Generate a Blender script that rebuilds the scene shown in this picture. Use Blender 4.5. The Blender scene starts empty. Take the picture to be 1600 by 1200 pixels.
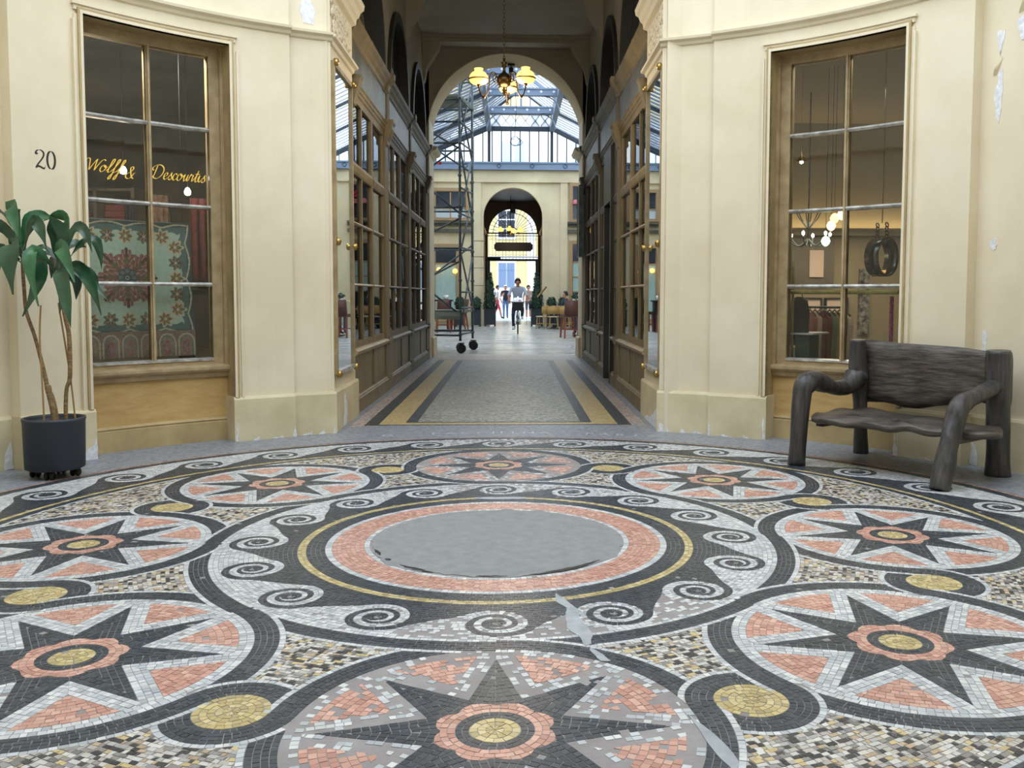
import bpy, bmesh, math, random
import numpy as np
from mathutils import Vector, Matrix
random.seed(7)
rng = np.random.default_rng(11)
S = bpy.context.scene
COL = S.collection
PI = math.pi

# ------------------------------------------------------------------ camera
cam_d = bpy.data.cameras.new('camera')
cam = bpy.data.objects.new('camera', cam_d)
COL.objects.link(cam)
S.camera = cam
F_PX = 1435.5
PITCH, YAW, ROLL = .06334, .04228, .00284
CAM = Vector((.0746, -4.6234, 1.2473))
cp, sp = math.cos(PITCH), math.sin(PITCH)
fw = Vector((math.sin(YAW) * cp, math.cos(YAW) * cp, -sp))
rt = Vector((math.cos(YAW), -math.sin(YAW), 0))
up = rt.cross(fw)
c_, s_ = math.cos(ROLL), math.sin(ROLL)
rt, up = rt * c_ + up * s_, up * c_ - rt * s_
cam.matrix_world = Matrix(((rt.x, up.x, -fw.x, CAM.x), (rt.y, up.y, -fw.y, CAM.y),
                           (rt.z, up.z, -fw.z, CAM.z), (0, 0, 0, 1)))
cam_d.sensor_width = 36
cam_d.lens = 36 * F_PX / 1600
cam_d.shift_x = -61.1 / 1600
cam_d.shift_y = -48.4 / 1600
cam_d.clip_start = .05
cam_d.clip_end = 300

# ------------------------------------------------------------------ sky, light, exposure
W = bpy.data.worlds.new('overcast_sky')
S.world = W
W.use_nodes = True
bg = W.node_tree.nodes['Background']
bg.inputs['Color'].default_value = (.81, .905, 1, 1)
bg.inputs['Strength'].default_value = 1.5
S.view_settings.view_transform = 'Standard'
S.view_settings.look = 'None'
S.view_settings.gamma = 1
S.view_settings.exposure = EXPO = 1.38
S.view_settings.use_curve_mapping = False
S.cycles.max_bounces = 8
S.cycles.diffuse_bounces = 5
S.cycles.glossy_bounces = 4
S.cycles.transmission_bounces = 8
S.cycles.transparent_max_bounces = 16
S.cycles.caustics_reflective = False
S.cycles.caustics_refractive = False
S.cycles.use_denoising = True
S.cycles.sample_clamp_indirect = 6


def lamp(name, kind, loc, power, color=(1, .8, .55), size=.1, rot=(0, 0, 0), sy=None):
    d = bpy.data.lights.new(name, kind)
    d.energy = power
    d.color = color
    if kind == 'AREA':
        d.size = size
        if sy:
            d.shape = 'RECTANGLE'
            d.size_y = sy
    else:
        d.shadow_soft_size = size
    o = bpy.data.objects.new(name, d)
    o.location = loc
    o.rotation_euler = rot
    COL.objects.link(o)
    return o


# ------------------------------------------------------------------ materials
MATS = {}


def srgb(r, g, b):
    f = lambda c: (c / 255 / 12.92) if c <= 10 else ((c / 255 + .055) / 1.055) ** 2.4
    return (f(r), f(g), f(b))


def mat(name, color, rough=.6, metal=0, noise=0, scale=8, bump=0, bscale=40, color2=None, stretch=None,
        emit=None, estr=0, spec=.5, coat=0, detail=6):
    m = bpy.data.materials.new(name)
    m.use_nodes = True
    nt = m.node_tree
    b = nt.nodes['Principled BSDF']
    b.inputs['Base Color'].default_value = (*color, 1)
    b.inputs['Roughness'].default_value = rough
    b.inputs['Metallic'].default_value = metal
    b.inputs['Specular IOR Level'].default_value = spec
    b.inputs['Coat Weight'].default_value = coat
    if emit:
        b.inputs['Emission Color'].default_value = (*emit, 1)
        b.inputs['Emission Strength'].default_value = estr
    if noise or bump:
        tc = nt.nodes.new('ShaderNodeTexCoord')
        mp = nt.nodes.new('ShaderNodeMapping')
        if stretch:
            mp.inputs['Scale'].default_value = stretch
        nt.links.new(tc.outputs['Object'], mp.inputs['Vector'])
    if noise:
        n = nt.nodes.new('ShaderNodeTexNoise')
        n.inputs['Scale'].default_value = scale
        n.inputs['Detail'].default_value = detail
        n.inputs['Roughness'].default_value = .6
        nt.links.new(mp.outputs['Vector'], n.inputs['Vector'])
        r = nt.nodes.new('ShaderNodeValToRGB')
        r.color_ramp.elements[0].position = .36
        r.color_ramp.elements[1].position = .66
        c2 = color2 or tuple(max(0, c * (1 - noise)) for c in color)
        r.color_ramp.elements[0].color = (*c2, 1)
        r.color_ramp.elements[1].color = (*color, 1)
        nt.links.new(n.outputs['Fac'], r.inputs['Fac'])
        nt.links.new(r.outputs['Color'], b.inputs['Base Color'])
    if bump:
        n2 = nt.nodes.new('ShaderNodeTexNoise')
        n2.inputs['Scale'].default_value = bscale
        n2.inputs['Detail'].default_value = 4
        nt.links.new(mp.outputs['Vector'], n2.inputs['Vector'])
        bp = nt.nodes.new('ShaderNodeBump')
        bp.inputs['Strength'].default_value = bump
        bp.inputs['Distance'].default_value = .01
        nt.links.new(n2.outputs['Fac'], bp.inputs['Height'])
        nt.links.new(bp.outputs['Normal'], b.inputs['Normal'])
    MATS[name] = m
    return m


def glass_mat(name, tint=(.96, .98, .97), refl=.12, rough=0, haze=0, haze_col=(.8, .85, .85)):
    """thin window glass: clear with a fresnel reflection (and, for the roof, a dusty diffuse share)"""
    m = bpy.data.materials.new(name)
    m.use_nodes = True
    nt = m.node_tree
    nt.nodes.clear()
    out = nt.nodes.new('ShaderNodeOutputMaterial')
    tr = nt.nodes.new('ShaderNodeBsdfTransparent')
    tr.inputs['Color'].default_value = (*tint, 1)
    gl = nt.nodes.new('ShaderNodeBsdfGlossy')
    gl.inputs['Roughness'].default_value = rough
    lw = nt.nodes.new('ShaderNodeLayerWeight')
    lw.inputs['Blend'].default_value = refl
    mx = nt.nodes.new('ShaderNodeMixShader')
    nt.links.new(lw.outputs['Fresnel'], mx.inputs['Fac'])
    base = tr
    if haze:
        df = nt.nodes.new('ShaderNodeBsdfTranslucent')
        df.inputs['Color'].default_value = (*haze_col, 1)
        m2 = nt.nodes.new('ShaderNodeMixShader')
        m2.inputs['Fac'].default_value = haze
        nt.links.new(tr.outputs[0], m2.inputs[1])
        nt.links.new(df.outputs[0], m2.inputs[2])
        base = m2
    nt.links.new(base.outputs[0], mx.inputs[1])
    nt.links.new(gl.outputs[0], mx.inputs[2])
    nt.links.new(mx.outputs[0], out.inputs['Surface'])
    MATS[name] = m
    return m


def attr_mat(name, rough=.4, spec=.5):
    m = bpy.data.materials.new(name)
    m.use_nodes = True
    nt = m.node_tree
    b = nt.nodes['Principled BSDF']
    a = nt.nodes.new('ShaderNodeAttribute')
    a.attribute_name = 'Col'
    nt.links.new(a.outputs['Color'], b.inputs['Base Color'])
    b.inputs['Roughness'].default_value = rough
    b.inputs['Specular IOR Level'].default_value = spec
    MATS[name] = m
    return m


mat('cream', srgb(228, 218, 195), .55, noise=1, scale=1.1, color2=srgb(215, 203, 176), bump=.06, bscale=9)
mat('cream_dirty', srgb(220, 209, 178), .6, noise=1, scale=2.2, color2=srgb(198, 185, 152), bump=.1, bscale=14)
mat('cream_far', srgb(226, 212, 176), .7, noise=1, scale=.7, color2=srgb(206, 192, 158))
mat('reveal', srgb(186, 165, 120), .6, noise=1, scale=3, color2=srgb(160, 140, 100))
mat('plaster', srgb(236, 238, 242), .8, noise=1, scale=30, color2=srgb(205, 208, 214))
mat('sand_wood', srgb(200, 168, 112), .45, noise=1, scale=5, color2=srgb(184, 150, 94), stretch=(1, 1, 4), bump=.03)
mat('olive_wood', srgb(134, 117, 82), .45, noise=1, scale=4, color2=srgb(108, 93, 64), stretch=(1, 1, .3))
mat('dark_wood', srgb(112, 101, 80), .5, noise=1, scale=4, color2=srgb(88, 78, 62), stretch=(1, 1, .3))
mat('black_door', srgb(40, 35, 30), .4)
mat('muntin', srgb(180, 160, 124), .4, noise=1, scale=7, color2=srgb(150, 130, 96))
mat('bar_light', srgb(205, 205, 200), .3, metal=.2, noise=1, scale=12, color2=srgb(140, 135, 128))
mat('sign_band', srgb(112, 112, 104), .35, noise=1, scale=2.5, color2=srgb(74, 74, 68))
mat('lunette_dark', srgb(44, 44, 42), .5)
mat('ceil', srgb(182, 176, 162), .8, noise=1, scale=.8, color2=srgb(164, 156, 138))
mat('soffit', srgb(206, 186, 148), .7)
mat('mirror', (.82, .86, .86), .015, metal=1)
mat('brass', srgb(180, 150, 90), .3, metal=1)
mat('dark_bronze', srgb(70, 56, 34), .3, metal=.9)
mat('iron', srgb(26, 28, 30), .5, metal=.3)
mat('black_paint', srgb(14, 15, 17), .4)
mat('steel_blue', srgb(128, 144, 166), .5, metal=.2)
mat('steel_dark', srgb(48, 56, 66), .5, metal=.3)
mat('galv', srgb(92, 102, 104), .45, metal=.5, noise=1, scale=9, color2=srgb(64, 73, 75))
mat('rubber', srgb(22, 22, 24), .7)
mat('red_mark', srgb(200, 40, 40), .5)
mat('white_paint', srgb(228, 230, 232), .5)
mat('pot', srgb(46, 52, 62), .55, bump=.04, bscale=150)
mat('soil', srgb(48, 38, 28), .95, noise=.5, scale=40, bump=.6, bscale=60)
mat('cane', srgb(150, 124, 84), .7, noise=1, scale=26, color2=srgb(104, 82, 54), stretch=(1, 1, 3), bump=.4, bscale=70)
mat('stake', srgb(150, 122, 74), .6)
mat('leaf', srgb(40, 86, 58), .3, noise=1, scale=6, color2=srgb(24, 58, 38), spec=.7)
mat('leaf_pale', srgb(64, 120, 78), .33, noise=1, scale=6, color2=srgb(38, 86, 56), spec=.6)
mat('box_leaf', srgb(34, 66, 44), .6, noise=1, scale=14, color2=srgb(18, 40, 26))
mat('planter_box', srgb(30, 40, 46), .5)
mat('bench_wood', srgb(80, 77, 77), .4, noise=1, scale=5, color2=srgb(38, 37, 40), stretch=(5, 5, .7), bump=.35, bscale=16)
mat('bench_plank', srgb(98, 89, 81), .45, noise=1, scale=5, color2=srgb(48, 46, 45), stretch=(1.2, 1.2, 9), bump=.35, bscale=11)
mat('bench_raw', srgb(150, 124, 96), .6, noise=1, scale=5, color2=srgb(110, 92, 72))
mat('skin', srgb(198, 140, 112), .5)
mat('skin_dark', srgb(150, 98, 74), .5)
mat('hair', srgb(40, 30, 24), .7)
mat('hair_white', srgb(228, 222, 212), .7)
mat('grey_shirt', srgb(158, 166, 182), .8)
mat('denim', srgb(58, 84, 120), .8, noise=.4, scale=9)
mat('denim_dark', srgb(34, 50, 78), .8, noise=.4, scale=9)
mat('denim_pale', srgb(96, 132, 182), .8, noise=.3, scale=9)
mat('navy_cloth', srgb(32, 40, 62), .8)
mat('white_cloth', srgb(232, 232, 236), .8)
mat('red_cloth', srgb(214, 62, 84), .8)
mat('floral', srgb(206, 190, 176), .8, noise=1, scale=18, color2=srgb(150, 110, 100))
mat('shorts_grey', srgb(74, 80, 90), .8)
mat('brown_leather', srgb(92, 56, 46), .55, noise=.3, scale=6)
mat('red_wood', srgb(126, 62, 42), .45)
mat('rattan', srgb(196, 160, 96), .55, noise=1, scale=60, color2=srgb(150, 112, 58))
mat('rattan_cream', srgb(222, 208, 176), .6, noise=1, scale=70, color2=srgb(180, 150, 104))
mat('board_old', srgb(118, 122, 112), .8, noise=1, scale=4, color2=srgb(86, 92, 84), stretch=(.3, 4, 4))
mat('brown_frame', srgb(168, 138, 100), .6)
mat('slate_ledge', srgb(98, 96, 82), .6, noise=.5, scale=4)
mat('pale_curtain', srgb(178, 206, 200), .8, noise=.25, scale=16, stretch=(8, 8, .2))
mat('blind', srgb(196, 208, 214), .8)
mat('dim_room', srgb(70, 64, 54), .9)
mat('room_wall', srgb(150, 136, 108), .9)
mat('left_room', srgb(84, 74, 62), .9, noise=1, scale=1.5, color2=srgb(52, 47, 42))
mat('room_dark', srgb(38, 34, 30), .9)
mat('shade_glass', srgb(255, 200, 110), .3, emit=(1, .55, .13), estr=.75)
mat('bulb', (1, .9, .7), .3, emit=(1, .8, .5), estr=9)
mat('bulb_white', (1, .95, .85), .3, emit=(1, .9, .75), estr=9)
mat('street_wall', srgb(226, 206, 150), .8, noise=.08, scale=.4)
mat('street_white', srgb(222, 222, 220), .8)
mat('shutter', srgb(108, 132, 168), .6)
mat('pale_pane', srgb(170, 186, 204), .4)
mat('pane_dark', srgb(38, 46, 58), .15)
mat('pavement', srgb(170, 178, 186), .8, noise=.12, scale=2)
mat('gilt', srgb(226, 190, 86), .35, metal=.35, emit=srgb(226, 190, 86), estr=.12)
mat('ink', srgb(38, 36, 30), .6)
mat('red_flower', srgb(226, 44, 64), .6)
mat('pink_shade', srgb(206, 120, 128), .7)
mat('rope_pink', srgb(206, 70, 140), .7, noise=1, scale=60, color2=srgb(110, 30, 70))
mat('bamboo', srgb(196, 190, 110), .5, noise=1, scale=18, color2=srgb(160, 150, 80))
mat('hoop_black', srgb(24, 27, 30), .18, coat=.5)
mat('cloth_black', srgb(24, 26, 32), .9)
mat('cloth_rose', srgb(178, 120, 110), .9)
mat('cloth_wine', srgb(120, 56, 56), .9)
mat('cloth_pale', srgb(214, 190, 170), .9)
mat('cloth_green', srgb(120, 132, 100), .9)
mat('cloth_straw', srgb(176, 156, 104), .9)
mat('teal_cloth', srgb(52, 90, 86), .9)
glass_mat('glass', (.9, .92, .92), refl=.22)
glass_mat('glass_shop', (.95, .97, .96), refl=.3)
glass_mat('glass_gable', (.97, .98, 1), refl=.08)
glass_mat('glass_roof', (.88, .94, 1), refl=.12, haze=.25, haze_col=(.9, .95, 1))


# ------------------------------------------------------------------ mesh helpers
class MB:
    """collects shapes; build() links them as ONE mesh object"""

    def __init__(self):
        self.v, self.f, self.m, self.sm = [], [], [], []
        self.mi = 0
        self.smooth = False

    def add(self, vs, fs, smooth=None):
        o = len(self.v)
        self.v += [tuple(p) for p in vs]
        for f in fs:
            self.f.append([i + o for i in f])
            self.m.append(self.mi)
            self.sm.append(self.smooth if smooth is None else smooth)

    def box(self, x0, x1, y0, y1, z0, z1):
        self.add([(x0, y0, z0), (x1, y0, z0), (x1, y1, z0), (x0, y1, z0), (x0, y0, z1), (x1, y0, z1), (x1, y1, z1), (x0, y1, z1)],
                 [(3, 2, 1, 0), (4, 5, 6, 7), (0, 1, 5, 4), (1, 2, 6, 5), (2, 3, 7, 6), (3, 0, 4, 7)], False)
        return self

    def cbox(self, c, d, rz=0):
        """box centred at c with size d, turned by rz"""
        cx, cy, cz = c
        dx, dy, dz = d[0] / 2, d[1] / 2, d[2] / 2
        co, si = math.cos(rz), math.sin(rz)
        vs = []
        for sz in (-1, 1):
            for a, b in ((-1, -1), (1, -1), (1, 1), (-1, 1)):
                x, y = a * dx, b * dy
                vs.append((cx + x * co - y * si, cy + x * si + y * co, cz + sz * dz))
        self.add(vs, [(3, 2, 1, 0), (4, 5, 6, 7), (0, 1, 5, 4), (1, 2, 6, 5), (2, 3, 7, 6), (3, 0, 4, 7)], False)
        return self

    def bar(self, a, b, w, h=None, upv=(0, 0, 1)):
        """square bar from a to b"""
        h = h or w
        a, b = Vector(a), Vector(b)
        d = (b - a).normalized()
        u = Vector(upv)
        if abs(d.dot(u)) > .98:
            u = Vector((1, 0, 0))
        s = d.cross(u).normalized() * w / 2
        t = s.cross(d).normalized() * h / 2
        vs = [a - s - t, a + s - t, a + s + t, a - s + t, b - s - t, b + s - t, b + s + t, b - s + t]
        self.add(vs, [(3, 2, 1, 0), (4, 5, 6, 7), (0, 1, 5, 4), (1, 2, 6, 5), (2, 3, 7, 6), (3, 0, 4, 7)], False)
        return self

    def tube(self, pts, r, n=8, caps=True, closed=False):
        """round tube along pts, r a number or one per point"""
        pts = [Vector(p) for p in pts]
        k = len(pts)
        rs = r if isinstance(r, (list, tuple)) else [r] * k
        d0 = (pts[1] - pts[0]).normalized()
        u = Vector((0, 0, 1)) if abs(d0.z) < .9 else Vector((1, 0, 0))
        s = d0.cross(u).normalized()
        vs = []
        for i, p in enumerate(pts):
            if closed:
                d = (pts[(i + 1) % k] - pts[i - 1]).normalized()
            else:
                d = (pts[min(i + 1, k - 1)] - pts[max(i - 1, 0)]).normalized()
            s = (s - d * s.dot(d)).normalized()
            t = d.cross(s)
            for j in range(n):
                a = 2 * PI * j / n
                vs.append(p + (s * math.cos(a) + t * math.sin(a)) * rs[i])
        fs = []
        for i in range(k if closed else k - 1):
            i2 = (i + 1) % k
            for j in range(n):
                fs.append((i * n + j, i * n + (j + 1) % n, i2 * n + (j + 1) % n, i2 * n + j))
        self.add(vs, fs, True)
        if caps and not closed:
            o = len(self.v) - len(vs)
            self.f += [[o + j for j in range(n)][::-1], [o + (k - 1) * n + j for j in range(n)]]
            self.m += [self.mi] * 2
            self.sm += [False] * 2
        return self

    def lathe(self, prof, c=(0, 0, 0), n=24, a0=0, a1=2 * PI, axis='z'):
        """prof: list of (r, z)"""
        full = abs(a1 - a0 - 2 * PI) < 1e-6
        k = n if full else n + 1
        vs = []
        for r, z in prof:
            for j in range(k):
                a = a0 + (a1 - a0) * j / n
                p = (r * math.cos(a), r * math.sin(a), z)
                if axis == 'y':
                    p = (p[0], p[2], p[1])
                elif axis == 'x':
                    p = (p[2], p[0], p[1])
                vs.append((c[0] + p[0], c[1] + p[1], c[2] + p[2]))
        fs = []
        for i in range(len(prof) - 1):
            for j in range(n):
                j2 = (j + 1) % k
                fs.append((i * k + j, i * k + j2, (i + 1) * k + j2, (i + 1) * k + j))
        self.add(vs, fs, True)
        return self

    def prism(self, poly, fr, th):
        """poly: 2-D outline; fr(a, b, t) -> 3-D point for t = 0 (front) and th (back)"""
        n = len(poly)
        vs = [fr(a, b, 0) for a, b in poly] + [fr(a, b, th) for a, b in poly]
        fs = [list(range(n)), list(range(2 * n - 1, n - 1, -1))]
        fs += [[i + n, (i + 1) % n + n, (i + 1) % n, i] for i in range(n)]
        self.add(vs, fs, False)
        return self

    def arcbox(self, a0, a1, z0, z1, r0, r1, n=None):
        """curved box between two radii and two angles (degrees) about the hall's centre"""
        n = n or max(1, int(abs(a1 - a0) / 2.2))
        vs = []
        for i in range(n + 1):
            a = math.radians(a0 + (a1 - a0) * i / n)
            c, s = math.cos(a), math.sin(a)
            vs += [(r0 * c, r0 * s, z0), (r0 * c, r0 * s, z1), (r1 * c, r1 * s, z1), (r1 * c, r1 * s, z0)]
        fs = []
        for i in range(n):
            o, p = 4 * i, 4 * i + 4
            for j in range(4):
                k = (j + 1) % 4
                fs.append((o + j, o + k, p + k, p + j))
        fs += [(3, 2, 1, 0), (4 * n, 4 * n + 1, 4 * n + 2, 4 * n + 3)]
        self.add(vs, fs, False)
        return self

    def arcsweep(self, a0, a1, prof, n=None):
        """closed (r, z) profile swept round the hall's centre"""
        n = n or max(1, int(abs(a1 - a0) / 2.2))
        k = len(prof)
        vs = []
        for i in range(n + 1):
            a = math.radians(a0 + (a1 - a0) * i / n)
            vs += [(r * math.cos(a), r * math.sin(a), z) for r, z in prof]
        fs = []
        for i in range(n):
            for j in range(k):
                j2 = (j + 1) % k
                fs.append((i * k + j, i * k + j2, (i + 1) * k + j2, (i + 1) * k + j))
        fs += [tuple(range(k))[::-1], tuple(range(n * k, n * k + k))]
        self.add(vs, fs, False)
        return self

    def build(self, name, mats, parent=None, loc=None, fix=True):
        me = bpy.data.meshes.new(name)
        me.from_pydata(self.v, [], self.f)
        if not isinstance(mats, (list, tuple)):
            mats = [mats]
        for m in mats:
            me.materials.append(MATS[m] if isinstance(m, str) else m)
        me.polygons.foreach_set('material_index', self.m)
        me.polygons.foreach_set('use_smooth', self.sm)
        if fix:
            b = bmesh.new()
            b.from_mesh(me)
            bmesh.ops.recalc_face_normals(b, faces=b.faces)
            b.to_mesh(me)
            b.free()
        o = bpy.data.objects.new(name, me)
        COL.objects.link(o)
        if parent:
            o.parent = parent
            o.matrix_parent_inverse = parent.matrix_basis.inverted()
        if loc:
            o.location = loc
        return o


def tag(o, label=None, cat=None, group=None, kind=None):
    for k, v in (('label', label), ('category', cat), ('group', group), ('kind', kind)):
        if v:
            o[k] = v
    return o


def empty(name, loc=(0, 0, 0), rz=0, label=None, cat=None, group=None, kind=None):
    o = bpy.data.objects.new(name, None)
    o.empty_display_size = .1
    o.location = loc
    o.rotation_euler = (0, 0, rz)
    COL.objects.link(o)
    return tag(o, label, cat, group, kind)


def part(mb, name, m, parent):
    """a part modelled in its thing's own coordinates"""
    o = mb.build(name, m)
    o.parent = parent
    return o


def copy_tree(o, parent=None):
    c = o.copy()
    COL.objects.link(c)
    if parent:
        c.parent = parent
    for ch in list(o.children):
        copy_tree(ch, c)
    return c


def pol(r, a, z=0):
    a = math.radians(a)
    return (r * math.cos(a), r * math.sin(a), z)


def ragged(pts, amp, sub=4):
    """roughen an outline"""
    out = []
    n = len(pts)
    for i in range(n):
        a, b = pts[i], pts[(i + 1) % n]
        for k in range(sub):
            t = k / sub
            out.append((a[0] + (b[0] - a[0]) * t + random.uniform(-amp, amp), a[1] + (b[1] - a[1]) * t + random.uniform(-amp, amp)))
    return out
# ================================================================== the mosaic floor
XL, XR = -1.56, 1.46          # the passage's two sides
ROT = .7                      # the pattern's turn against the passage axis
TH = .0013                    # how far the tesserae stand out of the mortar
BLACK, WHITE, PINK, GOLD, MIX = range(5)
T_POLY, T_CLS = [], []


def clip1(poly, s):
    out = []
    n = len(poly)
    for i in range(n):
        j = (i + 1) % n
        a, b = s[i], s[j]
        if a <= 0:
            out.append(poly[i])
        if (a <= 0) != (b <= 0):
            t = a / (a - b)
            out.append((poly[i][0] + t * (poly[j][0] - poly[i][0]), poly[i][1] + t * (poly[j][1] - poly[i][1])))
    return out


def area2(p):
    return sum(p[i][0] * p[(i + 1) % len(p)][1] - p[(i + 1) % len(p)][0] * p[i][1] for i in range(len(p)))


def emit(quads, cls, *sdfs, sink=None):
    """quads (N,4,2); keeps what lies at or below 0 of every distance function"""
    P, Cc = sink if sink is not None else (T_POLY, T_CLS)
    keep = np.ones(len(quads), bool)
    vals = []
    for f in sdfs:
        s = f(quads.reshape(-1, 2)).reshape(-1, 4)
        keep &= ~(s > 0).all(1)
        vals.append(s)
    for i in np.nonzero(keep)[0]:
        poly = [tuple(p) for p in quads[i]]
        for k, f in enumerate(sdfs):
            s = vals[k][i]
            if (s <= 0).all():
                continue
            if len(poly) != 4 or not all(poly[j] == tuple(quads[i][j]) for j in range(4)):
                s = f(np.array(poly))
            poly = clip1(poly, s)
            if len(poly) < 3:
                break
        if len(poly) < 3:
            continue
        a = area2(poly)
        if abs(a) < 6e-5:
            continue
        P.append(poly if a > 0 else poly[::-1])
        Cc.append(cls)


GAP = .0023


def strip(f, u0, u1, t0, t1, n, jit=.12):
    """one row of n pieces: f(u, t) -> xy"""
    e = np.linspace(u0, u1, n + 1)
    w = (u1 - u0) / n
    e[1:-1] += rng.uniform(-jit, jit, n - 1) * w
    um = (e[:-1] + e[1:]) / 2
    p0 = f(um, np.full(n, t0))
    p1 = f(um, np.full(n, t1))
    pl = f(e[:-1], np.full(n, (t0 + t1) / 2))
    pr = f(e[1:], np.full(n, (t0 + t1) / 2))
    h = np.linalg.norm(p1 - p0, axis=1)
    l = np.linalg.norm(pr - pl, axis=1)
    gu = np.sign(w) * abs(w) * np.minimum(GAP / 2 / np.maximum(l, 1e-4), .3)
    gt = (t1 - t0) * np.minimum(GAP / 2 / np.maximum(h, 1e-4), .3)
    A, B = e[:-1] + gu, e[1:] - gu
    sk = rng.uniform(-.09, .09, n) * (B - A)
    q = np.stack([f(A, t0 + gt), f(B, t0 + gt), f(B + sk, t1 - gt), f(A + sk, t1 - gt)], 1)
    return q


def polar(cx, cy):
    return lambda u, t: np.stack([cx + t * np.cos(u), cy + t * np.sin(u)], -1)


def ring(cx, cy, r0, r1, rows, cls, *sdfs, a0=0, a1=360, ln=.024, sink=None):
    rr = np.linspace(r0, r1, rows + 1)
    for i in range(rows):
        n = max(11, int(round(math.radians(a1 - a0) * (rr[i] + rr[i + 1]) / 2 / ln)))
        off = rng.uniform(0, math.radians(360 / n)) if a1 - a0 == 360 else 0
        emit(strip(polar(cx, cy), math.radians(a0) + off, math.radians(a1) + off, rr[i], rr[i + 1], n), cls, *sdfs, sink=sink)


def disk(cx, cy, r):
    return lambda p: np.hypot(p[:, 0] - cx, p[:, 1] - cy) - r


def out_disk(cx, cy, r):
    return lambda p: r - np.hypot(p[:, 0] - cx, p[:, 1] - cy)


def not_both(f, g):
    """outside the overlap of f and g"""
    return lambda p: -np.maximum(f(p), g(p))


def half(px, py, nx, ny):
    """negative on the far side from (nx, ny)"""
    return lambda p: (p[:, 0] - px) * nx + (p[:, 1] - py) * ny


# ---- one eighth of the pattern, the medallion on the +x axis
RM = 2.058
rg0, rg1, rgw = .598, .686, .708          # medallion band and its white edge
dg, db, dw = .115, .204, .226             # gold disc, its band, its white edge
D1 = (RM * math.cos(PI / 8), RM * math.sin(PI / 8))
D2 = (D1[0], -D1[1])
M1 = (RM, 0.)
M2 = (RM * math.cos(PI / 4), RM * math.sin(PI / 4))
M0 = (M2[0], -M2[1])
sec = ([], [])


def axis(a, b):
    """half-plane function, negative on the hall-centre side of the line a-b"""
    dx, dy = b[0] - a[0], b[1] - a[1]
    l = math.hypot(dx, dy)
    nx, ny = -dy / l, dx / l
    if (0 - a[0]) * nx + (0 - a[1]) * ny > 0:
        nx, ny = -nx, -ny
    return half(a[0], a[1], nx, ny)


neg = lambda f: (lambda p: -f(p))
axA = axis(M1, D1)
axB = axis(M1, D2)
axC = axis(D1, M2)
low = half(0, 0, 0, 1)            # y < 0
# medallion band: gives way to the disc band where that runs over it, and to the circle band
giveway = [not_both(disk(*D1, dw), axA), not_both(disk(*D2, dw), neg(axB)),
           not_both(disk(0, 0, 1.49), low), disk(0, 0, 2.706)]
ring(*M1, rg0, rg1, 4, BLACK, *giveway, sink=sec)
ring(*M1, rg1, rgw, 1, WHITE, *giveway[:3], disk(0, 0, 2.686),
     not_both(disk(*D1, db), axA), not_both(disk(*D2, db), neg(axB)), not_both(disk(0, 0, 1.468), low), sink=sec)
# gold disc and its band
ring(*D1, .004, dg, 5, GOLD, sink=sec)
gd = [not_both(disk(*M1, rgw), neg(axA)), not_both(disk(*M2, rgw), axC), out_disk(*M1, rg0), out_disk(*M2, rg0)]
ring(*D1, dg, db, 4, BLACK, *gd, ln=.022, sink=sec)
ring(*D1, db, dw, 1, WHITE, *gd, ln=.022, sink=sec)
# circle band round the scrolls: runs under the medallion band on its later side
cut = [not_both(disk(*M1, rgw), neg(low)), not_both(disk(*M2, rgw), half(0, 0, -math.sin(PI / 4), math.cos(PI / 4)) and neg(half(0, 0, -math.sin(PI / 4), math.cos(PI / 4))))]
half_a = lambda p: p[:, 1] * math.cos(PI / 8) - p[:, 0] * math.sin(PI / 8)      # below the ray at +22.5 deg
for r0, r1, rows, c in ((1.363, 1.385, 1, WHITE), (1.385, 1.468, 4, BLACK), (1.468, 1.49, 1, WHITE)):
    ring(0, 0, r0, r1, rows, c, *([] if r0 < 1.37 else [cut[0]]), a0=-22.5, a1=22.5, sink=sec)
# outer lines
ring(0, 0, 2.686, 2.706, 1, WHITE, out_disk(*M1, rg1), a0=-22.5, a1=22.5, sink=sec)
ring(0, 0, 2.706, 2.760, 3, BLACK, a0=-22.5, a1=22.5, sink=sec)
ring(0, 0, 2.760, 2.792, 1, GOLD, a0=-22.5, a1=22.5, ln=.03, sink=sec)
# pebbly ground
nrow = 64
rr = np.linspace(1.49, 2.686, nrow + 1)
for i in range(nrow):
    n = int(math.radians(45) * rr[i] / .0205)
    q = strip(polar(0, 0), math.radians(-22.5), math.radians(22.5), rr[i], rr[i + 1], n, jit=.42)
    q += rng.uniform(-.0022, .0022, q.shape)
    emit(q, MIX, out_disk(*M1, rgw), out_disk(*D1, dw), out_disk(*D2, dw), out_disk(*M0, rgw), out_disk(*M2, rgw), sink=sec)

# ---- medallion: gold heart, dark ring, rosette, eight-pointed star, rose wedges
mx, my = M1
ring(mx, my, .003, .075, 3, GOLD, ln=.028, sink=sec)
ring(mx, my, .075, .115, 2, BLACK, sink=sec)


def petals(p):
    x, y = p[:, 0] - mx, p[:, 1] - my
    a = np.arctan2(y, x)
    k = np.round((a - PI / 8) / (PI / 4)) * (PI / 4) + PI / 8
    return np.hypot(x - .115 * np.cos(k), y - .115 * np.sin(k)) - .0655


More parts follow.
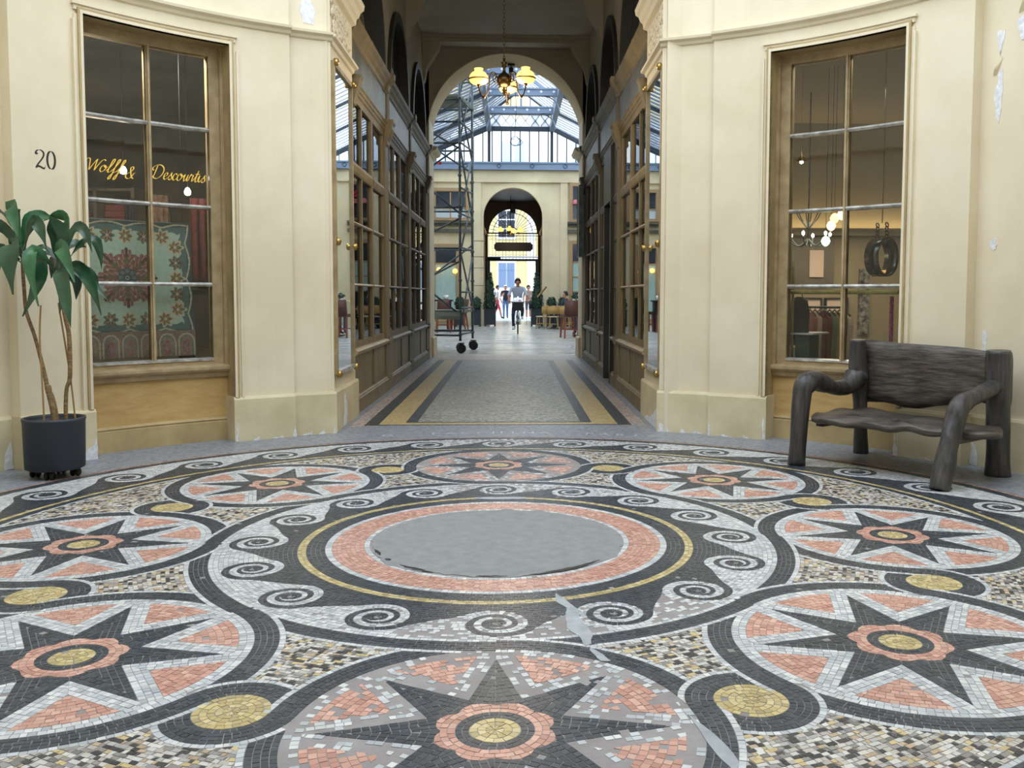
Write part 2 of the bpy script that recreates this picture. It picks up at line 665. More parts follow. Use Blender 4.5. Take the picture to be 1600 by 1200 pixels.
ring(mx, my, .115, .182, 3, PINK, petals, ln=.028, sink=sec)
tipv, notch = .517, .216
nx_, ny_ = notch * math.cos(PI / 8), notch * math.sin(PI / 8)
el = math.hypot(tipv - nx_, ny_)
ex, ey = (tipv - nx_) / el, -ny_ / el               # from notch to tip
for arm in range(8):
    for mir in (1, -1):
        a = arm * PI / 4
        ca, sa = math.cos(a), math.sin(a)

        def loc(p, ca=ca, sa=sa, mir=mir):
            x, y = p[:, 0] - mx, p[:, 1] - my
            return x * ca + y * sa, mir * (-x * sa + y * ca)

        def fmap(u, t, ca=ca, sa=sa, mir=mir):
            # u along the star's edge from the notch, t towards the star's inside
            x = nx_ + ex * u + ey * t
            y = ny_ + ey * u - ex * t
            y = mir * y
            return np.stack([mx + x * ca - y * sa, my + x * sa + y * ca], -1)

        wa = lambda p, loc=loc: -loc(p)[1] + .0006                                    # off the arm's axis
        wb = lambda p, loc=loc: loc(p)[1] * math.cos(PI / 8) - loc(p)[0] * math.sin(PI / 8) + .0006   # inside the bisector
        for i in range(9):
            emit(strip(fmap, -.16, el + .03, i * .0225, (i + 1) * .0225, int((el + .19) / .026)), BLACK, wa, wb, neg(petals), out_disk(mx, my, .14), sink=sec)
        for i in range(3):
            emit(strip(fmap, -.1, el + .12, -(i + 1) * .0232, -i * .0232, int((el + .22) / .025)), WHITE, wa, wb, disk(mx, my, .545), sink=sec)
for w in range(8):
    a = w * PI / 4 + PI / 8

    def wedge(p, a=a):
        x, y = p[:, 0] - mx, p[:, 1] - my
        u = x * math.cos(a) + y * math.sin(a)
        v = np.abs(-x * math.sin(a) + y * math.cos(a))
        dxn, dyn = math.cos(math.radians(37.1)), math.sin(math.radians(37.1))
        return (v * dxn - (u - notch) * dyn) + .0698

    ring(mx, my, .32, .545, 9, PINK, wedge, a0=math.degrees(a) - 22, a1=math.degrees(a) + 22, ln=.027, sink=sec)
ring(mx, my, .545, rg0, 2, WHITE, not_both(disk(0, 0, 1.49), low), *giveway[:2], sink=sec)


# ---- running scrolls
def make_wave(period, h_base, h_top, R0):
    """curve family of one running-dog scroll in (u, v); returns boundary polyline function parts"""
    k = math.log(1 / .735) / PI

    def R(psi):
        return R0 * np.exp(-k * psi) - R0 * .05 * psi / (4 * PI)

    FI0, FW, FV, FE = math.radians(270), math.radians(270), math.radians(450), math.radians(270 + 1080)
    Wf = lambda fi: R(fi - FW)
    Vf = lambda fi: R(fi - FV) * 1.04
    fe = math.radians(1130)

    def Wt(fi):                       # the light band thins to a point at its end
        b = np.clip((fi - (fe - 1.6)) / 1.6, 0, 1)
        return Wf(fi) * (1 - b) + Vf(fi) * b

    P = lambda fi, r: np.stack([r * np.sin(fi), r * np.cos(fi)], -1)
    fs0 = math.radians(302)
    f1 = np.linspace(fs0, fe, 150)
    wc = P(f1, Wt(f1))                # from the left point inwards
    f2 = np.linspace(math.radians(500), fe, 120)
    vc = P(f2, Vf(f2))                # from the lower right inwards
    A = wc[0] + np.array([period, 0])
    B = vc[0]
    t = np.linspace(0, 1, 24)[:, None]
    dB = np.array([math.cos(f2[0]), -math.sin(f2[0])])
    dA = -np.array([math.cos(fs0), -math.sin(fs0)])
    c1 = A + dA * R0 * .75
    c2 = B - dB * R0 * .62
    sc = (1 - t) ** 3 * A + 3 * (1 - t) ** 2 * t * c1 + 3 * (1 - t) * t ** 2 * c2 + t ** 3 * B
    one = np.concatenate([wc[::-1] + np.array([period, 0]), sc[1:-1], vc])    # centre k+1 -> centre k
    segs = [one + np.array([i * period, 0]) for i in (-2, -1, 0, 1)]
    line = np.concatenate(segs[::-1])
    a, b = line[:-1], line[1:]

    def sdf(q):
        """negative in the dark part"""
        out = np.empty(len(q))
        for s in range(0, len(q), 2000):
            p = q[s:s + 2000, None, :]
            ab = b - a
            tt = np.clip(((p - a) * ab).sum(-1) / np.maximum((ab * ab).sum(-1), 1e-12), 0, 1)
            d = np.sqrt((((p - a) - tt[..., None] * ab) ** 2).sum(-1)).min(1)
            u0, u1 = a[:, 0], b[:, 0]
            pu, pv = p[..., 0], p[..., 1]
            hit = (u0 <= pu) != (u1 <= pu)
            vv = a[:, 1] + (pu - u0) / np.where(np.abs(u1 - u0) < 1e-12, 1e-12, u1 - u0) * (b[:, 1] - a[:, 1])
            par = (hit & (vv < pv)).sum(1) % 2
            out[s:s + 2000] = np.where(par == 0, -d, d)
        return out

    def zone(q):
        """distance inside the curled part (negative inside), for the scroll at u = 0"""
        r = np.hypot(q[:, 0], q[:, 1])
        fi = np.degrees(np.arctan2(q[:, 0], q[:, 1])) % 360
        fi = np.where(fi < 302, fi + 360, fi)
        f = np.radians(fi)
        return r - np.where(fi <= 500, Wf(f), Vf(f))

    return dict(sdf=sdf, zone=zone, W=Wt, Wr=Wf, V=Vf, fe=fe, P=P, period=period, base=h_base, top=h_top)


def lay_wave(w, r_c, a_list, sector_half, base_rows, ln=.024):
    per = w['period']

    def to_xy(ac):
        def f(uv):
            a = math.radians(ac) - uv[..., 0] / r_c
            r = r_c + uv[..., 1]
            return np.stack([r * np.cos(a), r * np.sin(a)], -1)
        return f

    tmp = ([], [])
    # the curls, rows following the spiral
    c0 = len(tmp[0])
    for kind in (WHITE, BLACK):
        fa = math.radians(500 if kind == WHITE else 662)
        fb = w['fe'] + (0 if kind == WHITE else -.1)
        f = fa
        # turn-wise pieces so that the piece length stays even
        while f < fb - .05:
            f2 = min(f + PI / 4, fb)
            mid = np.array([(f + f2) / 2])
            if kind == WHITE:
                lo, hi = w['W'], w['V']
            else:
                lo, hi = w['V'], (lambda x: w['Wr'](x - 2 * PI))
            tw = float((hi(mid) - lo(mid))[0])
            rows = 2 if tw > .031 else 1
            n = max(1, int(round(float(hi(mid)[0]) * (f2 - f) / ln)))
            for i in range(rows):
                def g(u, t, lo=lo, hi=hi):
                    return w['P'](u, lo(u) + (hi(u) - lo(u)) * t)
                emit(strip(g, f, f2, i / rows, (i + 1) / rows, n), kind, sink=tmp)
            f = f2
    # dark heart
    fe = w['fe']
    rcore = float(w['Wr'](np.array([fe]))[0])
    ring(0, 0, .003, rcore * .98, 2, BLACK, ln=.022, sink=tmp)
    f = fe - 2 * PI
    while f < fe - .05:
        f2 = f + PI / 4

        def g(u, t):
            return w['P'](u, rcore * .98 + (w['W'](u) - rcore * .98) * t)
        emit(strip(g, f, f2, 0, 1, max(1, int(round(float(w['W'](np.array([f]))[0]) * PI / 4 / ln)))), BLACK, sink=tmp)
        f = f2
    # the body, rows parallel to the base line
    nb = int(round((w['top'] - w['base']) / .0225))
    vv = np.linspace(w['base'], w['top'], nb + 1)
    flat = lambda u, t: np.stack([u, t], -1)
    for i in range(nb):
        n = int(round(per / ln))
        o = rng.uniform(0, per / n)
        q = strip(flat, -per / 2 + o, per / 2 + o, vv[i], vv[i + 1], n)
        zs = [neg(w['zone']), lambda p: -w['zone'](p - np.array([per, 0])), lambda p: -w['zone'](p + np.array([per, 0]))]
        emit(q, BLACK, w['sdf'], *zs, sink=tmp)
        emit(q, WHITE, neg(w['sdf']), *zs, sink=tmp)
    for ac in a_list:
        f = to_xy(ac)
        for p, c in zip(*tmp):
            pp = [tuple(x) for x in f(np.array(p))]
            if area2(pp) < 0:
                pp = pp[::-1]
            sec[0].append(pp)
            sec[1].append(c)


wi = make_wave(2 * PI * 1.2 / 16, -.215, .163, .16)
lay_wave(wi, 1.2, (-11.25 - 11.25, 0), 22.5, 0)
wo = make_wave(2 * PI * 3.03 / 32, -.238, .235, .185)
lay_wave(wo, 3.03, (-11.25, 0, 11.25, 22.5), 22.5, 0)
ring(0, 0, 3.265, 3.345, 3, BLACK, a0=-22.5, a1=22.5, ln=.027, sink=sec)
ring(0, 0, 3.345, 3.367, 1, PINK, a0=-22.5, a1=22.5, sink=sec)
# the centre, laid once
cen = ([], [])
ring(0, 0, .64, .667, 1, WHITE, sink=cen)
ring(0, 0, .667, .822, 7, PINK, ln=.026, sink=cen)
ring(0, 0, .822, .855, 1, WHITE, ln=.026, sink=cen)
ring(0, 0, .855, .945, 4, BLACK, sink=cen)
ring(0, 0, .945, .985, 2, GOLD, ln=.028, sink=cen)

# ---- turn the eighth round the centre, colour the pieces, drop the worn ones
PAL = {BLACK: [srgb(54, 63, 73), srgb(61, 70, 80), srgb(48, 57, 67), srgb(68, 74, 82)],
       WHITE: [srgb(206, 210, 214), srgb(192, 197, 203), srgb(214, 217, 218), srgb(180, 187, 194)],
       PINK: [srgb(208, 162, 147), srgb(199, 151, 136), srgb(214, 172, 156), srgb(190, 142, 128)],
       GOLD: [srgb(202, 184, 132), srgb(190, 170, 118), srgb(212, 196, 150), srgb(178, 164, 120)],
       MIX: [srgb(212, 211, 208), srgb(190, 184, 174), srgb(52, 55, 60), srgb(210, 209, 206), srgb(150, 146, 140), srgb(188, 166, 138),
             srgb(122, 120, 118), srgb(212, 208, 200), srgb(64, 64, 67), srgb(204, 184, 136), srgb(184, 182, 181), srgb(150, 149, 150), srgb(70, 68, 66), srgb(206, 200, 192)]}
polys, clss = list(cen[0]), list(cen[1])
for k in range(8):
    a = math.radians(45 * k + ROT)
    ca, sa = math.cos(a), math.sin(a)
    for p, c in zip(*sec):
        polys.append([(x * ca - y * sa, x * sa + y * ca) for x, y in p])
        clss.append(c)
ctr = np.array([np.mean(p, axis=0) for p in polys])
clss = np.array(clss)


def fbm(p, s, seed):
    r = np.random.default_rng(seed)
    out = 0
    for o in range(4):
        for _ in range(5):
            kx, ky, ph = r.normal(0, s * 2 ** o, 2).tolist() + [r.uniform(0, 6.28)]
            out = out + np.sin(p[:, 0] * kx + p[:, 1] * ky + ph) / 2 ** o
    return out / 5


wn = fbm(ctr, 6, 3)
fine = rng.uniform(0, 1, len(ctr))
rc = np.hypot(ctr[:, 0], ctr[:, 1])
an = np.degrees(np.arctan2(ctr[:, 1], ctr[:, 0]))
near_m = np.hypot(ctr[:, 0] - .02, ctr[:, 1] + 2.06) < .60
far_m = np.hypot(ctr[:, 0] + .02, ctr[:, 1] - 2.06) < .60
worn = np.zeros(len(ctr))
worn[near_m & (clss == WHITE)] = .66
worn[far_m & (clss == WHITE)] = .72
worn[(near_m | far_m) & (clss == PINK) & (np.hypot(ctr[:, 0], np.abs(ctr[:, 1]) - 2.06) > .3)] = .18
worn[(near_m | far_m) & (clss == BLACK) & (np.hypot(ctr[:, 0], np.abs(ctr[:, 1]) - 2.06) > .36)] = .06
iw = (rc > .985) & (rc < 1.363)
bump_ = lambda a, c, w: np.exp(-((a - c) / w) ** 2)
worn[iw & (clss == WHITE)] = (.85 * np.maximum(bump_(an, -85, 22), bump_(an, 88, 22)) + .7 * bump_(an, -55, 12))[iw & (clss == WHITE)]
ow = (rc > 2.79) & (rc < 3.265)
worn[ow & (clss == WHITE)] = (.8 * bump_(an, 86, 15))[ow & (clss == WHITE)]
for rs, nn, rad in ((1.2, 16, .168), (3.03, 32, .195)):      # the curls themselves have held better than the ground
    k_ = np.round((an - ROT) / (360 / nn)) * (360 / nn) + ROT
    dd_ = np.hypot(ctr[:, 0] - rs * np.cos(np.radians(k_)), ctr[:, 1] - rs * np.sin(np.radians(k_)))
    worn[(dd_ < rad) & (rc > rs - .3) & (rc < rs + .3)] *= .22
worn[far_m & (clss == WHITE)] = .88
drop = fine < np.where(worn > 0, np.clip(worn * (1.0 + .55 * wn), 0, .96), .004)
keepi = np.nonzero(~drop)[0]

cols = np.zeros((len(polys), 3))
for c, pal in PAL.items():
    i = np.nonzero(clss == c)[0]
    pa = np.array(pal)
    cols[i] = pa[rng.integers(0, len(pa), len(i))]
cols *= rng.uniform(.86, 1.1, (len(polys), 1))
dirt = .93 + .07 * np.clip(fbm(ctr, 1.6, 9), -1, 1)
cols *= dirt[:, None]

attr_mat('tessera_stone', .36, .5)


def tess_mesh(name, idx):
    V, Fc, colr = [], [], []
    hz = rng.uniform(-.0006, .0006, len(idx))
    for n_, i in enumerate(idx):
        p = polys[i]
        k = len(p)
        o = len(V)
        z = TH + hz[n_]
        V += [(x, y, z) for x, y in p] + [(x, y, 0.) for x, y in p]
        Fc.append(tuple(range(o, o + k)))
        for j in range(k):
            Fc.append((o + j, o + j + k, o + (j + 1) % k + k, o + (j + 1) % k))
        colr += [cols[i]] * (k + 1)
    me = bpy.data.meshes.new(name)
    me.from_pydata(V, [], Fc)
    at = me.attributes.new('Col', 'FLOAT_COLOR', 'FACE')
    buf = np.ones((len(Fc), 4), np.float32)
    buf[:, :3] = np.array(colr)
    at.data.foreach_set('color', buf.ravel())
    me.materials.append(MATS['tessera_stone'])
    o = bpy.data.objects.new(name, me)
    COL.objects.link(o)
    return o


# ---- mortar bed, marble edging and the passage's paving
def speckle(name, colors, scale, rough=.4, seam=0):
    m = bpy.data.materials.new(name)
    m.use_nodes = True
    nt = m.node_tree
    b = nt.nodes['Principled BSDF']
    tc = nt.nodes.new('ShaderNodeTexCoord')
    vo = nt.nodes.new('ShaderNodeTexVoronoi')
    vo.inputs['Scale'].default_value = scale
    nt.links.new(tc.outputs['Object'], vo.inputs['Vector'])
    sx = nt.nodes.new('ShaderNodeSeparateColor')
    nt.links.new(vo.outputs['Color'], sx.inputs['Color'])
    r = nt.nodes.new('ShaderNodeValToRGB')
    r.color_ramp.interpolation = 'CONSTANT'
    r.color_ramp.elements[0].color = (*colors[0], 1)
    r.color_ramp.elements[1].position = 1 / len(colors)
    r.color_ramp.elements[1].color = (*colors[1], 1)
    for i, c in enumerate(colors[2:]):
        e = r.color_ramp.elements.new((i + 2) / len(colors))
        e.color = (*c, 1)
    nt.links.new(sx.outputs[0], r.inputs['Fac'])
    n = nt.nodes.new('ShaderNodeTexNoise')
    n.inputs['Scale'].default_value = 1.4
    n.inputs['Detail'].default_value = 5
    nt.links.new(tc.outputs['Object'], n.inputs['Vector'])
    mp = nt.nodes.new('ShaderNodeMapRange')
    mp.inputs['To Min'].default_value = .78
    mp.inputs['To Max'].default_value = 1.14
    nt.links.new(n.outputs['Fac'], mp.inputs['Value'])
    mu = nt.nodes.new('ShaderNodeMix')
    mu.data_type = 'RGBA'
    mu.blend_type = 'MULTIPLY'
    mu.inputs['Factor'].default_value = 1
    nt.links.new(r.outputs['Color'], mu.inputs['A'])
    nt.links.new(mp.outputs['Result'], mu.inputs['B'])
    nt.links.new(mu.outputs['Result'], b.inputs['Base Color'])
    b.inputs['Roughness'].default_value = rough
    MATS[name] = m
    return m


mat('mortar', srgb(150, 146, 147), .6, noise=1, scale=5, color2=srgb(132, 126, 126), bump=.15, bscale=50)
speckle('bardiglio', [srgb(138, 144, 154), srgb(128, 134, 144), srgb(150, 155, 163), srgb(120, 126, 138), srgb(142, 147, 156)], 38)
speckle('rose_chips', [srgb(176, 160, 152), srgb(150, 142, 138), srgb(190, 168, 158), srgb(130, 126, 124), srgb(204, 190, 180)], 42)
speckle('grey_chips', [srgb(146, 146, 138), srgb(128, 128, 122), srgb(160, 160, 152), srgb(116, 116, 110), srgb(172, 170, 160)], 34)
speckle('yellow_chips', [srgb(190, 170, 120), srgb(178, 158, 108), srgb(198, 180, 132), srgb(170, 152, 106)], 40)
speckle('dark_chips', [srgb(66, 70, 76), srgb(56, 60, 66), srgb(76, 80, 84), srgb(60, 62, 66)], 40)
speckle('hall_floor', [srgb(176, 176, 172), srgb(164, 164, 160), srgb(186, 186, 182), srgb(156, 156, 154)], 6, rough=.24)
mat('asphalt', srgb(138, 140, 142), .7, noise=1, scale=14, color2=srgb(124, 127, 130), bump=.4, bscale=120)
mat('bitumen', srgb(26, 28, 30), .5)
mat('cement', srgb(168, 174, 180), .6, noise=1, scale=14, color2=srgb(146, 152, 158), bump=.1)

fl = MB()
n = 96
fl.add([(3.4 * math.cos(2 * PI * i / n), 3.4 * math.sin(2 * PI * i / n), 0) for i in range(n)], [tuple(range(n))])
fl.add([(3.4 * math.cos(2 * PI * i / n), 3.4 * math.sin(2 * PI * i / n), -.06) for i in range(n)], [tuple(range(n))[::-1]])
floor = fl.build('floor', 'mortar', fix=False)
tag(floor, kind='structure')
e = MB()
e.arcsweep(0, 360, [(3.367, -.06), (3.367, .004), (4.25, .004), (4.25, -.06)], n=120)
edge = e.build('marble_edging', 'bardiglio', floor)

# pieces near the lens stay single, the rest is one sheet of tesserae
d3 = ctr[keepi]
vec = np.stack([d3[:, 0] - CAM.x, d3[:, 1] - CAM.y, np.full(len(d3), -CAM.z)], 1)
zz = vec @ np.array(fw)
px = 861.1 + F_PX * (vec @ np.array(rt)) / zz
py = 551.6 - F_PX * (vec @ np.array(up)) / zz
ars = np.array([abs(area2(polys[i])) for i in keepi])
vis = (px > 8) & (px < 1592) & (py > 700) & (py < 1192) & (zz > .2)
score = np.where(vis, ars / zz ** 3, 0)
order = np.argsort(-score)
singles = keepi[order[:300]]
rest = keepi[order[300:]]
sheet = tess_mesh('mosaic_tesserae', rest)
sheet.parent = floor
tag(sheet, kind='stuff')
for i in singles:
    o = tess_mesh('tessera', [i])
    o.parent = floor

# central asphalt repair with its ragged rim and black chips
as_ = MB()
rim = []
for i in range(120):
    a = 2 * PI * i / 120
    r = .632 + .02 * math.sin(5 * a + 1) * math.sin(2 * a) + random.uniform(-.012, .012)
    r += .05 * math.exp(-((math.degrees(a) - 80) / 14) ** 2) * math.sin(a * 22)
    rim.append((r * math.cos(a), r * math.sin(a)))
as_.prism(rim, lambda x, y, t: (x, y, .0026 - t), .0024)
as_.build('asphalt_patch', 'asphalt', floor)
for a0, a1, w_ in ((196, 206, .012), (212, 216, .016), (224, 243, .016), (262, 275, .01), (284, 322, .02)):
    b_ = MB()
    nseg = int((a1 - a0) / 1.5) + 2
    o_, i_ = [], []
    for k in range(nseg):
        a = math.radians(a0 + (a1 - a0) * k / (nseg - 1))
        t = math.sin(PI * k / (nseg - 1))
        r = .622 + random.uniform(-.004, .004)
        o_.append(((r + w_ * .5 * t) * math.cos(a), (r + w_ * .5 * t) * math.sin(a)))
        i_.append(((r - w_ * t - .003) * math.cos(a), (r - w_ * t - .003) * math.sin(a)))
    b_.prism(o_ + i_[::-1], lambda x, y, t: (x, y, .0034 - t), .002)
    b_.build('bitumen_chip', 'bitumen', floor)
# cement repairs along the crack
cracks = [[(.255, -.86), (.3, -.96), (.34, -1.07), (.33, -1.15), (.355, -1.24), (.37, -1.33), (.355, -1.42), (.335, -1.44), (.32, -1.36), (.28, -1.26), (.28, -1.13), (.29, -1.04), (.25, -.95)],
          [(.345, -1.44), (.39, -1.52), (.41, -1.58), (.375, -1.575), (.35, -1.5)],
          [(.60, -1.98), (.625, -2.05), (.66, -2.14), (.68, -2.26), (.66, -2.32), (.63, -2.22), (.61, -2.1)],
          [(-.07, .92), (.12, .92), (.17, .95), (.1, .985), (-.1, .98), (-.16, .95)]]
for c in cracks:
    m_ = MB()
    m_.prism(ragged(c, .003, 3), lambda x, y, t: (x, y, .0028 - t), .0024)
    m_.build('cement_patch', 'cement', floor)

# passage paving: rose ground, dark-yellow-dark frame, grey field
pv = MB()
z0 = .003
pv.box(XL - .1, XR + .1, 3.95, 14.6, -.06, z0)
pv.build('passage_ground', 'rose_chips', floor)


def frame_slab(name, m, x0, x1, y0, y1, w, z, wy=None):
    b_ = MB()
    wy = wy or w
    b_.box(x0, x0 + w, y0, y1, 0, z)
    b_.box(x1 - w, x1, y0, y1, 0, z)
    b_.box(x0 + w, x1 - w, y0, y0 + wy, 0, z)
    b_.box(x0 + w, x1 - w, y1 - wy, y1, 0, z)
    return b_.build(name, m, floor)


frame_slab('dark_frame', 'dark_chips', -1.33, 1.22, 4.10, 12.9, .13, .0042, wy=.05)
frame_slab('yellow_frame', 'yellow_chips', -1.20, 1.09, 4.15, 12.85, .24, .0046, wy=.12)
frame_slab('dark_frame', 'dark_chips', -.96, .85, 4.27, 12.73, .11, .0042, wy=.06)
gp = MB()
gp.box(-.85, .74, 4.33, 12.67, 0, .0046)
gp.build('grey_field', 'grey_chips', floor)
# low marble kerb strips beside the shopfronts
for x0, x1 in ((XL - .08, XL + .1), (XR - .1, XR + .08)):
    k_ = MB()
    k_.box(x0, x1, 3.9, 14.5, 0, .0052)
    k_.build('kerb_strip', 'bardiglio', floor)

# the mosaicist's lettering, set pale into the marble edging
def letters(txt, a0, r, size):
    """capital letters set along the ring, read from the hall; a0 angle of the first one"""
    for k, ch in enumerate(txt):
        if ch == ' ':
            continue
        d = bpy.data.curves.new('letter', 'FONT')
        d.body = ch
        d.size = size
        d.extrude = .0004
        d.align_x = 'CENTER'
        o = bpy.data.objects.new('letter', d)
        a = math.radians(a0 - math.degrees(size * .92 * k / r))
        o.location = (r * math.cos(a), r * math.sin(a), .0056)
        o.rotation_euler = (0, 0, a - PI / 2)
        d.materials.append(MATS['pale_letter'])
        COL.objects.link(o)
        me_ = bpy.data.meshes.new_from_object(o)
        o2 = bpy.data.objects.new('inlaid_letter', me_)
        o2.matrix_world = o.matrix_basis
        COL.objects.link(o2)
        bpy.data.objects.remove(o)
        o2.parent = edge


mat('pale_letter', srgb(212, 215, 220), .5, noise=1, scale=40, color2=srgb(160, 166, 174))
letters('G. FACCHINA', 106.5, 3.56, .15)
letters('PARIS', 77.8, 3.56, .15)
# ================================================================== the round hall
R0W, RPIL, RREC, RBK = 3.90, 3.95, 4.005, 4.40      # wall, pilaster, recessed bay, back of wall
ZP, ZC, ZTOP = .38, 3.452, 5.7
TC = {1: 69.0, -1: 67.4}                            # where the passage corner stands


def A(side, th):
    return th if side > 0 else 180 - th


def arc2(mb, side, t0, t1, z0, z1, r0, r1, n=None):
    a, b = sorted((A(side, t0), A(side, t1)))
    return mb.arcbox(a, b, z0, z1, r0, r1, n)


def sweep2(mb, side, t0, t1, prof, n=None):
    a, b = sorted((A(side, t0), A(side, t1)))
    return mb.arcsweep(a, b, prof, n)


def patch(side, r, outline, name, m, parent, lift=.004, amp=.006, sub=3):
    """thin bare patch on the curved wall; outline in (angle, height)"""
    mb = MB()
    pts = [(math.radians(A(side, t)) * r, z) for t, z in outline]
    pts = ragged(pts, amp, sub)
    mb.prism(pts, lambda a, z, t: ((r - lift + t) * math.cos(a / r), (r - lift + t) * math.sin(a / r), z), lift)
    return mb.build(name, m, parent)


def plinth_prof(r):
    return [(r, 0), (r, ZP - .022), (r + .012, ZP), (RBK, ZP), (RBK, 0)]


def course_prof(r):
    return [(r, ZC - .004), (r - .02, ZC + .006), (r - .03, ZC + .03), (r - .062, ZC + .045), (r - .066, ZC + .066), (r - .02, ZC + .078), (r + .03, ZC + .078), (r + .03, ZC - .004)]


walls = {}
for side, nm in ((1, 'wall_right'), (-1, 'wall_left')):
    w = MB()
    tc = TC[side]
    # wall either side of the shop window, over it, and the frieze above the string course
    arc2(w, side, 55.1, 62.1, ZP, ZC, R0W, RBK)
    arc2(w, side, 29.97, 37.2, ZP, ZC, R0W, RBK)
    arc2(w, side, 37.2, 55.1, 3.33, ZC, R0W, RBK)
    arc2(w, side, 29.97, 62.1, ZC, ZTOP, R0W, RBK)
    arc2(w, side, -66, 29.97, 0, ZTOP, RREC, RBK)
    wall = w.build(nm, 'cream')
    tag(wall, kind='structure')
    walls[side] = wall
    m = MB()
    arc2(m, side, 62.1, tc, 0, ZTOP, RPIL, RBK)
    m.build('pilaster', 'cream', wall)
    m = MB()
    sweep2(m, side, 54.35, 62.1, plinth_prof(R0W - .036))
    sweep2(m, side, 62.1, tc + .2, plinth_prof(RPIL - .036))
    sweep2(m, side, 29.7, 37.95, plinth_prof(R0W - .036))
    sweep2(m, side, -66, 29.7, plinth_prof(RREC - .036))
    m.build('plinth', 'cream_dirty', wall)
    m = MB()
    sweep2(m, side, 29.6, 62.25, course_prof(R0W))
    sweep2(m, side, 62.25, tc + .25, course_prof(RPIL))
    sweep2(m, side, -66, 29.6, course_prof(RREC))
    m.build('string_course', 'cream', wall)
    # moulded architrave round the window: outer bead, flat, inner bead
    m = MB()
    for (t0, t1, dr) in ((55.62, 55.40, .030), (55.40, 54.85, .016), (54.85, 54.55, .034)):
        arc2(m, side, t1, t0, ZP, 3.30 + (54.55 - t1) * -.068 * -1 + .0, R0W - dr, R0W + .02, 1)
        u0, u1 = 92.25 - t0, 92.25 - t1          # mirrored jamb
        arc2(m, side, u0, u1, ZP, 3.30 + (54.55 - t1) * .068, R0W - dr, R0W + .02, 1)
    for z0, z1, dr, dt in ((3.29, 3.312, .034, 54.85), (3.312, 3.35, .016, 55.40), (3.35, 3.368, .030, 55.62)):
        arc2(m, side, 92.25 - dt, dt, z0, z1, R0W - dr, R0W + .02)
    m.build('window_architrave', 'cream', wall)
    # ring of vault above and its coping
    m = MB()
    arc2(m, side, -90, 90, ZTOP - .05, ZTOP + .2, 3.72, RBK, 40)
    m.build('vault_ring', 'cream', wall)

# over the passage mouths
for a0, a1, nm in ((TC[1], 180 - TC[-1], 'wall_front'), (246, 294, 'wall_back')):
    m = MB()
    m.arcbox(a0, a1, 5.2, ZTOP, R0W, RBK)
    tag(m.build(nm, 'cream'), kind='structure')
# the passage the photographer stands in
m = MB()
m.box(-1.75, -1.6, -12, -3.6, 0, 5.8)
m.box(1.6, 1.75, -12, -3.6, 0, 5.8)
m.box(-1.75, 1.75, -12.2, -12, 0, 5.8)
m.box(-1.75, 1.75, -12, -3.7, 5.8, 5.9)
tag(m.build('wall_rear_passage', 'cream'), kind='structure')
m = MB()
m.box(-1.6, 1.6, -12, -4.1, -.06, .003)
tag(m.build('floor_rear_passage', 'grey_chips'), kind='structure')

# paint that has come away
for o_ in ([(65.3, 3.575), (63.9, 3.59), (63.6, 3.72), (64.0, 3.80), (64.9, 3.79), (65.5, 3.7)],):
    patch(-1, RPIL, o_, 'bare_plaster_patch', 'plaster', walls[-1])
P_R = walls[1]
for o_ in ([(26.2, 3.16), (25.2, 3.22), (24.2, 3.42), (24.0, 3.34), (25.0, 3.05), (25.8, 3.02)],
           [(28.3, 3.13), (27.7, 3.1), (27.4, 3.13), (27.8, 2.98), (28.1, 2.95)],
           [(28.5, 2.66), (28.1, 2.82), (27.7, 2.86), (27.6, 2.62), (27.9, 2.47), (28.3, 2.52)],
           [(28.4, 1.64), (28.0, 1.66), (27.6, 1.61), (27.9, 1.58), (28.4, 1.585)],
           [(28.9, 1.0), (28.5, 1.0), (28.45, .8), (28.9, .72), (29.0, .85)]):
    patch(1, RREC, o_, 'bare_plaster_patch', 'plaster', P_R, amp=.008)
# curled flakes still hanging on
for (t, z, h, w_, tilt) in ((25.6, 3.235, .20, .03, .9), (28.25, 2.84, .12, .022, .35)):
    m = MB()
    a = math.radians(t)
    n_ = 7
    vs = []
    for i in range(n_):
        k = i / (n_ - 1)
        for j in range(4):
            q = j / 3
            rr_ = RREC - .004 - .028 * math.sin(q * 1.6) * math.sin(PI * min(1, k + .1))
            aa = a - tilt * k * .03 + q * w_ / RREC
            vs.append((rr_ * math.cos(aa), rr_ * math.sin(aa), z - .02 + h * k - .01 * q))
    m.add(vs, [(i * 4 + j, i * 4 + j + 1, (i + 1) * 4 + j + 1, (i + 1) * 4 + j) for i in range(n_ - 1) for j in range(3)], True)
    m.build('paint_flake', 'cream_dirty', P_R, fix=False)
# chipped edges of the plinths
for side in (1, -1):
    rp = RPIL - .036
    rw = R0W - .036
    wl = walls[side]
    for t0, t1, h, rr_ in ((68.9, 67.2, .09, rp), (66.0, 65.2, .05, rp), (64.4, 63.0, .035, rp), (62.05, 61.7, .12, rw), (60.4, 58.8, .02, rw), (57.4, 56.6, .03, rw), (54.8, 54.42, .2, rw)):
        if side < 0:
            t0, t1 = min(t0, tc_ := TC[-1]), min(t1, TC[-1] - .4)
        if t0 - t1 < .15:
            continue
        patch(side, rr_, [(t0, .005), (t1, .005), ((t0 * .3 + t1 * .7), h * .4), ((t0 + t1) / 2, h * .55), (t0 - .05, h)], 'chipped_plaster', 'plaster', wl, amp=.008)
    for t0, t1, h in ((37.9, 37.3, .16), (31.5, 30.2, .05), (34, 33.2, .03)):
        patch(side, rw, [(t0, .005), (t1, .005), ((t0 + t1) / 2, h * .5), (t0 - .05, h)], 'chipped_plaster', 'plaster', wl, amp=.008)
    patch(side, RREC - .036, [(29.6, .005), (28.7, .005), (28.9, .11), (29.5, .2)], 'chipped_plaster', 'plaster', wl, amp=.01)
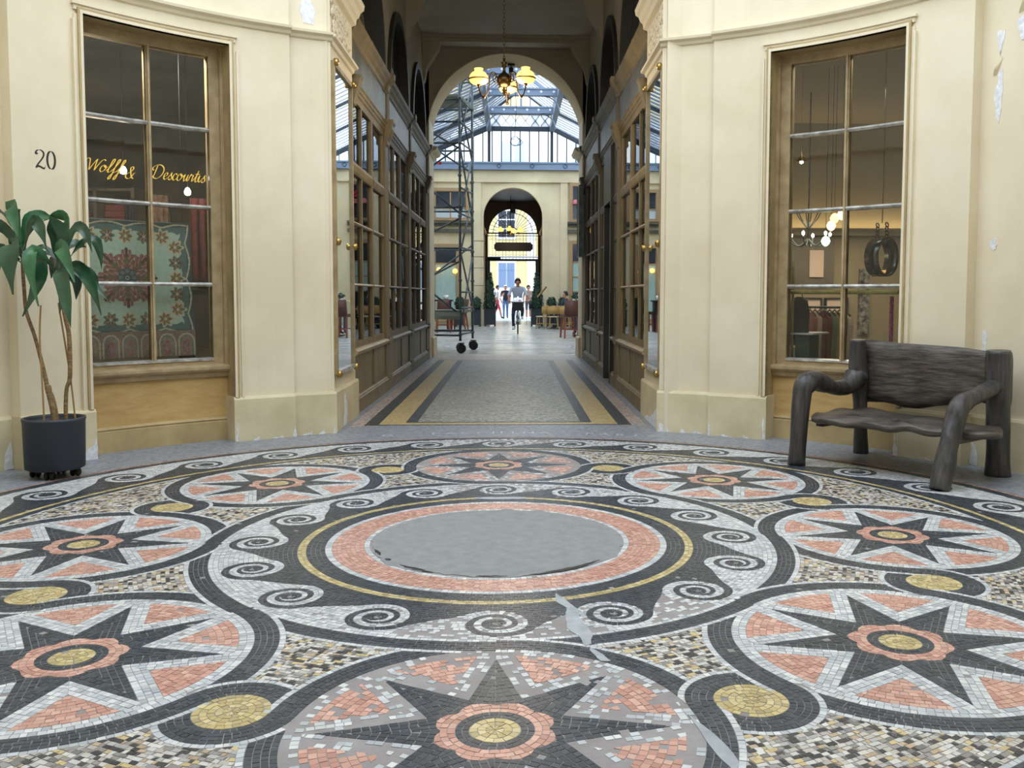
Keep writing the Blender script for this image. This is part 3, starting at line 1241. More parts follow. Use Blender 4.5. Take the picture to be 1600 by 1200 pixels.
patch(-1, R0W - .036, [(37.9, .01), (35.4, .01), (35.6, .035), (36.6, .07), (37.5, .11), (37.9, .16)], 'chipped_plaster', 'plaster', walls[-1], amp=.006)

# ---- the two shop windows
RG = 4.115
for side, nm in ((1, 'window_2'), (-1, 'window_1')):
    win = empty(nm, kind='structure')
    m = MB()          # plastered jambs and soffit
    arc2(m, side, 54.55, 55.1, 0, 3.33, R0W - .03, RBK, 1)
    arc2(m, side, 37.2, 37.7, 0, 3.33, R0W - .03, RBK, 1)
    arc2(m, side, 37.2, 55.1, 3.29, 3.33, R0W - .02, RBK)
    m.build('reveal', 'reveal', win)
    m = MB()          # wooden frame
    for t0, t1 in ((53.05, 54.55), (37.7, 39.3)):
        arc2(m, side, t0, t1, .62, 3.30, RG - .035, RG + .06, 1)
        arc2(m, side, *((54.2, 54.55) if t0 > 50 else (37.7, 38.05)), .62, 3.30, RG - .07, RG - .03, 1)
    arc2(m, side, 39.3, 53.05, 3.215, 3.30, RG - .035, RG + .06)
    arc2(m, side, 39.3, 53.05, .64, .695, RG - .035, RG + .06)
    m.build('frame', 'muntin', win)
    m = MB()
    arc2(m, side, 45.95, 46.45, .69, 3.22, RG - .028, RG + .03, 1)
    arc2(m, side, 46.1, 46.3, .69, 3.22, RG - .042, RG - .028, 1)
    m.build('mullion', 'muntin', win)
    for z in (1.325, 1.968, 2.61):
        m = MB()
        sweep2(m, side, 39.3, 53.05, [(RG - .04, z), (RG - .028, z + .016), (RG + .03, z + .016), (RG + .03, z - .016), (RG - .028, z - .016)])
        m.build('glazing_bar', 'bar_light', win)
    m = MB()
    sweep2(m, side, 39.3, 53.05, [(RG - .045, .685), (RG - .045, .70), (RG + .01, .712), (RG + .01, .685)])
    m.build('bottom_bead', 'bar_light', win)
    zs = (.70, 1.31, 1.34, 1.953, 1.984, 2.595, 2.626, 3.215)
    for k in range(4):
        for t0, t1 in ((39.3, 45.95), (46.45, 53.05)):
            m = MB()
            arc2(m, side, t0, t1, zs[2 * k], zs[2 * k + 1], RG - .003, RG + .003, 3)
            m.build('pane', 'glass_shop', win)
    m = MB()          # moulded sill
    sweep2(m, side, 37.7, 54.55, [(RG - .115, .60), (RG - .125, .615), (RG - .125, .637), (RG - .09, .65), (RG + .05, .66), (RG + .05, .55), (RG - .075, .55), (RG - .085, .58)])
    m.build('sill', 'muntin', win)
    m = MB()
    arc2(m, side, 37.7, 54.55, 0, .60, RG - .045, RG + .08)
    m.build('parapet_panel', 'sand_wood', win)
    m = MB()
    sweep2(m, side, 37.7, 54.55, [(RG - .07, 0), (RG - .07, .165), (RG - .062, .17), (RG - .062, .178), (RG - .07, .184), (RG - .06, .20), (RG - .04, .205), (RG - .02, 0)])
    m.build('parapet_base', 'reveal', win)


# ---- writing: number on the wall, gilt lettering on the glass
def catmull(pts, k=8):
    out = []
    n = len(pts)
    for i in range(n - 1):
        p0, p1, p2, p3 = (np.array(pts[max(i - 1, 0)], float), np.array(pts[i], float), np.array(pts[i + 1], float), np.array(pts[min(i + 2, n - 1)], float))
        for j in range(k):
            t = j / k
            out.append(.5 * (2 * p1 + (p2 - p0) * t + (2 * p0 - 5 * p1 + 4 * p2 - p3) * t * t + (3 * p1 - p0 - 3 * p2 + p3) * t ** 3))
    out.append(np.array(pts[-1], float))
    return out


def pen(mb, pts, put, nib, ang=42, thin=.12, raw=False):
    """stroke of a flat nib held at a fixed angle; put(a, b, t) places it on its surface"""
    c = pts if raw else catmull(pts)
    na = np.array([math.cos(math.radians(ang)), math.sin(math.radians(ang))]) * nib / 2
    vs, fs = [], []
    for i, p in enumerate(c):
        d = np.array(c[min(i + 1, len(c) - 1)]) - np.array(c[max(i - 1, 0)])
        l = np.linalg.norm(d) or 1
        nrm = np.array([-d[1], d[0]]) / l * nib * thin
        if nrm @ na < 0:
            nrm = -nrm
        o = na + nrm
        for s, t in ((-1, 0), (1, 0), (1, 1), (-1, 1)):
            q = np.array(p) + s * o
            vs.append(put(q[0], q[1], t))
    for i in range(len(c) - 1):
        for j in range(4):
            k = (j + 1) % 4
            fs.append((4 * i + j, 4 * i + k, 4 * i + 4 + k, 4 * i + 4 + j))
    fs += [(3, 2, 1, 0), tuple(4 * len(c) - 4 + k for k in range(4))]
    mb.add(vs, fs, False)


def put_wall(side, r, th0, z0, sc, th=.0015):
    """a runs to the reader's right, b upwards"""
    def f(a, b, t):
        ang = math.radians(A(side, th0)) - a * sc / r
        rr_ = r - th + th * t
        return (rr_ * math.cos(ang), rr_ * math.sin(ang), z0 + b * sc)
    return f


m = MB()
pw = put_wall(-1, R0W, 180 - 147.55, 2.135, .128)
pen(m, [(.04, .74), (.0, .84), (.1, .97), (.26, 1.0), (.42, .9), (.44, .72), (.33, .5), (.12, .22), (.0, .02)], pw, .085, ang=10)
pen(m, [(.0, .02), (.14, .10), (.3, .05), (.42, .0), (.50, .05), (.53, .2)], pw, .085, ang=80)
pen(m, [(.02, .74), (.06, .74), (.08, .78), (.04, .82), (.01, .78), (.03, .75)], pw, .07, ang=10)
ov = [(.86 + .22 * math.sin(2 * PI * i / 28), .5 + .5 * math.cos(2 * PI * i / 28)) for i in range(29)]
pen(m, ov, pw, .10, ang=0, thin=.1, raw=True)
m.build('house_number', 'ink', walls[-1])

GL = {   # cursive skeletons, x-height 1, ascender 2, descender -1
 'W': ([[(-.3, 1.75), (0, 2.05), (.35, 1.9), (.45, 1.2), (.55, .05)], [(.55, .05), (1.1, 1.2), (1.6, 2.05)], [(1.6, 2.05), (1.5, 1.2), (1.45, .05)], [(1.45, .05), (2.0, 1.2), (2.5, 1.95), (2.85, 2.05), (3.0, 1.85)]], 2.55),
 'o': ([[(.75, .95), (.4, 1.0), (.1, .6), (.1, .15), (.4, .0), (.75, .35), (.85, .75), (.65, 1.0), (.6, .8), (.95, .7), (1.15, .85)]], 1.05),
 'l': ([[(-.05, .2), (.5, 1.0), (.85, 1.8), (.8, 2.1), (.6, 1.95), (.35, 1.0), (.2, .25), (.35, 0), (.75, .3)]], .72),
 'f': ([[(-.05, .2), (.5, 1.0), (.9, 1.8), (.88, 2.1), (.68, 1.95), (.4, .8), (.1, -.6), (-.1, -1.0), (-.25, -.8), (.1, -.2), (.75, .3)]], .78),
 '&': ([[(1.5, .95), (1.25, .75), (.9, .1), (.5, -.12), (.12, .1), (.15, .55), (.7, 1.0), (1.05, 1.5), (.85, 1.85), (.6, 1.6), (.75, .9), (1.0, .2), (1.35, -.05)]], 1.9),
 'D': ([[(.75, 1.9), (.6, 1.2), (.35, .3), (.0, .05), (-.25, .25), (.1, .35), (.6, .05), (1.2, .1), (1.85, .8), (1.9, 1.6), (1.3, 2.05), (.5, 1.95), (.0, 1.55), (.15, 1.2), (.4, 1.3)]], 2.05),
 'e': ([[(.0, .35), (.45, .5), (.7, .85), (.5, 1.02), (.18, .7), (.15, .2), (.4, .0), (.9, .35)]], .82),
 's': ([[(-.05, .2), (.4, .75), (.55, 1.1), (.55, .75), (.7, .3), (.45, .0), (.15, .1), (.3, .2)], [(.7, .3), (.9, .4)]], .78),
 'c': ([[(.7, .8), (.6, 1.0), (.3, .9), (.1, .4), (.25, .0), (.55, .08), (.9, .4)]], .8),
 'u': ([[(.0, .5), (.3, 1.0), (.2, .4), (.25, .0), (.55, .2), (.85, .95)], [(.85, 1.0), (.75, .4), (.8, .02), (1.15, .35)]], 1.05),
 'r': ([[(.0, .4), (.3, 1.1), (.4, .92), (.7, .95), (.6, .5), (.62, .05), (.95, .35)]], .88),
 't': ([[(.0, .3), (.4, 1.0), (.6, 1.7), (.4, .8), (.3, .15), (.5, .0), (.8, .35)], [(.1, 1.15), (.9, 1.2)]], .68),
 'i': ([[(.0, .4), (.28, 1.0), (.2, .3), (.35, .0), (.7, .35)], [(.42, 1.42), (.46, 1.46)]], .62),
}


def write(mb, txt, put, nib=.17, x=0):
    for ch in txt:
        g, adv = GL[ch]
        for st in g:
            pen(mb, [(x + a + b * .28, b) for a, b in st], put, nib, ang=25, thin=.09)
        x += adv
    return x


win1 = bpy.data.objects['window_1']
rgl = RG - .006
for txt, th, z, sc, wide in (('W', 39.3, 2.19, .045, 1), ('olff', 40.75, 2.187, .052, 1), ('&', 43.5, 2.16, .05, 1), ('Descourtis', 46.4, 2.175, .055, .84)):
    m = MB()
    a_ = put_wall(-1, rgl, th, z, sc)
    write(m, txt, (lambda a, b, t, a_=a_, wide=wide: a_(a * wide, b, t)))
    m.build('gilt_lettering', 'gilt', win1)
# ================================================================== the passage with its shopfronts
BAY = (4.88, 7.68, 10.36, 13.3)
ZCEIL = 6.03


def sd(mb, side, d0, d1, y0, y1, z0, z1):
    """box on a passage side: d = distance out from the shopfront plane into the passage (negative: behind it)"""
    xw = XR + .02 if side > 0 else XL - .01
    a, b = xw - side * d0, xw - side * d1
    return mb.box(min(a, b), max(a, b), y0, y1, z0, z1)


def sdx(side, d):
    return (XR + .02 if side > 0 else XL - .01) - side * d


def prof_y(mb, side, prof, y0, y1):
    """closed (d, z) profile run along the passage"""
    k = len(prof)
    vs = [(sdx(side, d), y0, z) for d, z in prof] + [(sdx(side, d), y1, z) for d, z in prof]
    fs = [tuple(range(k)), tuple(range(2 * k - 1, k - 1, -1))] + [(j, (j + 1) % k, (j + 1) % k + k, j + k) for j in range(k)]
    mb.add(vs, fs, False)
    return mb


DOOR = {(1, 1): (8.12, 9.1)}          # the open doorway on the right
for side, nm in ((1, 'wall_passage_right'), (-1, 'wall_passage_left')):
    # masonry pier at the mouth
    m = MB()
    sd(m, side, .03, -.35, 3.62, BAY[0], 0, 5.8)
    wall = m.build(nm, 'cream')
    tag(wall, kind='structure')
    m = MB()
    prof_y(m, side, [(.065, 0), (.065, ZP - .02), (.055, ZP), (.0, ZP), (.0, 0)], 3.66, BAY[0])
    m.build('plinth', 'cream_dirty', wall)
    m = MB()
    prof_y(m, side, [(.03, ZC), (.05, ZC + .01), (.06, ZC + .04), (.095, ZC + .05), (.1, ZC + .07), (.0, ZC + .08), (.0, ZC)], 3.66, BAY[0] - .02)
    prof_y(m, side, [(.03, 3.93), (.07, 3.95), (.08, 4.0), (.10, 4.02), (.12, 4.07), (.15, 4.09), (.16, 4.14), (.0, 4.16), (.0, 3.93)], 3.55, BAY[0] + .02)
    m.build('impost', 'cream', wall)
    m = MB()          # carved leafwork between string course and impost
    rr_ = random.Random(5)
    for k in range(34):
        y = 3.80 + .85 * k / 33 + rr_.uniform(-.02, .02)
        for q in range(2):
            z = 3.62 + .2 * math.sin(k * .7 + q * 2.2) * .5 + .1 + rr_.uniform(-.04, .04)
            s_ = rr_.uniform(.018, .034)
            pts = [(sdx(side, .04), y + s_ * 1.4 * math.cos(t) * .9, z + s_ * 1.4 * math.sin(t)) for t in [0, .8, 1.6, 2.4, 3.2, 4.0]]
            m.tube(pts, [.016, .018, .016, .014, .011, .006], n=5)
    o = m.build('carved_ornament', 'cream', wall)
    tag(o, kind='stuff')
    # chip in the plinth near the corner
    m = MB()
    ol = ragged([(4.02, .02), (4.12, .02), (4.2, .1), (4.16, .24), (4.1, .3), (4.06, .2)] if side < 0 else [(3.7, .01), (4.6, .01), (4.3, .06), (4.0, .12), (3.8, .2)], .02, 3)
    m.prism(ol, lambda y, z, t: (sdx(side, .068 - t), y, z), .004)
    m.build('chipped_plaster', 'plaster', wall)
    # tall framed mirror on the pier
    t = empty('pier_mirror', (sdx(side, .03), 4.2, .53))
    t.location = (0, 0, 0)
    tag(t, 'tall narrow brown-framed mirror on the %s passage pier' % ('left' if side < 0 else 'right'), 'mirror')
    m = MB()
    y0, y1, z0, z1 = 3.80, 4.66, .55, 3.28
    sd(m, side, .045, .03, y0, y1, z0, z1)
    m.build('mirror_glass', 'mirror', t)
    m = MB()
    for a, b, c, d in ((y0 - .05, y0, z0 - .03, z1 + .04), (y1, y1 + .035, z0 - .03, z1 + .04), (y0, y1, z1, z1 + .04)):
        sd(m, side, .065, .03, a, b, c, d)
    m.build('frame', 'muntin', t)
    m = MB()
    sd(m, side, .075, .03, y0 - .02, y1 + .03, z0 - .035, z0)
    m.build('bottom_rail', 'bar_light', t)
    for yy in (y0 - .02, y1 + .02):
        for zz_ in (z0 - .03, 1.72, z1 + .03):
            m = MB()
            m.lathe([(0, -.035), (.02, -.03), (.03, 0), (.02, .03), (0, .035)], (sdx(side, .075), yy, zz_), 8)
            m.build('clip', 'brass', t)

    # ---- shopfront: one thing per bay
    for b in range(3):
        y0, y1 = BAY[b] + .01, BAY[b + 1] - .34
        wood = ('olive_wood', 'dark_wood', 'dark_wood')[b]
        ordn = ('first', 'second', 'third')[b]
        sf = empty('shopfront')
        tag(sf, 'wooden shopfront, %s from the round hall on the %s side of passage' % (ordn, 'left' if side < 0 else 'right'), 'shopfront', 'shopfronts along the passage')
        dr = DOOR.get((side, b))
        # openings along the bay: (y0, y1, kind)
        L = y1 - y0
        if dr:
            cells = [(y0, dr[0], 'win'), (dr[0], dr[1], 'door'), (dr[1], y1, 'win')]
        else:
            cells = [(y0, y0 + .60 * L, 'win2'), (y0 + .60 * L, y1, 'win')]
        for (a, c, kd) in cells:
            st = .06
            if kd == 'door':
                m = MB()
                sd(m, side, .05, -.12, a, a + .1, 0, 3.3)
                sd(m, side, .05, -.12, c - .1, c, 0, 3.3)
                sd(m, side, .05, -.12, a + .1, c - .1, 2.55, 3.3)
                m.build('door_frame', 'black_door', sf)
                m = MB()
                x = sdx(side, -.1)
                m.box(min(x, x + side * .85), max(x, x + side * .85), c - .16, c - .11, .02, 2.52)
                d_ = m.build('open_door', 'black_door', sf)
                m = MB()
                m.tube([(x + side * .75, c - .18, 1.0), (x + side * .75, c - .24, 1.0), (x + side * .65, c - .24, 1.0)], .012, 6)
                m.build('handle', 'brass', d_)
                continue
            # frame
            m = MB()
            sd(m, side, .0, -.05, a, a + st, .67, 3.34)
            sd(m, side, .0, -.05, c - st, c, .67, 3.34)
            sd(m, side, .0, -.05, a + st, c - st, 3.26, 3.34)
            sd(m, side, .0, -.05, a + st, c - st, .67, .75)
            cols_ = 2 if kd == 'win2' else 1
            ws = (c - a - 2 * st) / cols_
            for k in range(1, cols_):
                sd(m, side, -.002, -.05, a + st + k * ws - .03, a + st + k * ws + .03, .75, 3.26)
            m.build('frame', wood, sf)
            m = MB()
            prof_y(m, side, [(.0, 2.50), (.012, 2.52), (.02, 2.58), (.004, 2.62), (-.05, 2.62), (-.05, 2.50)], a + st, c - st)
            m.build('transom', wood, sf)
            for z in (1.345, 1.99):
                m = MB()
                prof_y(m, side, [(.0, z - .012), (.012, z), (.0, z + .016), (-.05, z + .016), (-.05, z - .014)], a + st, c - st)
                m.build('glazing_bar', 'muntin' if b == 0 else wood, sf)
            zs = (.75, 1.333, 1.361, 1.976, 2.006, 2.50, 2.62, 3.26)
            for k in range(cols_):
                for q in range(4):
                    m = MB()
                    ya, yb = a + st + k * ws + (.03 if k else 0), a + st + (k + 1) * ws - (.03 if k < cols_ - 1 else 0)
                    sd(m, side, -.028, -.032, ya, yb, zs[2 * q], zs[2 * q + 1])
                    m.build('pane', 'glass', sf)
            # inner side of the deep frame, seen through the glass
            m = MB()
            sd(m, side, -.05, -.14, c - st, c, .67, 3.34)
            m.build('lining', 'sand_wood' if (b == 0 or (side > 0 and b == 2)) else wood, sf)
            # stall riser
            m = MB()
            sd(m, side, -.0, -.12, a, c, .0, .60)
            m.build('stall_panel', ('olive_wood', 'olive_wood', 'dark_wood')[b], sf)
            m = MB()
            prof_y(m, side, [(.045, 0), (.045, .15), (.035, .16), (.035, .17), (.02, .185), (-.01, .19), (-.01, 0)], a, c)
            m.build('base_board', ('olive_wood', 'olive_wood', 'dark_wood')[b], sf)
            m = MB()
            prof_y(m, side, [(-.02, .60), (.03, .61), (.05, .63), (.06, .655), (.03, .675), (-.05, .69), (-.05, .60)], a, c)
            m.build('sill', ('muntin', 'olive_wood', 'dark_wood')[b], sf)
            if kd == 'win2' and not dr:
                m = MB()
                sd(m, side, .012, -.01, c - .09, c + .03, 0, .62)
                m.build('riser_post', wood, sf)
        # entablature: architrave, sign board, cornice
        ya, yb = BAY[b] + .01, BAY[b + 1] - .005
        m = MB()
        prof_y(m, side, [(.0, 3.34), (.015, 3.35), (.015, 3.38), (.03, 3.39), (.03, 3.42), (.045, 3.44), (.0, 3.46), (-.1, 3.46), (-.1, 3.34)], ya, yb)
        m.build('architrave', wood, sf)
        m = MB()
        sd(m, side, .0, -.1, ya + .1, yb - .06, 3.46, 3.85)
        m.build('sign_board', 'sign_band', sf)
        m = MB()
        sd(m, side, .02, -.1, ya, ya + .1, 3.46, 3.86)
        sd(m, side, .02, -.1, yb - .06, yb, 3.46, 3.86)
        prof_y(m, side, [(.0, 3.85), (.02, 3.86), (.025, 3.90), (.055, 3.93), (.06, 3.96), (.095, 3.98), (.1, 4.03), (.0, 4.06), (-.1, 4.06), (-.1, 3.85)], ya, yb)
        m.build('cornice', wood, sf)
        # console at the bay line, with its post
        m = MB()
        yc = BAY[b + 1] - .17
        prof_y(m, side, [(.0, 3.14), (.045, 3.17), (.04, 3.22), (.07, 3.28), (.1, 3.36), (.1, 3.42), (.12, 3.44), (.12, 3.48), (.0, 3.49)], yc - .13, yc + .11)
        m.build('console', wood, sf)
        m = MB()
        prof_y(m, side, [(.0, 3.84), (.05, 3.86), (.06, 3.93), (.125, 4.0), (.13, 4.07), (.0, 4.08)], yc - .1, yc + .08)
        m.build('cornice_block', wood, sf)
        m = MB()
        sd(m, side, .018, -.1, yc - .16, yc + .16, 0, 3.2)
        sd(m, side, .046, -.1, yc - .165, yc + .165, 0, .2)
        sd(m, side, .06, -.1, yc - .165, yc + .165, .6, .69)
        m.build('pilaster', wood, sf)
        if b == 0:
            m = MB()
            prof_y(m, side, [(.0, 3.16), (.04, 3.18), (.06, 3.27), (.09, 3.36), (.1, 3.42), (.12, 3.46), (.0, 3.48)], BAY[0] + .01, BAY[0] + .16)
            m.build('console', wood, sf)
        # lunette above: wall with an arched recess, dark glazing with ribs
        cy, rl = (ya + yb) / 2, 1.08
        out = [(ya - .01, 4.06), (cy - rl, 4.06)] + [(cy - rl * math.cos(PI * k / 28), 4.06 + 1.15 * math.sin(PI * k / 28)) for k in range(1, 28)] + [(cy + rl, 4.06), (yb + .01, 4.06), (yb + .01, 6.1), (ya - .01, 6.1)]
        m = MB()
        m.prism(out, lambda y, z, t: (sdx(side, -.02 - t), y, z), .2)
        m.build('lunette_wall', 'ceil', wall)
        lu = empty('window_%d' % (3 + b + (3 if side < 0 else 0)), kind='structure')

        def arch_band(mb, r0, r1, d0, d1, k=24, zb=4.06):
            vs, fs = [], []
            for i in range(k + 1):
                c_a, s_a = math.cos(PI * i / k), math.sin(PI * i / k)
                for r, d in ((r0, d0), (r1, d0), (r1, d1), (r0, d1)):
                    vs.append((sdx(side, d), cy - r * c_a, zb + r * 1.065 * s_a))
            for i in range(k):
                for j in range(4):
                    fs.append((4 * i + j, 4 * i + (j + 1) % 4, 4 * i + 4 + (j + 1) % 4, 4 * i + 4 + j))
            mb.add(vs, fs, False)

        m = MB()
        arch_band(m, rl - .05, rl + .06, -.2, .03)
        m.build('archivolt', 'lunette_dark', lu)
        m = MB()
        arch_band(m, rl - .16, rl - .06, -.2, -.1)
        for yy in (-.42, 0, .42):
            hh = 1.065 * math.sqrt((rl - .1) ** 2 - yy * yy)
            sd(m, side, -.13, -.19, cy + yy - .03, cy + yy + .03, 4.06, 4.06 + hh)
        m.build('ribs', 'lunette_dark', lu)
        m = MB()
        arch_band(m, .42, .48, -.17, -.11, zb=4.06)
        m.build('inner_arch', 'sign_band', lu)
        m = MB()
        m.prism([(cy - rl, 4.06)] + [(cy - rl * math.cos(PI * k / 20), 4.06 + 1.15 * math.sin(PI * k / 20)) for k in range(1, 20)] + [(cy + rl, 4.06)],
                lambda y, z, t: (sdx(side, -.2 - t), y, z), .01)
        m.build('pane', 'pane_dark', lu)
    # rooms behind the second and third shopfronts (the first looks into the corner shop)
    m = MB()
    sd(m, side, -2.6, -2.7, BAY[1], BAY[3], -.05, 4.1)
    for yy in BAY[1:]:
        sd(m, side, -.35, -2.6, yy - .05, yy + .05, -.05, 4.1)
    sd(m, side, -.05, -2.7, BAY[1], BAY[3], 3.6, 3.7)
    sd(m, side, -.12, -2.7, BAY[1], BAY[3], -.06, .0)
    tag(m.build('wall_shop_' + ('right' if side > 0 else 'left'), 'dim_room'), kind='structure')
    m = MB()
    sd(m, side, -.25, -.45, BAY[0] - .1, BAY[3] + .3, 3.55, 6.1)
    tag(m.build('wall_upper_' + ('right' if side > 0 else 'left'), 'ceil'), kind='structure')
    # end pier under the arch
    m = MB()
    sd(m, side, .05, -.5, BAY[3], 14.3, 0, 6.1)
    ep = m.build('wall_arch_pier_' + ('right' if side > 0 else 'left'), 'cream')
    tag(ep, kind='structure')
    m = MB()
    prof_y(m, side, [(.10, 0), (.10, ZP), (.08, ZP + .02), (.0, ZP + .02), (.0, 0)], BAY[3] + .25, 14.32)
    m.build('plinth', 'cream_dirty', ep)
    m = MB()
    prof_y(m, side, [(.03, 3.93), (.07, 3.95), (.09, 4.0), (.17, 4.03), (.2, 4.09), (.0, 4.12), (.0, 3.93)], BAY[3] + .05, 14.36)
    m.build('impost', 'cream_dirty', ep)

# ceiling with its beams and sloping coves
m = MB()
m.box(XL - .4, XR + .4, 3.6, 14.3, ZCEIL, ZCEIL + .1)
ceiling = m.build('ceiling', 'ceil')
tag(ceiling, kind='structure')
for y in (4.9, 7.55, 10.2, 12.9):
    m = MB()
    m.box(XL - .1, XR + .1, y - .16, y + .16, ZCEIL - .12, ZCEIL)
    m.box(XL - .1, XR + .1, y - .22, y + .22, ZCEIL - .05, ZCEIL)
    m.build('beam', 'ceil', ceiling)
    for side in (1, -1):
        m = MB()
        ol = [(0, 5.2), (.03, 5.2), (.08, 5.45), (.3, 5.8), (.36, ZCEIL), (0, ZCEIL)]
        m.prism(ol, lambda d, z, t, side=side, y=y: (sdx(side, d - .02), y - .13 + t, z), .26)
        m.build('bracket', 'ceil', ceiling)
# end wall pierced by the arch
xc = (XL + XR) / 2 + .01
ar, az = 1.515, 4.34
m = MB()
ol = [(-2.1, 3.95), (-ar, 3.95), (-ar, az)] + [(-ar * math.cos(PI * k / 40), az + ar * math.sin(PI * k / 40)) for k in range(1, 40)] + [(ar, az), (ar, 3.95), (2.1, 3.95), (2.1, 7.2), (-2.1, 7.2)]
m.prism(ol, lambda a, z, t: (xc + a, 13.3 + t, z), .98)
ew = m.build('wall_arch', 'ceil')
tag(ew, kind='structure')
m = MB()
k = 48
vs, fs = [], []
for i in range(k + 1):
    c_a, s_a = math.cos(PI * i / k), math.sin(PI * i / k)
    for r, y in ((ar - .012, 13.29), (ar + .005, 13.29), (ar + .005, 14.3), (ar - .012, 14.3)):
        vs.append((xc - r * c_a, y, az + r * s_a))
for i in range(k):
    for j in range(4):
        fs.append((4 * i + j, 4 * i + (j + 1) % 4, 4 * i + 4 + (j + 1) % 4, 4 * i + 4 + j))
m.add(vs, fs, False)
m.build('soffit', 'soffit', ew)
m = MB()
m.box(XL + .1, XR - .1, 13.24, 13.3, ZCEIL - .1, ZCEIL - .06)
m.build('cornice_strip', 'ceil', ew)
# ================================================================== the glass-roofed gallery beyond
YB = 32.5                     # its far wall
GX0, GX1 = -4.0, 4.4          # its side walls
ZG = 6.2                      # gutter height
m = MB()
m.box(GX0 - .3, GX1 + .3, 14.3, YB + .2, -.06, .002)
court = m.build('floor_gallery', 'hall_floor')
tag(court, kind='structure')
for (r0, r1, yc, xc_) in ((1.55, 1.66, 17.6, .1), (1.35, 1.40, 17.6, .1)):
    m = MB()
    k = 64
    vs, fs = [], []
    for i in range(k):
        a = 2 * PI * i / k
        for r, z in ((r0, .0035), (r1, .0035), (r1, 0), (r0, 0)):
            vs.append((xc_ + r * math.cos(a), yc + r * math.sin(a), z))
    for i in range(k):
        for j in range(4):
            fs.append((4 * i + j, 4 * i + (j + 1) % 4, (4 * i + 4) % (4 * k) + (j + 1) % 4, (4 * i + 4) % (4 * k) + j))
    m.add(vs, fs, False)
    m.build('inlaid_ring', 'bardiglio', court)
for y in (14.9, 20.2, 21.6, 24.3, 26.8, 29.0, 30.6):     # bands of darker mosaic across the floor
    m = MB()
    rr_ = random.Random(int(y * 10))
    x = GX0 + .4
    while x < GX1 - .5:
        w_ = rr_.uniform(.15, .7)
        m.box(x, x + w_, y - .05, y + .05, 0, .0032)
        x += w_ + rr_.uniform(.15, .9)
    o = m.build('inlaid_band', 'dark_chips', court)
for nm, x0, x1 in (('wall_gallery_left', GX0 - .4, GX0), ('wall_gallery_right', GX1, GX1 + .4)):
    m = MB()
    m.box(x0, x1, 14.28, YB, 0, ZG)
    w = m.build(nm, 'cream_far')
    tag(w, kind='structure')
    # shop bays down the side walls, seen in mirrors and glass
    for k in range(5):
        y = 16.2 + k * 3.3
        xi = x1 - .02 if x1 < 0 else x0 + .02
        for z0, z1 in ((.5, 3.0), (4.1, 5.4)):
            b_ = MB()
            b_.box(xi - .03, xi + .03, y - .8, y + .8, z0, z1)
            f_ = b_.build('window', 'brown_frame', w)
            b_ = MB()
            b_.box(xi - .035, xi + .035, y - .7, y - .03, z0 + .1, z1 - .1)
            b_.box(xi - .035, xi + .035, y + .03, y + .7, z0 + .1, z1 - .1)
            b_.build('pane', 'pane_dark', f_)
    b_ = MB()
    b_.box(min(x1, x0) - (-.4 if x1 > 0 and x0 > 0 else 0) * 0, max(x0, x1), 14.3, YB, 3.45, 3.6)
    b_.box(x1 - .02 if x1 < 0 else x0 - .1, x1 + .1 if x1 < 0 else x0 + .02, 14.3, YB, 3.5, 3.62)
    b_.build('ledge', 'slate_ledge', w)

# far wall with the arch into the second passage
AX, AR, AZ = .10, 1.19, 4.33
px2x = lambda u: (u - 800.5) / 38.7 + .075
px2z = lambda v: 1.247 + (463 - v) / 38.7


def wall_xz(mb, ol, y0, y1):
    mb.prism(ol, lambda a, z, t: (a, y0 + t, z), y1 - y0)


m = MB()
ol = [(GX0, 0), (AX - AR, 0), (AX - AR, AZ)] + [(AX - AR * math.cos(PI * k / 32), AZ + AR * math.sin(PI * k / 32)) for k in range(1, 32)] + [(AX + AR, AZ), (AX + AR, 0), (GX1, 0), (GX1, ZG), (GX0, ZG)]
wall_xz(m, ol, YB, YB + .4)
fw_ = m.build('wall_gallery_end', 'cream_far')
tag(fw_, kind='structure')


def ring_xz(mb, cx, cz, r0, r1, y0, y1, a0=0, a1=180, k=32):
    vs, fs = [], []
    for i in range(k + 1):
        a = math.radians(a0 + (a1 - a0) * i / k)
        for r, y in ((r0, y0), (r1, y0), (r1, y1), (r0, y1)):
            vs.append((cx + r * math.cos(a), y, cz + r * math.sin(a)))
    for i in range(k):
        for j in range(4):
            fs.append((4 * i + j, 4 * i + (j + 1) % 4, 4 * i + 4 + (j + 1) % 4, 4 * i + 4 + j))
    fs += [(3, 2, 1, 0), (4 * k, 4 * k + 1, 4 * k + 2, 4 * k + 3)]
    mb.add(vs, fs, False)


m = MB()
ring_xz(m, AX, AZ, AR - .01, AR + .07, YB - .06, YB + .02)
ring_xz(m, AX, AZ, AR + .07, AR + .2, YB - .03, YB + .02)
for s in (-1, 1):
    m.box(AX + s * (AR + .03) - .04, AX + s * (AR + .03) + .04, YB - .05, YB, 0, AZ)
    m.box(AX + s * (AR + .135) - .065, AX + s * (AR + .135) + .065, YB - .03, YB, 0, AZ)
m.build('arch_moulding', 'cream_far', fw_)
m = MB()
for u0, u1 in ((738, 752), (875, 886)):
    m.box(px2x(u0), px2x(u1), YB - .07, YB, 0, 6.0)
m.build('pilaster', 'cream_far', fw_)
m = MB()
m.box(GX0, GX1, YB - .10, YB, 5.72, 5.80)
m.box(GX0, GX1, YB - .06, YB, 5.80, 6.2)
m.build('frieze', 'cream_far', fw_)
m = MB()
for s, u0, u1 in ((-1, 676, 738), (1, 886, 930)):
    m.box(px2x(u0), px2x(u1), YB - .12, YB, 3.98, 4.08)
    m.box(px2x(u0), px2x(u1), YB - .22, YB, 4.08, 4.16)
    m.box(px2x(u0), px2x(u1), YB - .14, YB, 3.72, 3.86)
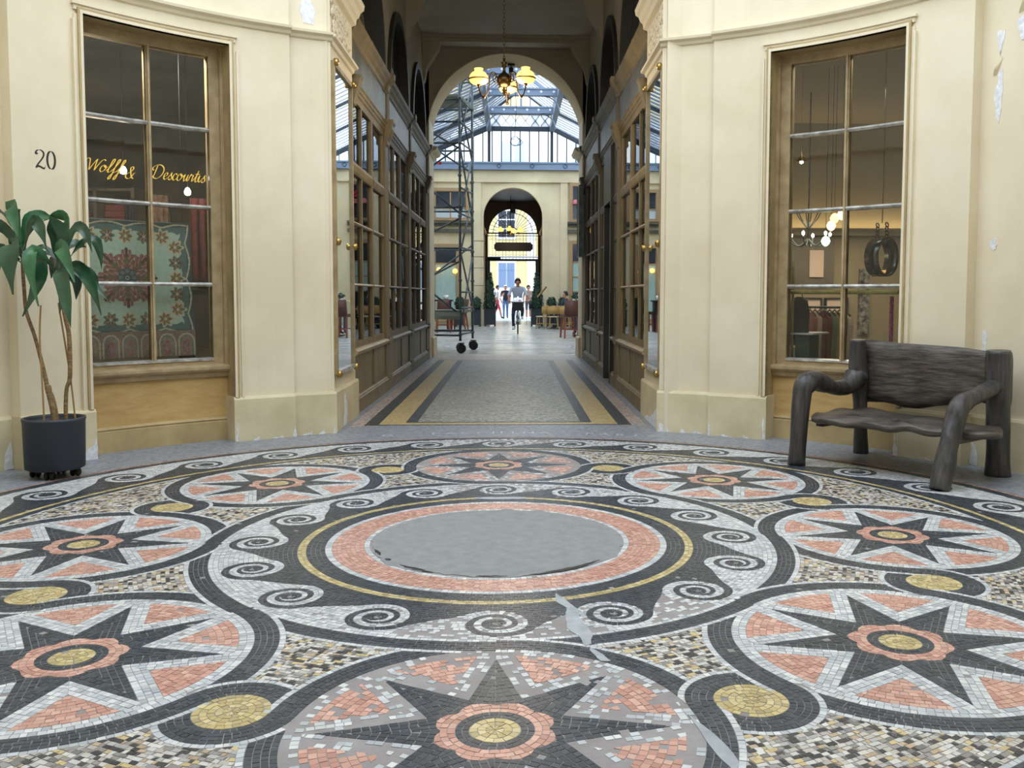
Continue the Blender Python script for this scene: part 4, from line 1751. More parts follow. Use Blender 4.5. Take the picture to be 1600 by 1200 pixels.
m.build('ledge', 'slate_ledge', fw_)
m = MB()
for z in (.9, 1.6, 2.3, 2.75, 3.38):
    m.box(px2x(738.5), px2x(757), YB - .076, YB - .069, z, z + .02)
m.build('joint_line', 'slate_ledge', fw_)


def far_window(name, u0, u1, v0, v1, bars_u=(), bars_v=(), glass='pane_dark', y=YB):
    """window of the far wall measured at the wall's distance: frame, panes"""
    x0, x1, z0, z1 = px2x(u0), px2x(u1), px2z(v1), px2z(v0)
    f = MB()
    t = .13
    f.box(x0, x0 + t, y - .09, y, z0, z1)
    f.box(x1 - t, x1, y - .09, y, z0, z1)
    f.box(x0 + t, x1 - t, y - .09, y, z1 - t, z1)
    f.box(x0 + t, x1 - t, y - .09, y, z0, z0 + .1)
    xs = [x0 + t] + [px2x(u) for u in bars_u] + [x1 - t]
    zs = [z0 + .1] + sorted(px2z(v) for v in bars_v) + [z1 - t]
    for x in xs[1:-1]:
        f.box(x - .025, x + .025, y - .05, y, zs[0], zs[-1])
    for z in zs[1:-1]:
        f.box(xs[0], xs[-1], y - .05, y, z - .025, z + .025)
    o = f.build('window', 'brown_frame', fw_)
    for i in range(len(xs) - 1):
        for j in range(len(zs) - 1):
            p = MB()
            p.box(xs[i] + .02, xs[i + 1] - .02, y - .02, y - .004, zs[j] + .02, zs[j + 1] - .02)
            p.build('pane', glass[(j) % len(glass)] if isinstance(glass, tuple) else glass, o)
    return o


far_window('window', 677, 734, 299, 349, (705,), (330,), ('blind', 'pane_dark'))
far_window('window', 676, 719, 385, 505, (), (415,), ('pale_curtain', 'pane_dark'))
far_window('window', 889, 926, 290, 350, (), (322,), 'pane_dark')
far_window('window', 889, 926, 379, 505, (), (412, 435, 458), ('pane_dark', 'pale_curtain', 'pale_curtain', 'pane_dark'))

# second passage: sides, ceiling, its own end arch
YE = 38.4
m = MB()
m.box(AX - AR - .5, AX + AR + .5, YB, YE + 1.2, -.06, .001)
tag(m.build('floor_second_passage', 'hall_floor'), kind='structure')
for s, nm in ((-1, 'wall_second_passage_left'), (1, 'wall_second_passage_right')):
    m = MB()
    xi = AX + s * (AR + .14)
    m.box(min(xi, xi + s * .3), max(xi, xi + s * .3), YB + .3, YE, 0, 5.7)
    w = m.build(nm, 'dark_wood')
    tag(w, kind='structure')
    m = MB()
    for y in (33.4, 35.0, 36.6):
        m.box(min(xi, xi - s * .06), max(xi, xi - s * .06), y, y + .9, .6, 3.9)
        m.box(min(xi, xi - s * .13), max(xi, xi - s * .13), y - .1, y + 1.0, 3.95, 4.1)
    m.build('shop_trim', 'brown_frame', w)
m = MB()
m.box(AX - AR - .3, AX + AR + .3, YB + .35, YE, 5.55, 5.7)
tag(m.build('ceiling_second_passage', 'lunette_dark'), kind='structure')
ER, EZ = 1.17, 4.10
m = MB()
ol = [(-12, 0), (AX - ER, 0), (AX - ER, EZ)] + [(AX - ER * math.cos(PI * k / 32), EZ + ER * math.sin(PI * k / 32)) for k in range(1, 32)] + [(AX + ER, EZ), (AX + ER, 0), (12, 0), (12, 6.0), (-12, 6.0)]
wall_xz(m, ol, YE, YE + .5)
tag(m.build('wall_street_front', 'dim_room'), kind='structure')
m = MB()
m.cbox((AX + .0, YE - .08, 5.22), (.26, .2, .42))
m.build('keystone', 'lunette_dark', bpy.data.objects['wall_street_front'])

# ---- iron fanlight and gate head
g = empty('gate_fanlight')
tag(g, 'wrought iron fanlight and scrolled gate head in the far arch', 'ironwork')
m = MB()
ring_xz(m, AX, EZ, ER - .05, ER, YE + .05, YE + .1)
ring_xz(m, AX, EZ, .9, .93, YE + .06, YE + .09)
ring_xz(m, AX, EZ, .22, .26, YE + .06, YE + .09)
m.build('arc', 'iron', g)
for k in range(1, 18):
    a = PI * k / 18
    m = MB()
    m.bar((AX + .24 * math.cos(a), YE + .075, EZ + .24 * math.sin(a)), (AX + ER * math.cos(a), YE + .075, EZ + ER * math.sin(a)), .022)
    m.build('spoke', 'iron', g)
m = MB()
for z, h in ((EZ, .06), (2.86, .10), (2.99, .03), (3.98, .03)):
    m.box(AX - ER, AX + ER, YE + .04, YE + .11, z - h / 2, z + h / 2)
m.box(AX - ER, AX - ER + .6, YE + .04, YE + .11, 2.86, 3.0)
m.build('rail', 'iron', g)
for k in range(15):
    x = AX - ER + .05 + (2 * ER - .1) * k / 14
    m = MB()
    m.bar((x, YE + .075, 2.9), (x, YE + .075, EZ), .02)
    m.build('upright', 'iron', g)
m = MB()
for k in range(14):
    x = AX - ER + .13 + (2 * ER - .1) * k / 14
    for z in (3.06, 3.83):
        m.tube([(x + .045 * math.cos(t), YE + .075, z + .06 * math.sin(t)) for t in [2 * PI * q / 8 for q in range(8)]], .009, 4, closed=True)
m.build('scrollwork', 'iron', g)
for s in (-1, 1):
    m = MB()
    x = AX + s * (ER - .06)
    m.box(x - .05, x + .05, YE + .0, YE + .12, 0, 2.85)
    for q in range(7):
        xx = x - s * .04
        m.bar((xx, YE - .1 - .13 * q, .1), (xx, YE - .1 - .13 * q, 2.7), .025)
    m.bar((x - s * .04, YE - .05, .15), (x - s * .04, YE - .95, .15), .05)
    m.bar((x - s * .04, YE - .05, 2.65), (x - s * .04, YE - .95, 2.65), .05)
    m.build('gate_leaf', 'iron', g)
b = MB()
w_, h_, c_k = .9, .205, .1
ol = [(-w_ + c_k, -h_), (w_ - c_k, -h_), (w_ - c_k * .6, -h_ + c_k * .6), (w_, -h_ + c_k), (w_, h_ - c_k), (w_ - c_k * .6, h_ - c_k * .6), (w_ - c_k, h_), (-w_ + c_k, h_), (-w_ + c_k * .6, h_ - c_k * .6), (-w_, h_ - c_k), (-w_, -h_ + c_k), (-w_ + c_k * .6, -h_ + c_k * .6)]
b.prism(ol, lambda a, z, t: (AX + .03 + a, YE - .02 + t, 3.47 + z), .05)
o = b.build('hanging_sign', 'black_paint')
tag(o, 'plain black sign plate with notched corners across the far arch', 'sign')

# lamp cluster in the second passage
ch = empty('pendant_cluster')
tag(ch, 'glowing amber lamp cluster hanging in the far arch', 'chandelier')
m = MB()
m.tube([(AX - .1, 36, 5.55), (AX - .1, 36, 4.0)], .015, 6)
m.lathe([(0, 3.85), (.09, 3.92), (.1, 4.0), (.04, 4.1), (0, 4.12)], (AX - .1, 36, 0), 10)
m.build('stem', 'dark_bronze', ch)
for dx, dz in ((-.45, .05), (-.05, .08), (.12, -.02), (.42, .03)):
    m = MB()
    m.tube([(AX - .1, 36, 3.95), (AX - .1 + dx * .6, 36, 3.8), (AX - .1 + dx, 36, 3.92 + dz)], .012, 5)
    m.build('arm', 'dark_bronze', ch)
    m = MB()
    m.lathe([(.05, .15), (.06, .1), (.13, .05), (.15, 0), (.12, -.05)], (AX - .1 + dx, 36, 4.02 + dz), 12)
    m.build('lamp_shade', 'shade_glass', ch)
lamp('second_passage_lamp', 'POINT', (AX - .1, 35.8, 3.7), 8, (1, .75, .45), .2)

# ---- glass roof: steel, bars, panes
HX = (GX0 + GX1) / 2
CX0, CX1, ZL, ZL2, ZR = HX - 1.05, HX + 1.45, 7.84, 8.42, 9.35      # lantern curbs and heights
CXM = (CX0 + CX1) / 2
YR0 = 14.35
roof = empty('glass_roof', kind='structure')
m = MB()
for x0, x1 in ((GX0 - .05, GX0 + .22), (GX1 - .22, GX1 + .05)):
    m.box(x0, x1, YR0, YB, ZG, ZG + .32)
m.box(GX0, GX1, YB - .16, YB + .05, ZG, ZG + .32)
m.box(GX0, GX1, YB - .20, YB + .05, ZG + .25, ZG + .3)
m.box(GX0, GX1, YB - .20, YB + .05, ZG, ZG + .04)
m.build('gutter_beam', 'steel_blue', roof)
m = MB()
for x in np.linspace(GX0 + .9, GX1 - .9, 6):
    for a in range(4):
        q, q2 = a * PI / 2, (a + 1) * PI / 2
        m.bar((x + .09 * math.cos(q), YB - .17, ZG + .15 + .09 * math.sin(q)), (x + .09 * math.cos(q2), YB - .17, ZG + .15 + .09 * math.sin(q2)), .02)
m.build('lozenge', 'steel_dark', roof)
ZE = ZG + .3
for nm, xa, xb in (('left', GX0, CX0), ('right', GX1, CX1)):
    # lower slope: bars run from eaves to lantern
    pitch = .42
    n_ = int((YB - YR0) / pitch)
    for k in range(n_ + 1):
        y = YR0 + k * (YB - YR0) / n_
        big = k % 7 == 0
        m = MB()
        m.bar((xa, y, ZE), (xb, y, ZL), .07 if big else .026, .10 if big else .03)
        m.build('rafter' if big else 'glazing_bar', 'steel_dark' if big else 'steel_blue', roof)
        if k < n_:
            y2 = YR0 + (k + 1) * (YB - YR0) / n_
            m = MB()
            m.add([(xa, y + .02, ZE + .04), (xb, y + .02, ZL + .04), (xb, y2 - .02, ZL + .04), (xa, y2 - .02, ZE + .04)], [(0, 1, 2, 3)], False)
            m.build('pane', 'glass_roof', roof, fix=False)
    m = MB()
    s = 1 if xb > CXM else -1
    m.box(xb - .09, xb + .09, YR0, YB, ZL - .12, ZL + .18)
    m.build('curb_beam', 'steel_blue', roof)
    m = MB()
    m.box(xb - .04, xb + .04, YR0, YB, ZL2 - .1, ZL2 + .06)
    for y in np.arange(YR0, YB, 1.3):
        m.box(xb - .035, xb + .035, y - .04, y + .04, ZL + .1, ZL2)
    m.build('lantern_side', 'steel_blue', roof)
    for k in range(n_ + 1):
        y = YR0 + k * (YB - YR0) / n_
        m = MB()
        m.bar((xb, y, ZL2), (CXM, y, ZR), .026, .03)
        m.build('glazing_bar', 'steel_blue', roof)
        if k < n_:
            y2 = YR0 + (k + 1) * (YB - YR0) / n_
            m = MB()
            m.add([(xb, y + .02, ZL2 + .03), (CXM, y + .02, ZR + .03), (CXM, y2 - .02, ZR + .03), (xb, y2 - .02, ZL2 + .03)], [(0, 1, 2, 3)], False)
            m.build('pane', 'glass_roof', roof, fix=False)
m = MB()
m.box(CXM - .05, CXM + .05, YR0, YB, ZR - .08, ZR + .04)
m.build('ridge', 'steel_blue', roof)
for y in (17.4, 20.4, 23.4, 26.4, 29.4):
    t = MB()
    t.box(CX0, CX1, y - .07, y + .07, ZL + .02, ZL + .24)
    t.box(CX0, CX1, y - .11, y + .11, ZL + .20, ZL + .25)
    t.box(CX0, CX1, y - .11, y + .11, ZL, ZL + .05)
    for s, xe in ((1, CX0), (-1, CX1)):
        t.bar((xe, y, ZL2), (CXM, y, ZR), .09, .12)
        ring_q = [(xe + s * .55 * (1 - math.cos(PI / 2 * q / 8)), y, ZL - .55 + .55 * math.sin(PI / 2 * q / 8)) for q in range(9)]
        t.tube(ring_q, .025, 5)
        t.bar((xe, y, ZL), (xe, y, ZL2), .09)
    t.bar((CXM, y, ZL + .2), (CXM, y, ZR), .06)
    t.build('truss', 'steel_blue', roof)
    for k in range(6):
        x = CX0 + .2 + (CX1 - CX0 - .4) * k / 5
        o_ = MB()
        o_.prism([(0, -.05), (.05, 0), (0, .05), (-.05, 0)], lambda a, z, t_: (x + a, y - .085 + t_, ZL + .13 + z), .02)
        o_.build('stud', 'white_paint', roof)
# far glazed gable
m = MB()
ye = YB - .03
m.box(CX0, CX1, ye - .06, ye + .06, ZL - .1, ZL + .08)
m.box(CX0, CX1, ye - .06, ye + .06, ZL2 - .04, ZL2 + .12)
m.bar((GX0, ye, ZE), (CX0, ye, ZL), .08, .14)
m.bar((GX1, ye, ZE), (CX1, ye, ZL), .08, .14)
m.bar((CX0, ye, ZL2), (CXM, ye, ZR), .07)
m.bar((CX1, ye, ZL2), (CXM, ye, ZR), .07)
m.bar((CX0, ye, ZE), (CX0, ye, ZL2), .11)
m.bar((CX1, ye, ZE), (CX1, ye, ZL2), .11)
m.build('gable_frame', 'steel_dark', roof)
xs = np.linspace(GX0 + .3, GX1 - .3, 22)


def ztop(x):
    if x < CX0:
        return ZE + (ZL - ZE) * (x - GX0) / (CX0 - GX0)
    if x > CX1:
        return ZE + (ZL - ZE) * (GX1 - x) / (GX1 - CX1)
    return ZL


for k, x in enumerate(xs):
    m = MB()
    m.bar((x, ye, ZE), (x, ye, ztop(x)), .045)
    m.build('glazing_bar', 'steel_dark', roof)
    if k:
        a, b_ = xs[k - 1], x
        m = MB()
        m.add([(a + .02, ye + .03, ZE), (b_ - .02, ye + .03, ZE), (b_ - .02, ye + .03, ztop(b_)), (a + .02, ye + .03, ztop(a))], [(0, 1, 2, 3)], False)
        m.build('pane', 'glass_gable', roof, fix=False)
npan = 6
for k in range(npan):           # pale panels with crossed straps at the end of the lantern
    a, b_ = CX0 + .08 + (CX1 - CX0 - .16) * k / npan, CX0 + .08 + (CX1 - CX0 - .16) * (k + 1) / npan
    m = MB()
    m.box(a + .015, b_ - .015, ye - .02, ye + .02, ZL + .08, ZL2 - .04)
    o = m.build('panel', 'white_paint' if k not in (1, 2, 3) else 'glass_roof', roof)
    m = MB()
    m.bar((a + .02, ye - .03, ZL + .09), (b_ - .02, ye - .03, ZL2 - .05), .018)
    m.bar((a + .02, ye - .03, ZL2 - .05), (b_ - .02, ye - .03, ZL + .09), .018)
    m.lathe([(.05, -.01), (.05, .01)], ((a + b_) / 2, ye - .035, (ZL + ZL2) / 2), 8, axis='y')
    m.build('strap', 'steel_dark', o)
    m = MB()
    m.bar((b_, ye, ZL2), (b_, ye, ZL2 + (ZR - ZL2) * (1 - abs((b_ - CXM) / (CX1 - CXM)))), .035)
    m.build('glazing_bar', 'steel_dark', roof)

# ---- the street and what stands behind the roof
m = MB()
m.box(-30, 30, YE + .5, 66, -.12, -.02)
tag(m.build('street_paving', 'pavement'), kind='structure')
sb = empty('street_house')
tag(sb, 'pale yellow street house with blue shutters beyond the far arch', 'building')
YS = 58.0
sc = F_PX / (YS + 4.62)
sx_ = lambda u: (u - 800.5) / sc + .075
sz_ = lambda v: 1.247 + (463 - v) / sc
m = MB()
m.box(-14, 14, YS, YS + 1, -.1, 16)
m.build('facade', 'street_wall', sb)
m = MB()
m.box(-14, 14, YS - .12, YS, -.1, sz_(452) - .0)
m.box(sx_(823), sx_(836), YS - .15, YS, 0, 16)
m.box(-14, 14, YS - .2, YS, sz_(408), sz_(403))
m.build('plinth_band', 'street_white', sb)
for (u0, u1, v0, v1, kind) in ((779, 804, 413, 453, 'shutter'), (779, 804, 333, 375, 'pane_dark'), (748, 764, 413, 453, 'shutter'), (852, 876, 413, 453, 'shutter')):
    f = MB()
    x0, x1, z0, z1 = sx_(u0), sx_(u1), sz_(v1), sz_(v0)
    f.box(x0 - .12, x1 + .12, YS - .1, YS, z0 - .12, z1 + .12)
    fo = f.build('window', 'street_white', sb)
    nr = 1 if kind == 'shutter' else 3
    for c in range(2):
        for r in range(nr):
            p = MB()
            a, b_ = x0 + (x1 - x0) * (c * .52), x0 + (x1 - x0) * (c * .52 + .48)
            c0, c1 = z0 + (z1 - z0) * r / nr + .04, z0 + (z1 - z0) * (r + 1) / nr - .04
            if kind == 'shutter':
                for q in range(5):
                    xa, xb = a + (b_ - a) * q / 5 + .01, a + (b_ - a) * (q + 1) / 5 - .01
                    p.box(xa, xb, YS - .14, YS - .1, c0, c1)
                p.box(a, b_, YS - .16, YS - .1, (c0 + c1) / 2 - .02 + .35, (c0 + c1) / 2 + .02 + .35)
            else:
                p.box(a, b_, YS - .12, YS - .1, c0, c1)
            p.build('shutter' if kind == 'shutter' else 'pane', kind, fo)
wh = empty('rear_house')
tag(wh, 'white house front seen through the far glazed gable', 'building')
m = MB()
m.box(-12, 12, YB + 6.1, YB + 6.4, 6.0, 9.3)
m.build('facade', 'street_white', wh)
for x in (-3.4, .1, 3.5):
    for z in (6.9,):
        m = MB()
        m.box(x - .6, x + .6, YB + 6.02, YB + 6.1, z, z + 1.5)
        f_ = m.build('window', 'blind', wh)
        for s in (-.3, .3):
            m = MB()
            m.box(x + s - .22, x + s + .22, YB + 5.99, YB + 6.02, z + .1, z + 1.4)
            m.build('pane', 'pale_pane', f_)
# ================================================================== things in the round hall
def log(mb, pts, rs, n=16, knots=(), seed=1, rough=.05):
    """knobbly round timber along a smoothed path"""
    c = catmull([tuple(p) for p in pts], 6)
    t_in = np.linspace(0, 1, len(rs))
    t_out = np.linspace(0, 1, len(c))
    rad = np.interp(t_out, t_in, rs)
    o = len(mb.v)
    mb.tube([Vector(p) for p in c], list(rad), n)
    r_ = np.random.default_rng(seed)
    ph = r_.uniform(0, 6.3, (4, 3))
    for i in range(len(c)):
        for j in range(n):
            v = Vector(mb.v[o + i * n + j])
            ce = Vector(c[i])
            k = 1 + rough * (math.sin(3 * 6.283 * j / n * .66 + i * .55 + ph[0][0]) + .6 * math.sin(2 * 6.283 * j / n + i * .31 + ph[0][1]) + .5 * math.sin(i * .9 + j + ph[0][2]))
            mb.v[o + i * n + j] = tuple(ce + (v - ce) * k)
    return mb


bench = empty('log_bench', (0, 0, 0))
tag(bench, 'rough blackened log bench with plank back by the right-hand shop window', 'bench')
pA, pB, pC, pD = Vector((2.173, 2.009, 0)), Vector((2.815, 1.101, 0)), Vector((2.83, 2.471, 0)), Vector((3.442, 1.554, 0))
uAC = (pC - pA).normalized()
uBD = (pD - pB).normalized()


def onp(p0, u, lst):
    return [p0 + u * s + Vector((0, 0, z)) for s, z in lst]


m = MB()
log(m, onp(pA, uAC, [(-.005, 0), (.02, .3), (.04, .50), (.075, .585), (.17, .615), (.30, .585), (.42, .55), (.55, .54), (.65, .57), (.72, .615), (.74, .66)]), [.066, .063, .067, .08, .076, .066, .056, .06, .078, .09, .06], seed=3, rough=.035)
m.build('front_leg_and_arm', 'bench_wood', bench)
m = MB()
log(m, onp(pC, uAC, [(.0, 0), (-.015, .25), (-.03, .45), (-.055, .62), (-.07, .75), (-.075, .905)]), [.056, .05, .056, .078, .064, .062], seed=5, rough=.03)
m.build('back_post', 'bench_wood', bench)
m = MB()
log(m, onp(pB, uBD, [(.0, 0), (.05, .14), (.1, .27), (.165, .42), (.225, .525), (.33, .56), (.5, .592), (.66, .625), (.79, .65)]), [.064, .068, .062, .062, .07, .056, .054, .056, .052], seed=8, rough=.04)
m.build('front_leg_and_arm', 'bench_wood', bench)
m = MB()
log(m, onp(pD, uBD, [(.0, 0), (-.01, .25), (-.025, .45), (-.035, .65), (-.045, .875)]), [.088, .074, .078, .085, .08], seed=11, rough=.03)
m.build('back_post', 'bench_wood', bench)
dBk = (pD - pC).normalized()
nBk = Vector((-dBk.y, dBk.x, 0))
if nBk.x < 0:
    nBk = -nBk
ol = [(-.02, .903), (.125, .902), (.307, .888), (.534, .886), (.786, .88), (.965, .864), (1.136, .862), (1.16, .848), (1.166, .65), (1.158, .475), (1.1, .47), (.954, .50), (.87, .49), (.762, .465), (.613, .438), (.50, .41), (.444, .404), (.349, .405), (.280, .418), (.196, .427), (.1, .418), (.0, .412)]
m = MB()
nx = 40
vs, fs = [], []
ox = np.array(ol)
tp = np.array(sorted([p for p in ol if p[1] > .6 and p[0] < 1.15]))
bt = np.array(sorted([p for p in ol if p[1] < .6]))
for i in range(nx + 1):
    s = -.02 + 1.18 * i / nx
    zt = np.interp(s, tp[:, 0], tp[:, 1])
    zb = np.interp(s, bt[:, 0], bt[:, 1])
    for j in range(9):
        q = j / 8
        z = zb + (zt - zb) * q
        wav = .006 * math.sin(z * 40 + s * 5) + .005 * math.sin(s * 13 + z * 9)
        th_ = .028 * math.sqrt(max(.12, 1 - (2 * q - 1) ** 6))
        base = pC + dBk * s + Vector((0, 0, z)) + nBk * .02
        vs += [tuple(base - nBk * (th_ + wav)), tuple(base + nBk * th_)]
for i in range(nx):
    for j in range(8):
        a = (i * 9 + j) * 2
        b_ = ((i + 1) * 9 + j) * 2
        fs += [(a, b_, b_ + 2, a + 2), (a + 1, a + 3, b_ + 3, b_ + 1)]
    a, b_ = i * 18, (i + 1) * 18
    fs += [(a, a + 1, b_ + 1, b_), (a + 16, b_ + 16, b_ + 17, a + 17)]
for i in (0, nx):
    for j in range(8):
        a = (i * 9 + j) * 2
        fs.append((a, a + 1, a + 3, a + 2))
m.add(vs, fs, True)
m.build('back_plank', 'bench_plank', bench)
so = [(2.276, 2.02), (2.362, 2.133), (2.46, 2.22), (2.60, 2.33), (2.72, 2.40), (2.83, 2.40), (2.95, 2.25), (3.1, 2.0), (3.25, 1.76), (3.38, 1.58), (3.40, 1.45), (3.30, 1.25), (3.20, 1.13), (3.08, 1.14), (3.00, 1.22), (2.90, 1.20), (2.80, 1.28), (2.72, 1.38), (2.62, 1.43), (2.523, 1.52), (2.445, 1.64), (2.33, 1.75), (2.25, 1.87)]
so = [tuple(p) for p in catmull(so + so[:1], 3)[:-1]]
m = MB()
n = len(so)
cx_, cy_ = np.mean(so, axis=0)
lay = [(.93, .315), (1.0, .33), (1.0, .352), (.985, .362), (.6, .36), (.02, .356)]
vs, fs = [], []
for sc_, z in lay:
    for k, (x, y) in enumerate(so):
        vs.append((cx_ + (x - cx_) * sc_, cy_ + (y - cy_) * sc_, z + .008 * math.sin(k * .9) + .014 * math.sin(x * 3)))
for i in range(len(lay) - 1):
    for j in range(n):
        fs.append((i * n + j, i * n + (j + 1) % n, (i + 1) * n + (j + 1) % n, (i + 1) * n + j))
fs.append(tuple(range(n))[::-1])
fs.append(tuple(range((len(lay) - 1) * n, len(lay) * n)))
m.add(vs, fs, True)
m.build('seat_plank', 'bench_plank', bench)
for a_, b_ in (((2.36, 2.08, .30), (2.80, 2.40, .30)), ((2.90, 1.16, .31), (3.38, 1.52, .31))):
    m = MB()
    m.bar(a_, b_, .06, .05)
    m.build('seat_bearer', 'bench_wood', bench)

# ---- potted dracaena
PX, PY = -3.03, 1.70
pl = empty('potted_plant', (0, 0, 0))
tag(pl, 'tall cane plant with drooping leaves in round charcoal pot on castors', 'plant')
m = MB()
m.lathe([(0, .062), (.17, .062), (.185, .07), (.192, .385), (.197, .395), (.194, .41), (.180, .41), (.176, .395), (.172, .36), (0, .36)], (PX, PY, 0), 40)
m.build('pot', 'pot', pl)
m = MB()
m.lathe([(0, .366), (.08, .37), (.168, .362)], (PX, PY, 0), 24)
m.build('soil', 'soil', pl)
for k in range(4):
    a = math.radians(-80 + 90 * k)
    x, y = PX + .125 * math.cos(a), PY + .125 * math.sin(a)
    m = MB()
    for s in (-.018, .018):
        m.lathe([(0, s - .011), (.024, s - .011), (.030, s - .004), (.030, s + .004), (.024, s + .011), (0, s + .011)], (x, y, .032), 14, axis='x')
    m.tube([(x, y, .03), (x, y + .012, .055), (x, y, .075)], .012, 6)
    m.build('castor', 'rubber', pl)
VR = Vector((rt.x, rt.y, 0)).normalized()
VF = Vector((fw.x, fw.y, 0)).normalized()
P0 = Vector((PX, PY, 0))


def pa(x, y, b=0):
    """place relative to the plant, x/y read off a scale drawing (1248 units to the metre), b metres away"""
    return P0 + VR * ((x - 460) / 1248) + VF * b + Vector((0, 0, 1.783 - (y - 110) / 1248))


for pts, r, nm, mt in (
        ([(486, 1905, .0), (470, 1760, .0), (444, 1640, .0), (414, 1584, .0), (396, 1512, .01), (352, 1330, .02), (306, 1140, .02), (285, 1030, .0), (254, 920, 0), (246, 770, 0), (240, 620, 0), (238, 480, 0)], [.018, .018, .017, .015, .014, .012, .012, .012, .012, .012, .010], 'cane', 'cane'),
        ([(490, 1905, -.03), (478, 1760, -.03), (452, 1640, -.03), (440, 1570, -.03), (446, 1548, -.03)], [.022, .021, .019, .022, .015], 'cane_stump', 'cane'),
        ([(546, 1908, .02), (552, 1700, .02), (558, 1576, .03), (588, 1476, .03), (590, 1140, .03), (572, 1000, .02), (556, 800, .0), (545, 620, 0)], [.014, .014, .013, .015, .015, .014, .013, .011], 'cane', 'cane'),
        ([(420, 1915, -.06), (405, 1500, -.05), (390, 1140, -.04), (380, 880, 0)], [.006] * 4, 'stake', 'stake'),
        ([(612, 1905, .05), (582, 1528, .05), (546, 1140, .03), (520, 900, .02), (515, 860, .02)], [.006] * 5, 'stake', 'stake')):
    m = MB()
    c = catmull([tuple(pa(*p)) for p in pts], 4)
    rad = np.interp(np.linspace(0, 1, len(c)), np.linspace(0, 1, len(r)), r)
    m.tube([Vector(p) for p in c], list(rad), 8)
    m.build(nm, mt, pl)
# foot of the canes stands in the soil
LEAVES = [  # base, bend, tip (x, y, depth), half width, face
    ((240, 450, 0), (170, -20, -.03), (312, 335, -.14), .050, 1, 'leaf_pale'),
    ((235, 450, 0), (120, 150, .02), (-40, 60, .03), .030, .4, 'leaf'),
    ((230, 460, 0), (90, 180, -.05), (-40, 360, -.10), .044, .8, 'leaf'),
    ((225, 480, 0), (110, 400, .05), (-60, 520, .08), .022, .35, 'leaf'),
    ((215, 500, 0), (60, 380, -.06), (20, 620, -.12), .036, .7, 'leaf'),
    ((225, 520, 0), (40, 430, -.1), (92, 815, -.16), .044, 1, 'leaf'),
    ((230, 530, 0), (120, 420, -.14), (165, 845, -.2), .044, 1, 'leaf'),
    ((242, 500, 0), (250, 330, -.16), (310, 790, -.22), .062, 1, 'leaf'),
    ((250, 460, 0), (420, 370, .02), (530, 560, .03), .024, .3, 'leaf'),
    ((250, 490, 0), (440, 420, .08), (540, 600, .1), .022, .3, 'leaf'),
    ((250, 430, 0), (250, 120, .06), (470, 160, .08), .040, .7, 'leaf_pale'),
    ((255, 440, 0), (380, 120, -.05), (500, 420, -.08), .038, .8, 'leaf'),
    ((260, 520, 0), (480, 520, -.06), (310, 970, -.12), .042, .9, 'leaf'),
    ((240, 440, 0), (215, 200, .1), (120, 300, .22), .036, .7, 'leaf'),
    ((545, 600, 0), (560, 300, -.02), (520, 145, -.06), .062, 1, 'leaf'),
    ((545, 580, 0), (620, 120, .06), (350, 170, .1), .036, .6, 'leaf_pale'),
    ((555, 580, 0), (720, 160, -.02), (842, 440, -.03), .034, .7, 'leaf'),
    ((555, 600, 0), (800, 250, .06), (838, 580, .1), .030, .5, 'leaf'),
    ((555, 600, 0), (640, 330, -.14), (800, 690, -.2), .046, 1, 'leaf_pale'),
    ((560, 640, 0), (760, 520, -.04), (935, 960, -.08), .040, .9, 'leaf'),
    ((558, 660, 0), (660, 560, .04), (905, 860, .1), .030, .5, 'leaf'),
    ((550, 660, 0), (660, 540, -.16), (785, 1062, -.24), .050, 1, 'leaf'),
    ((540, 640, 0), (380, 360, -.14), (500, 885, -.2), .042, 1, 'leaf_pale'),
    ((548, 680, 0), (650, 560, -.08), (628, 965, -.14), .030, .9, 'leaf'),
    ((545, 680, 0), (640, 620, .06), (600, 830, .12), .036, .9, 'leaf'),
    ((540, 640, 0), (440, 470, .1), (340, 650, .2), .036, .7, 'leaf'),
    ((545, 620, 0), (700, 560, .1), (760, 770, .18), .036, .7, 'leaf'),
    ((550, 590, 0), (560, 360, .1), (620, 380, .25), .040, .6, 'leaf')]
for b_, q_, t_, hw, face, mt in LEAVES:
    B0, Q0, T0 = pa(*b_), pa(*q_), pa(*t_)
    Q0 = Q0 + (Q0 - (B0 + T0) / 2) * .6
    m = MB()
    N = 12
    vs, fs = [], []
    for i in range(N + 1):
        t = i / N
        p = B0 * (1 - t) ** 2 + Q0 * 2 * t * (1 - t) + T0 * t * t
        d = ((Q0 - B0) * (1 - t) + (T0 - Q0) * t).normalized()
        s1 = d.cross(VF).normalized()
        s = (s1 * face + VF * (1 - face) * .8)
        s = (s - d * s.dot(d)).normalized()
        nr = d.cross(s)
        if nr.z < 0:
            nr = -nr
        w = hw * 1.1 * max(.03, (.16 + .84 * math.sin(PI * t ** 1.25) ** .85) * (1 if t > .25 else .45 + t * 2.2) * (1 if t < .8 else (1 - t) * 5) ** .6)
        wave = .007 * math.sin(t * 17 + hw * 300)
        vs += [tuple(p + s * w + nr * (w * .22 + wave)), tuple(p + s * w * .5 + nr * w * .1), tuple(p), tuple(p - s * w * .5 + nr * w * .1), tuple(p - s * w + nr * (w * .22 - wave))]
    for i in range(N):
        for j in range(4):
            fs.append((5 * i + j, 5 * i + j + 1, 5 * i + 6 + j, 5 * i + 5 + j))
    m.add(vs, fs, True)
    m.build('leaf', mt, pl, fix=False)

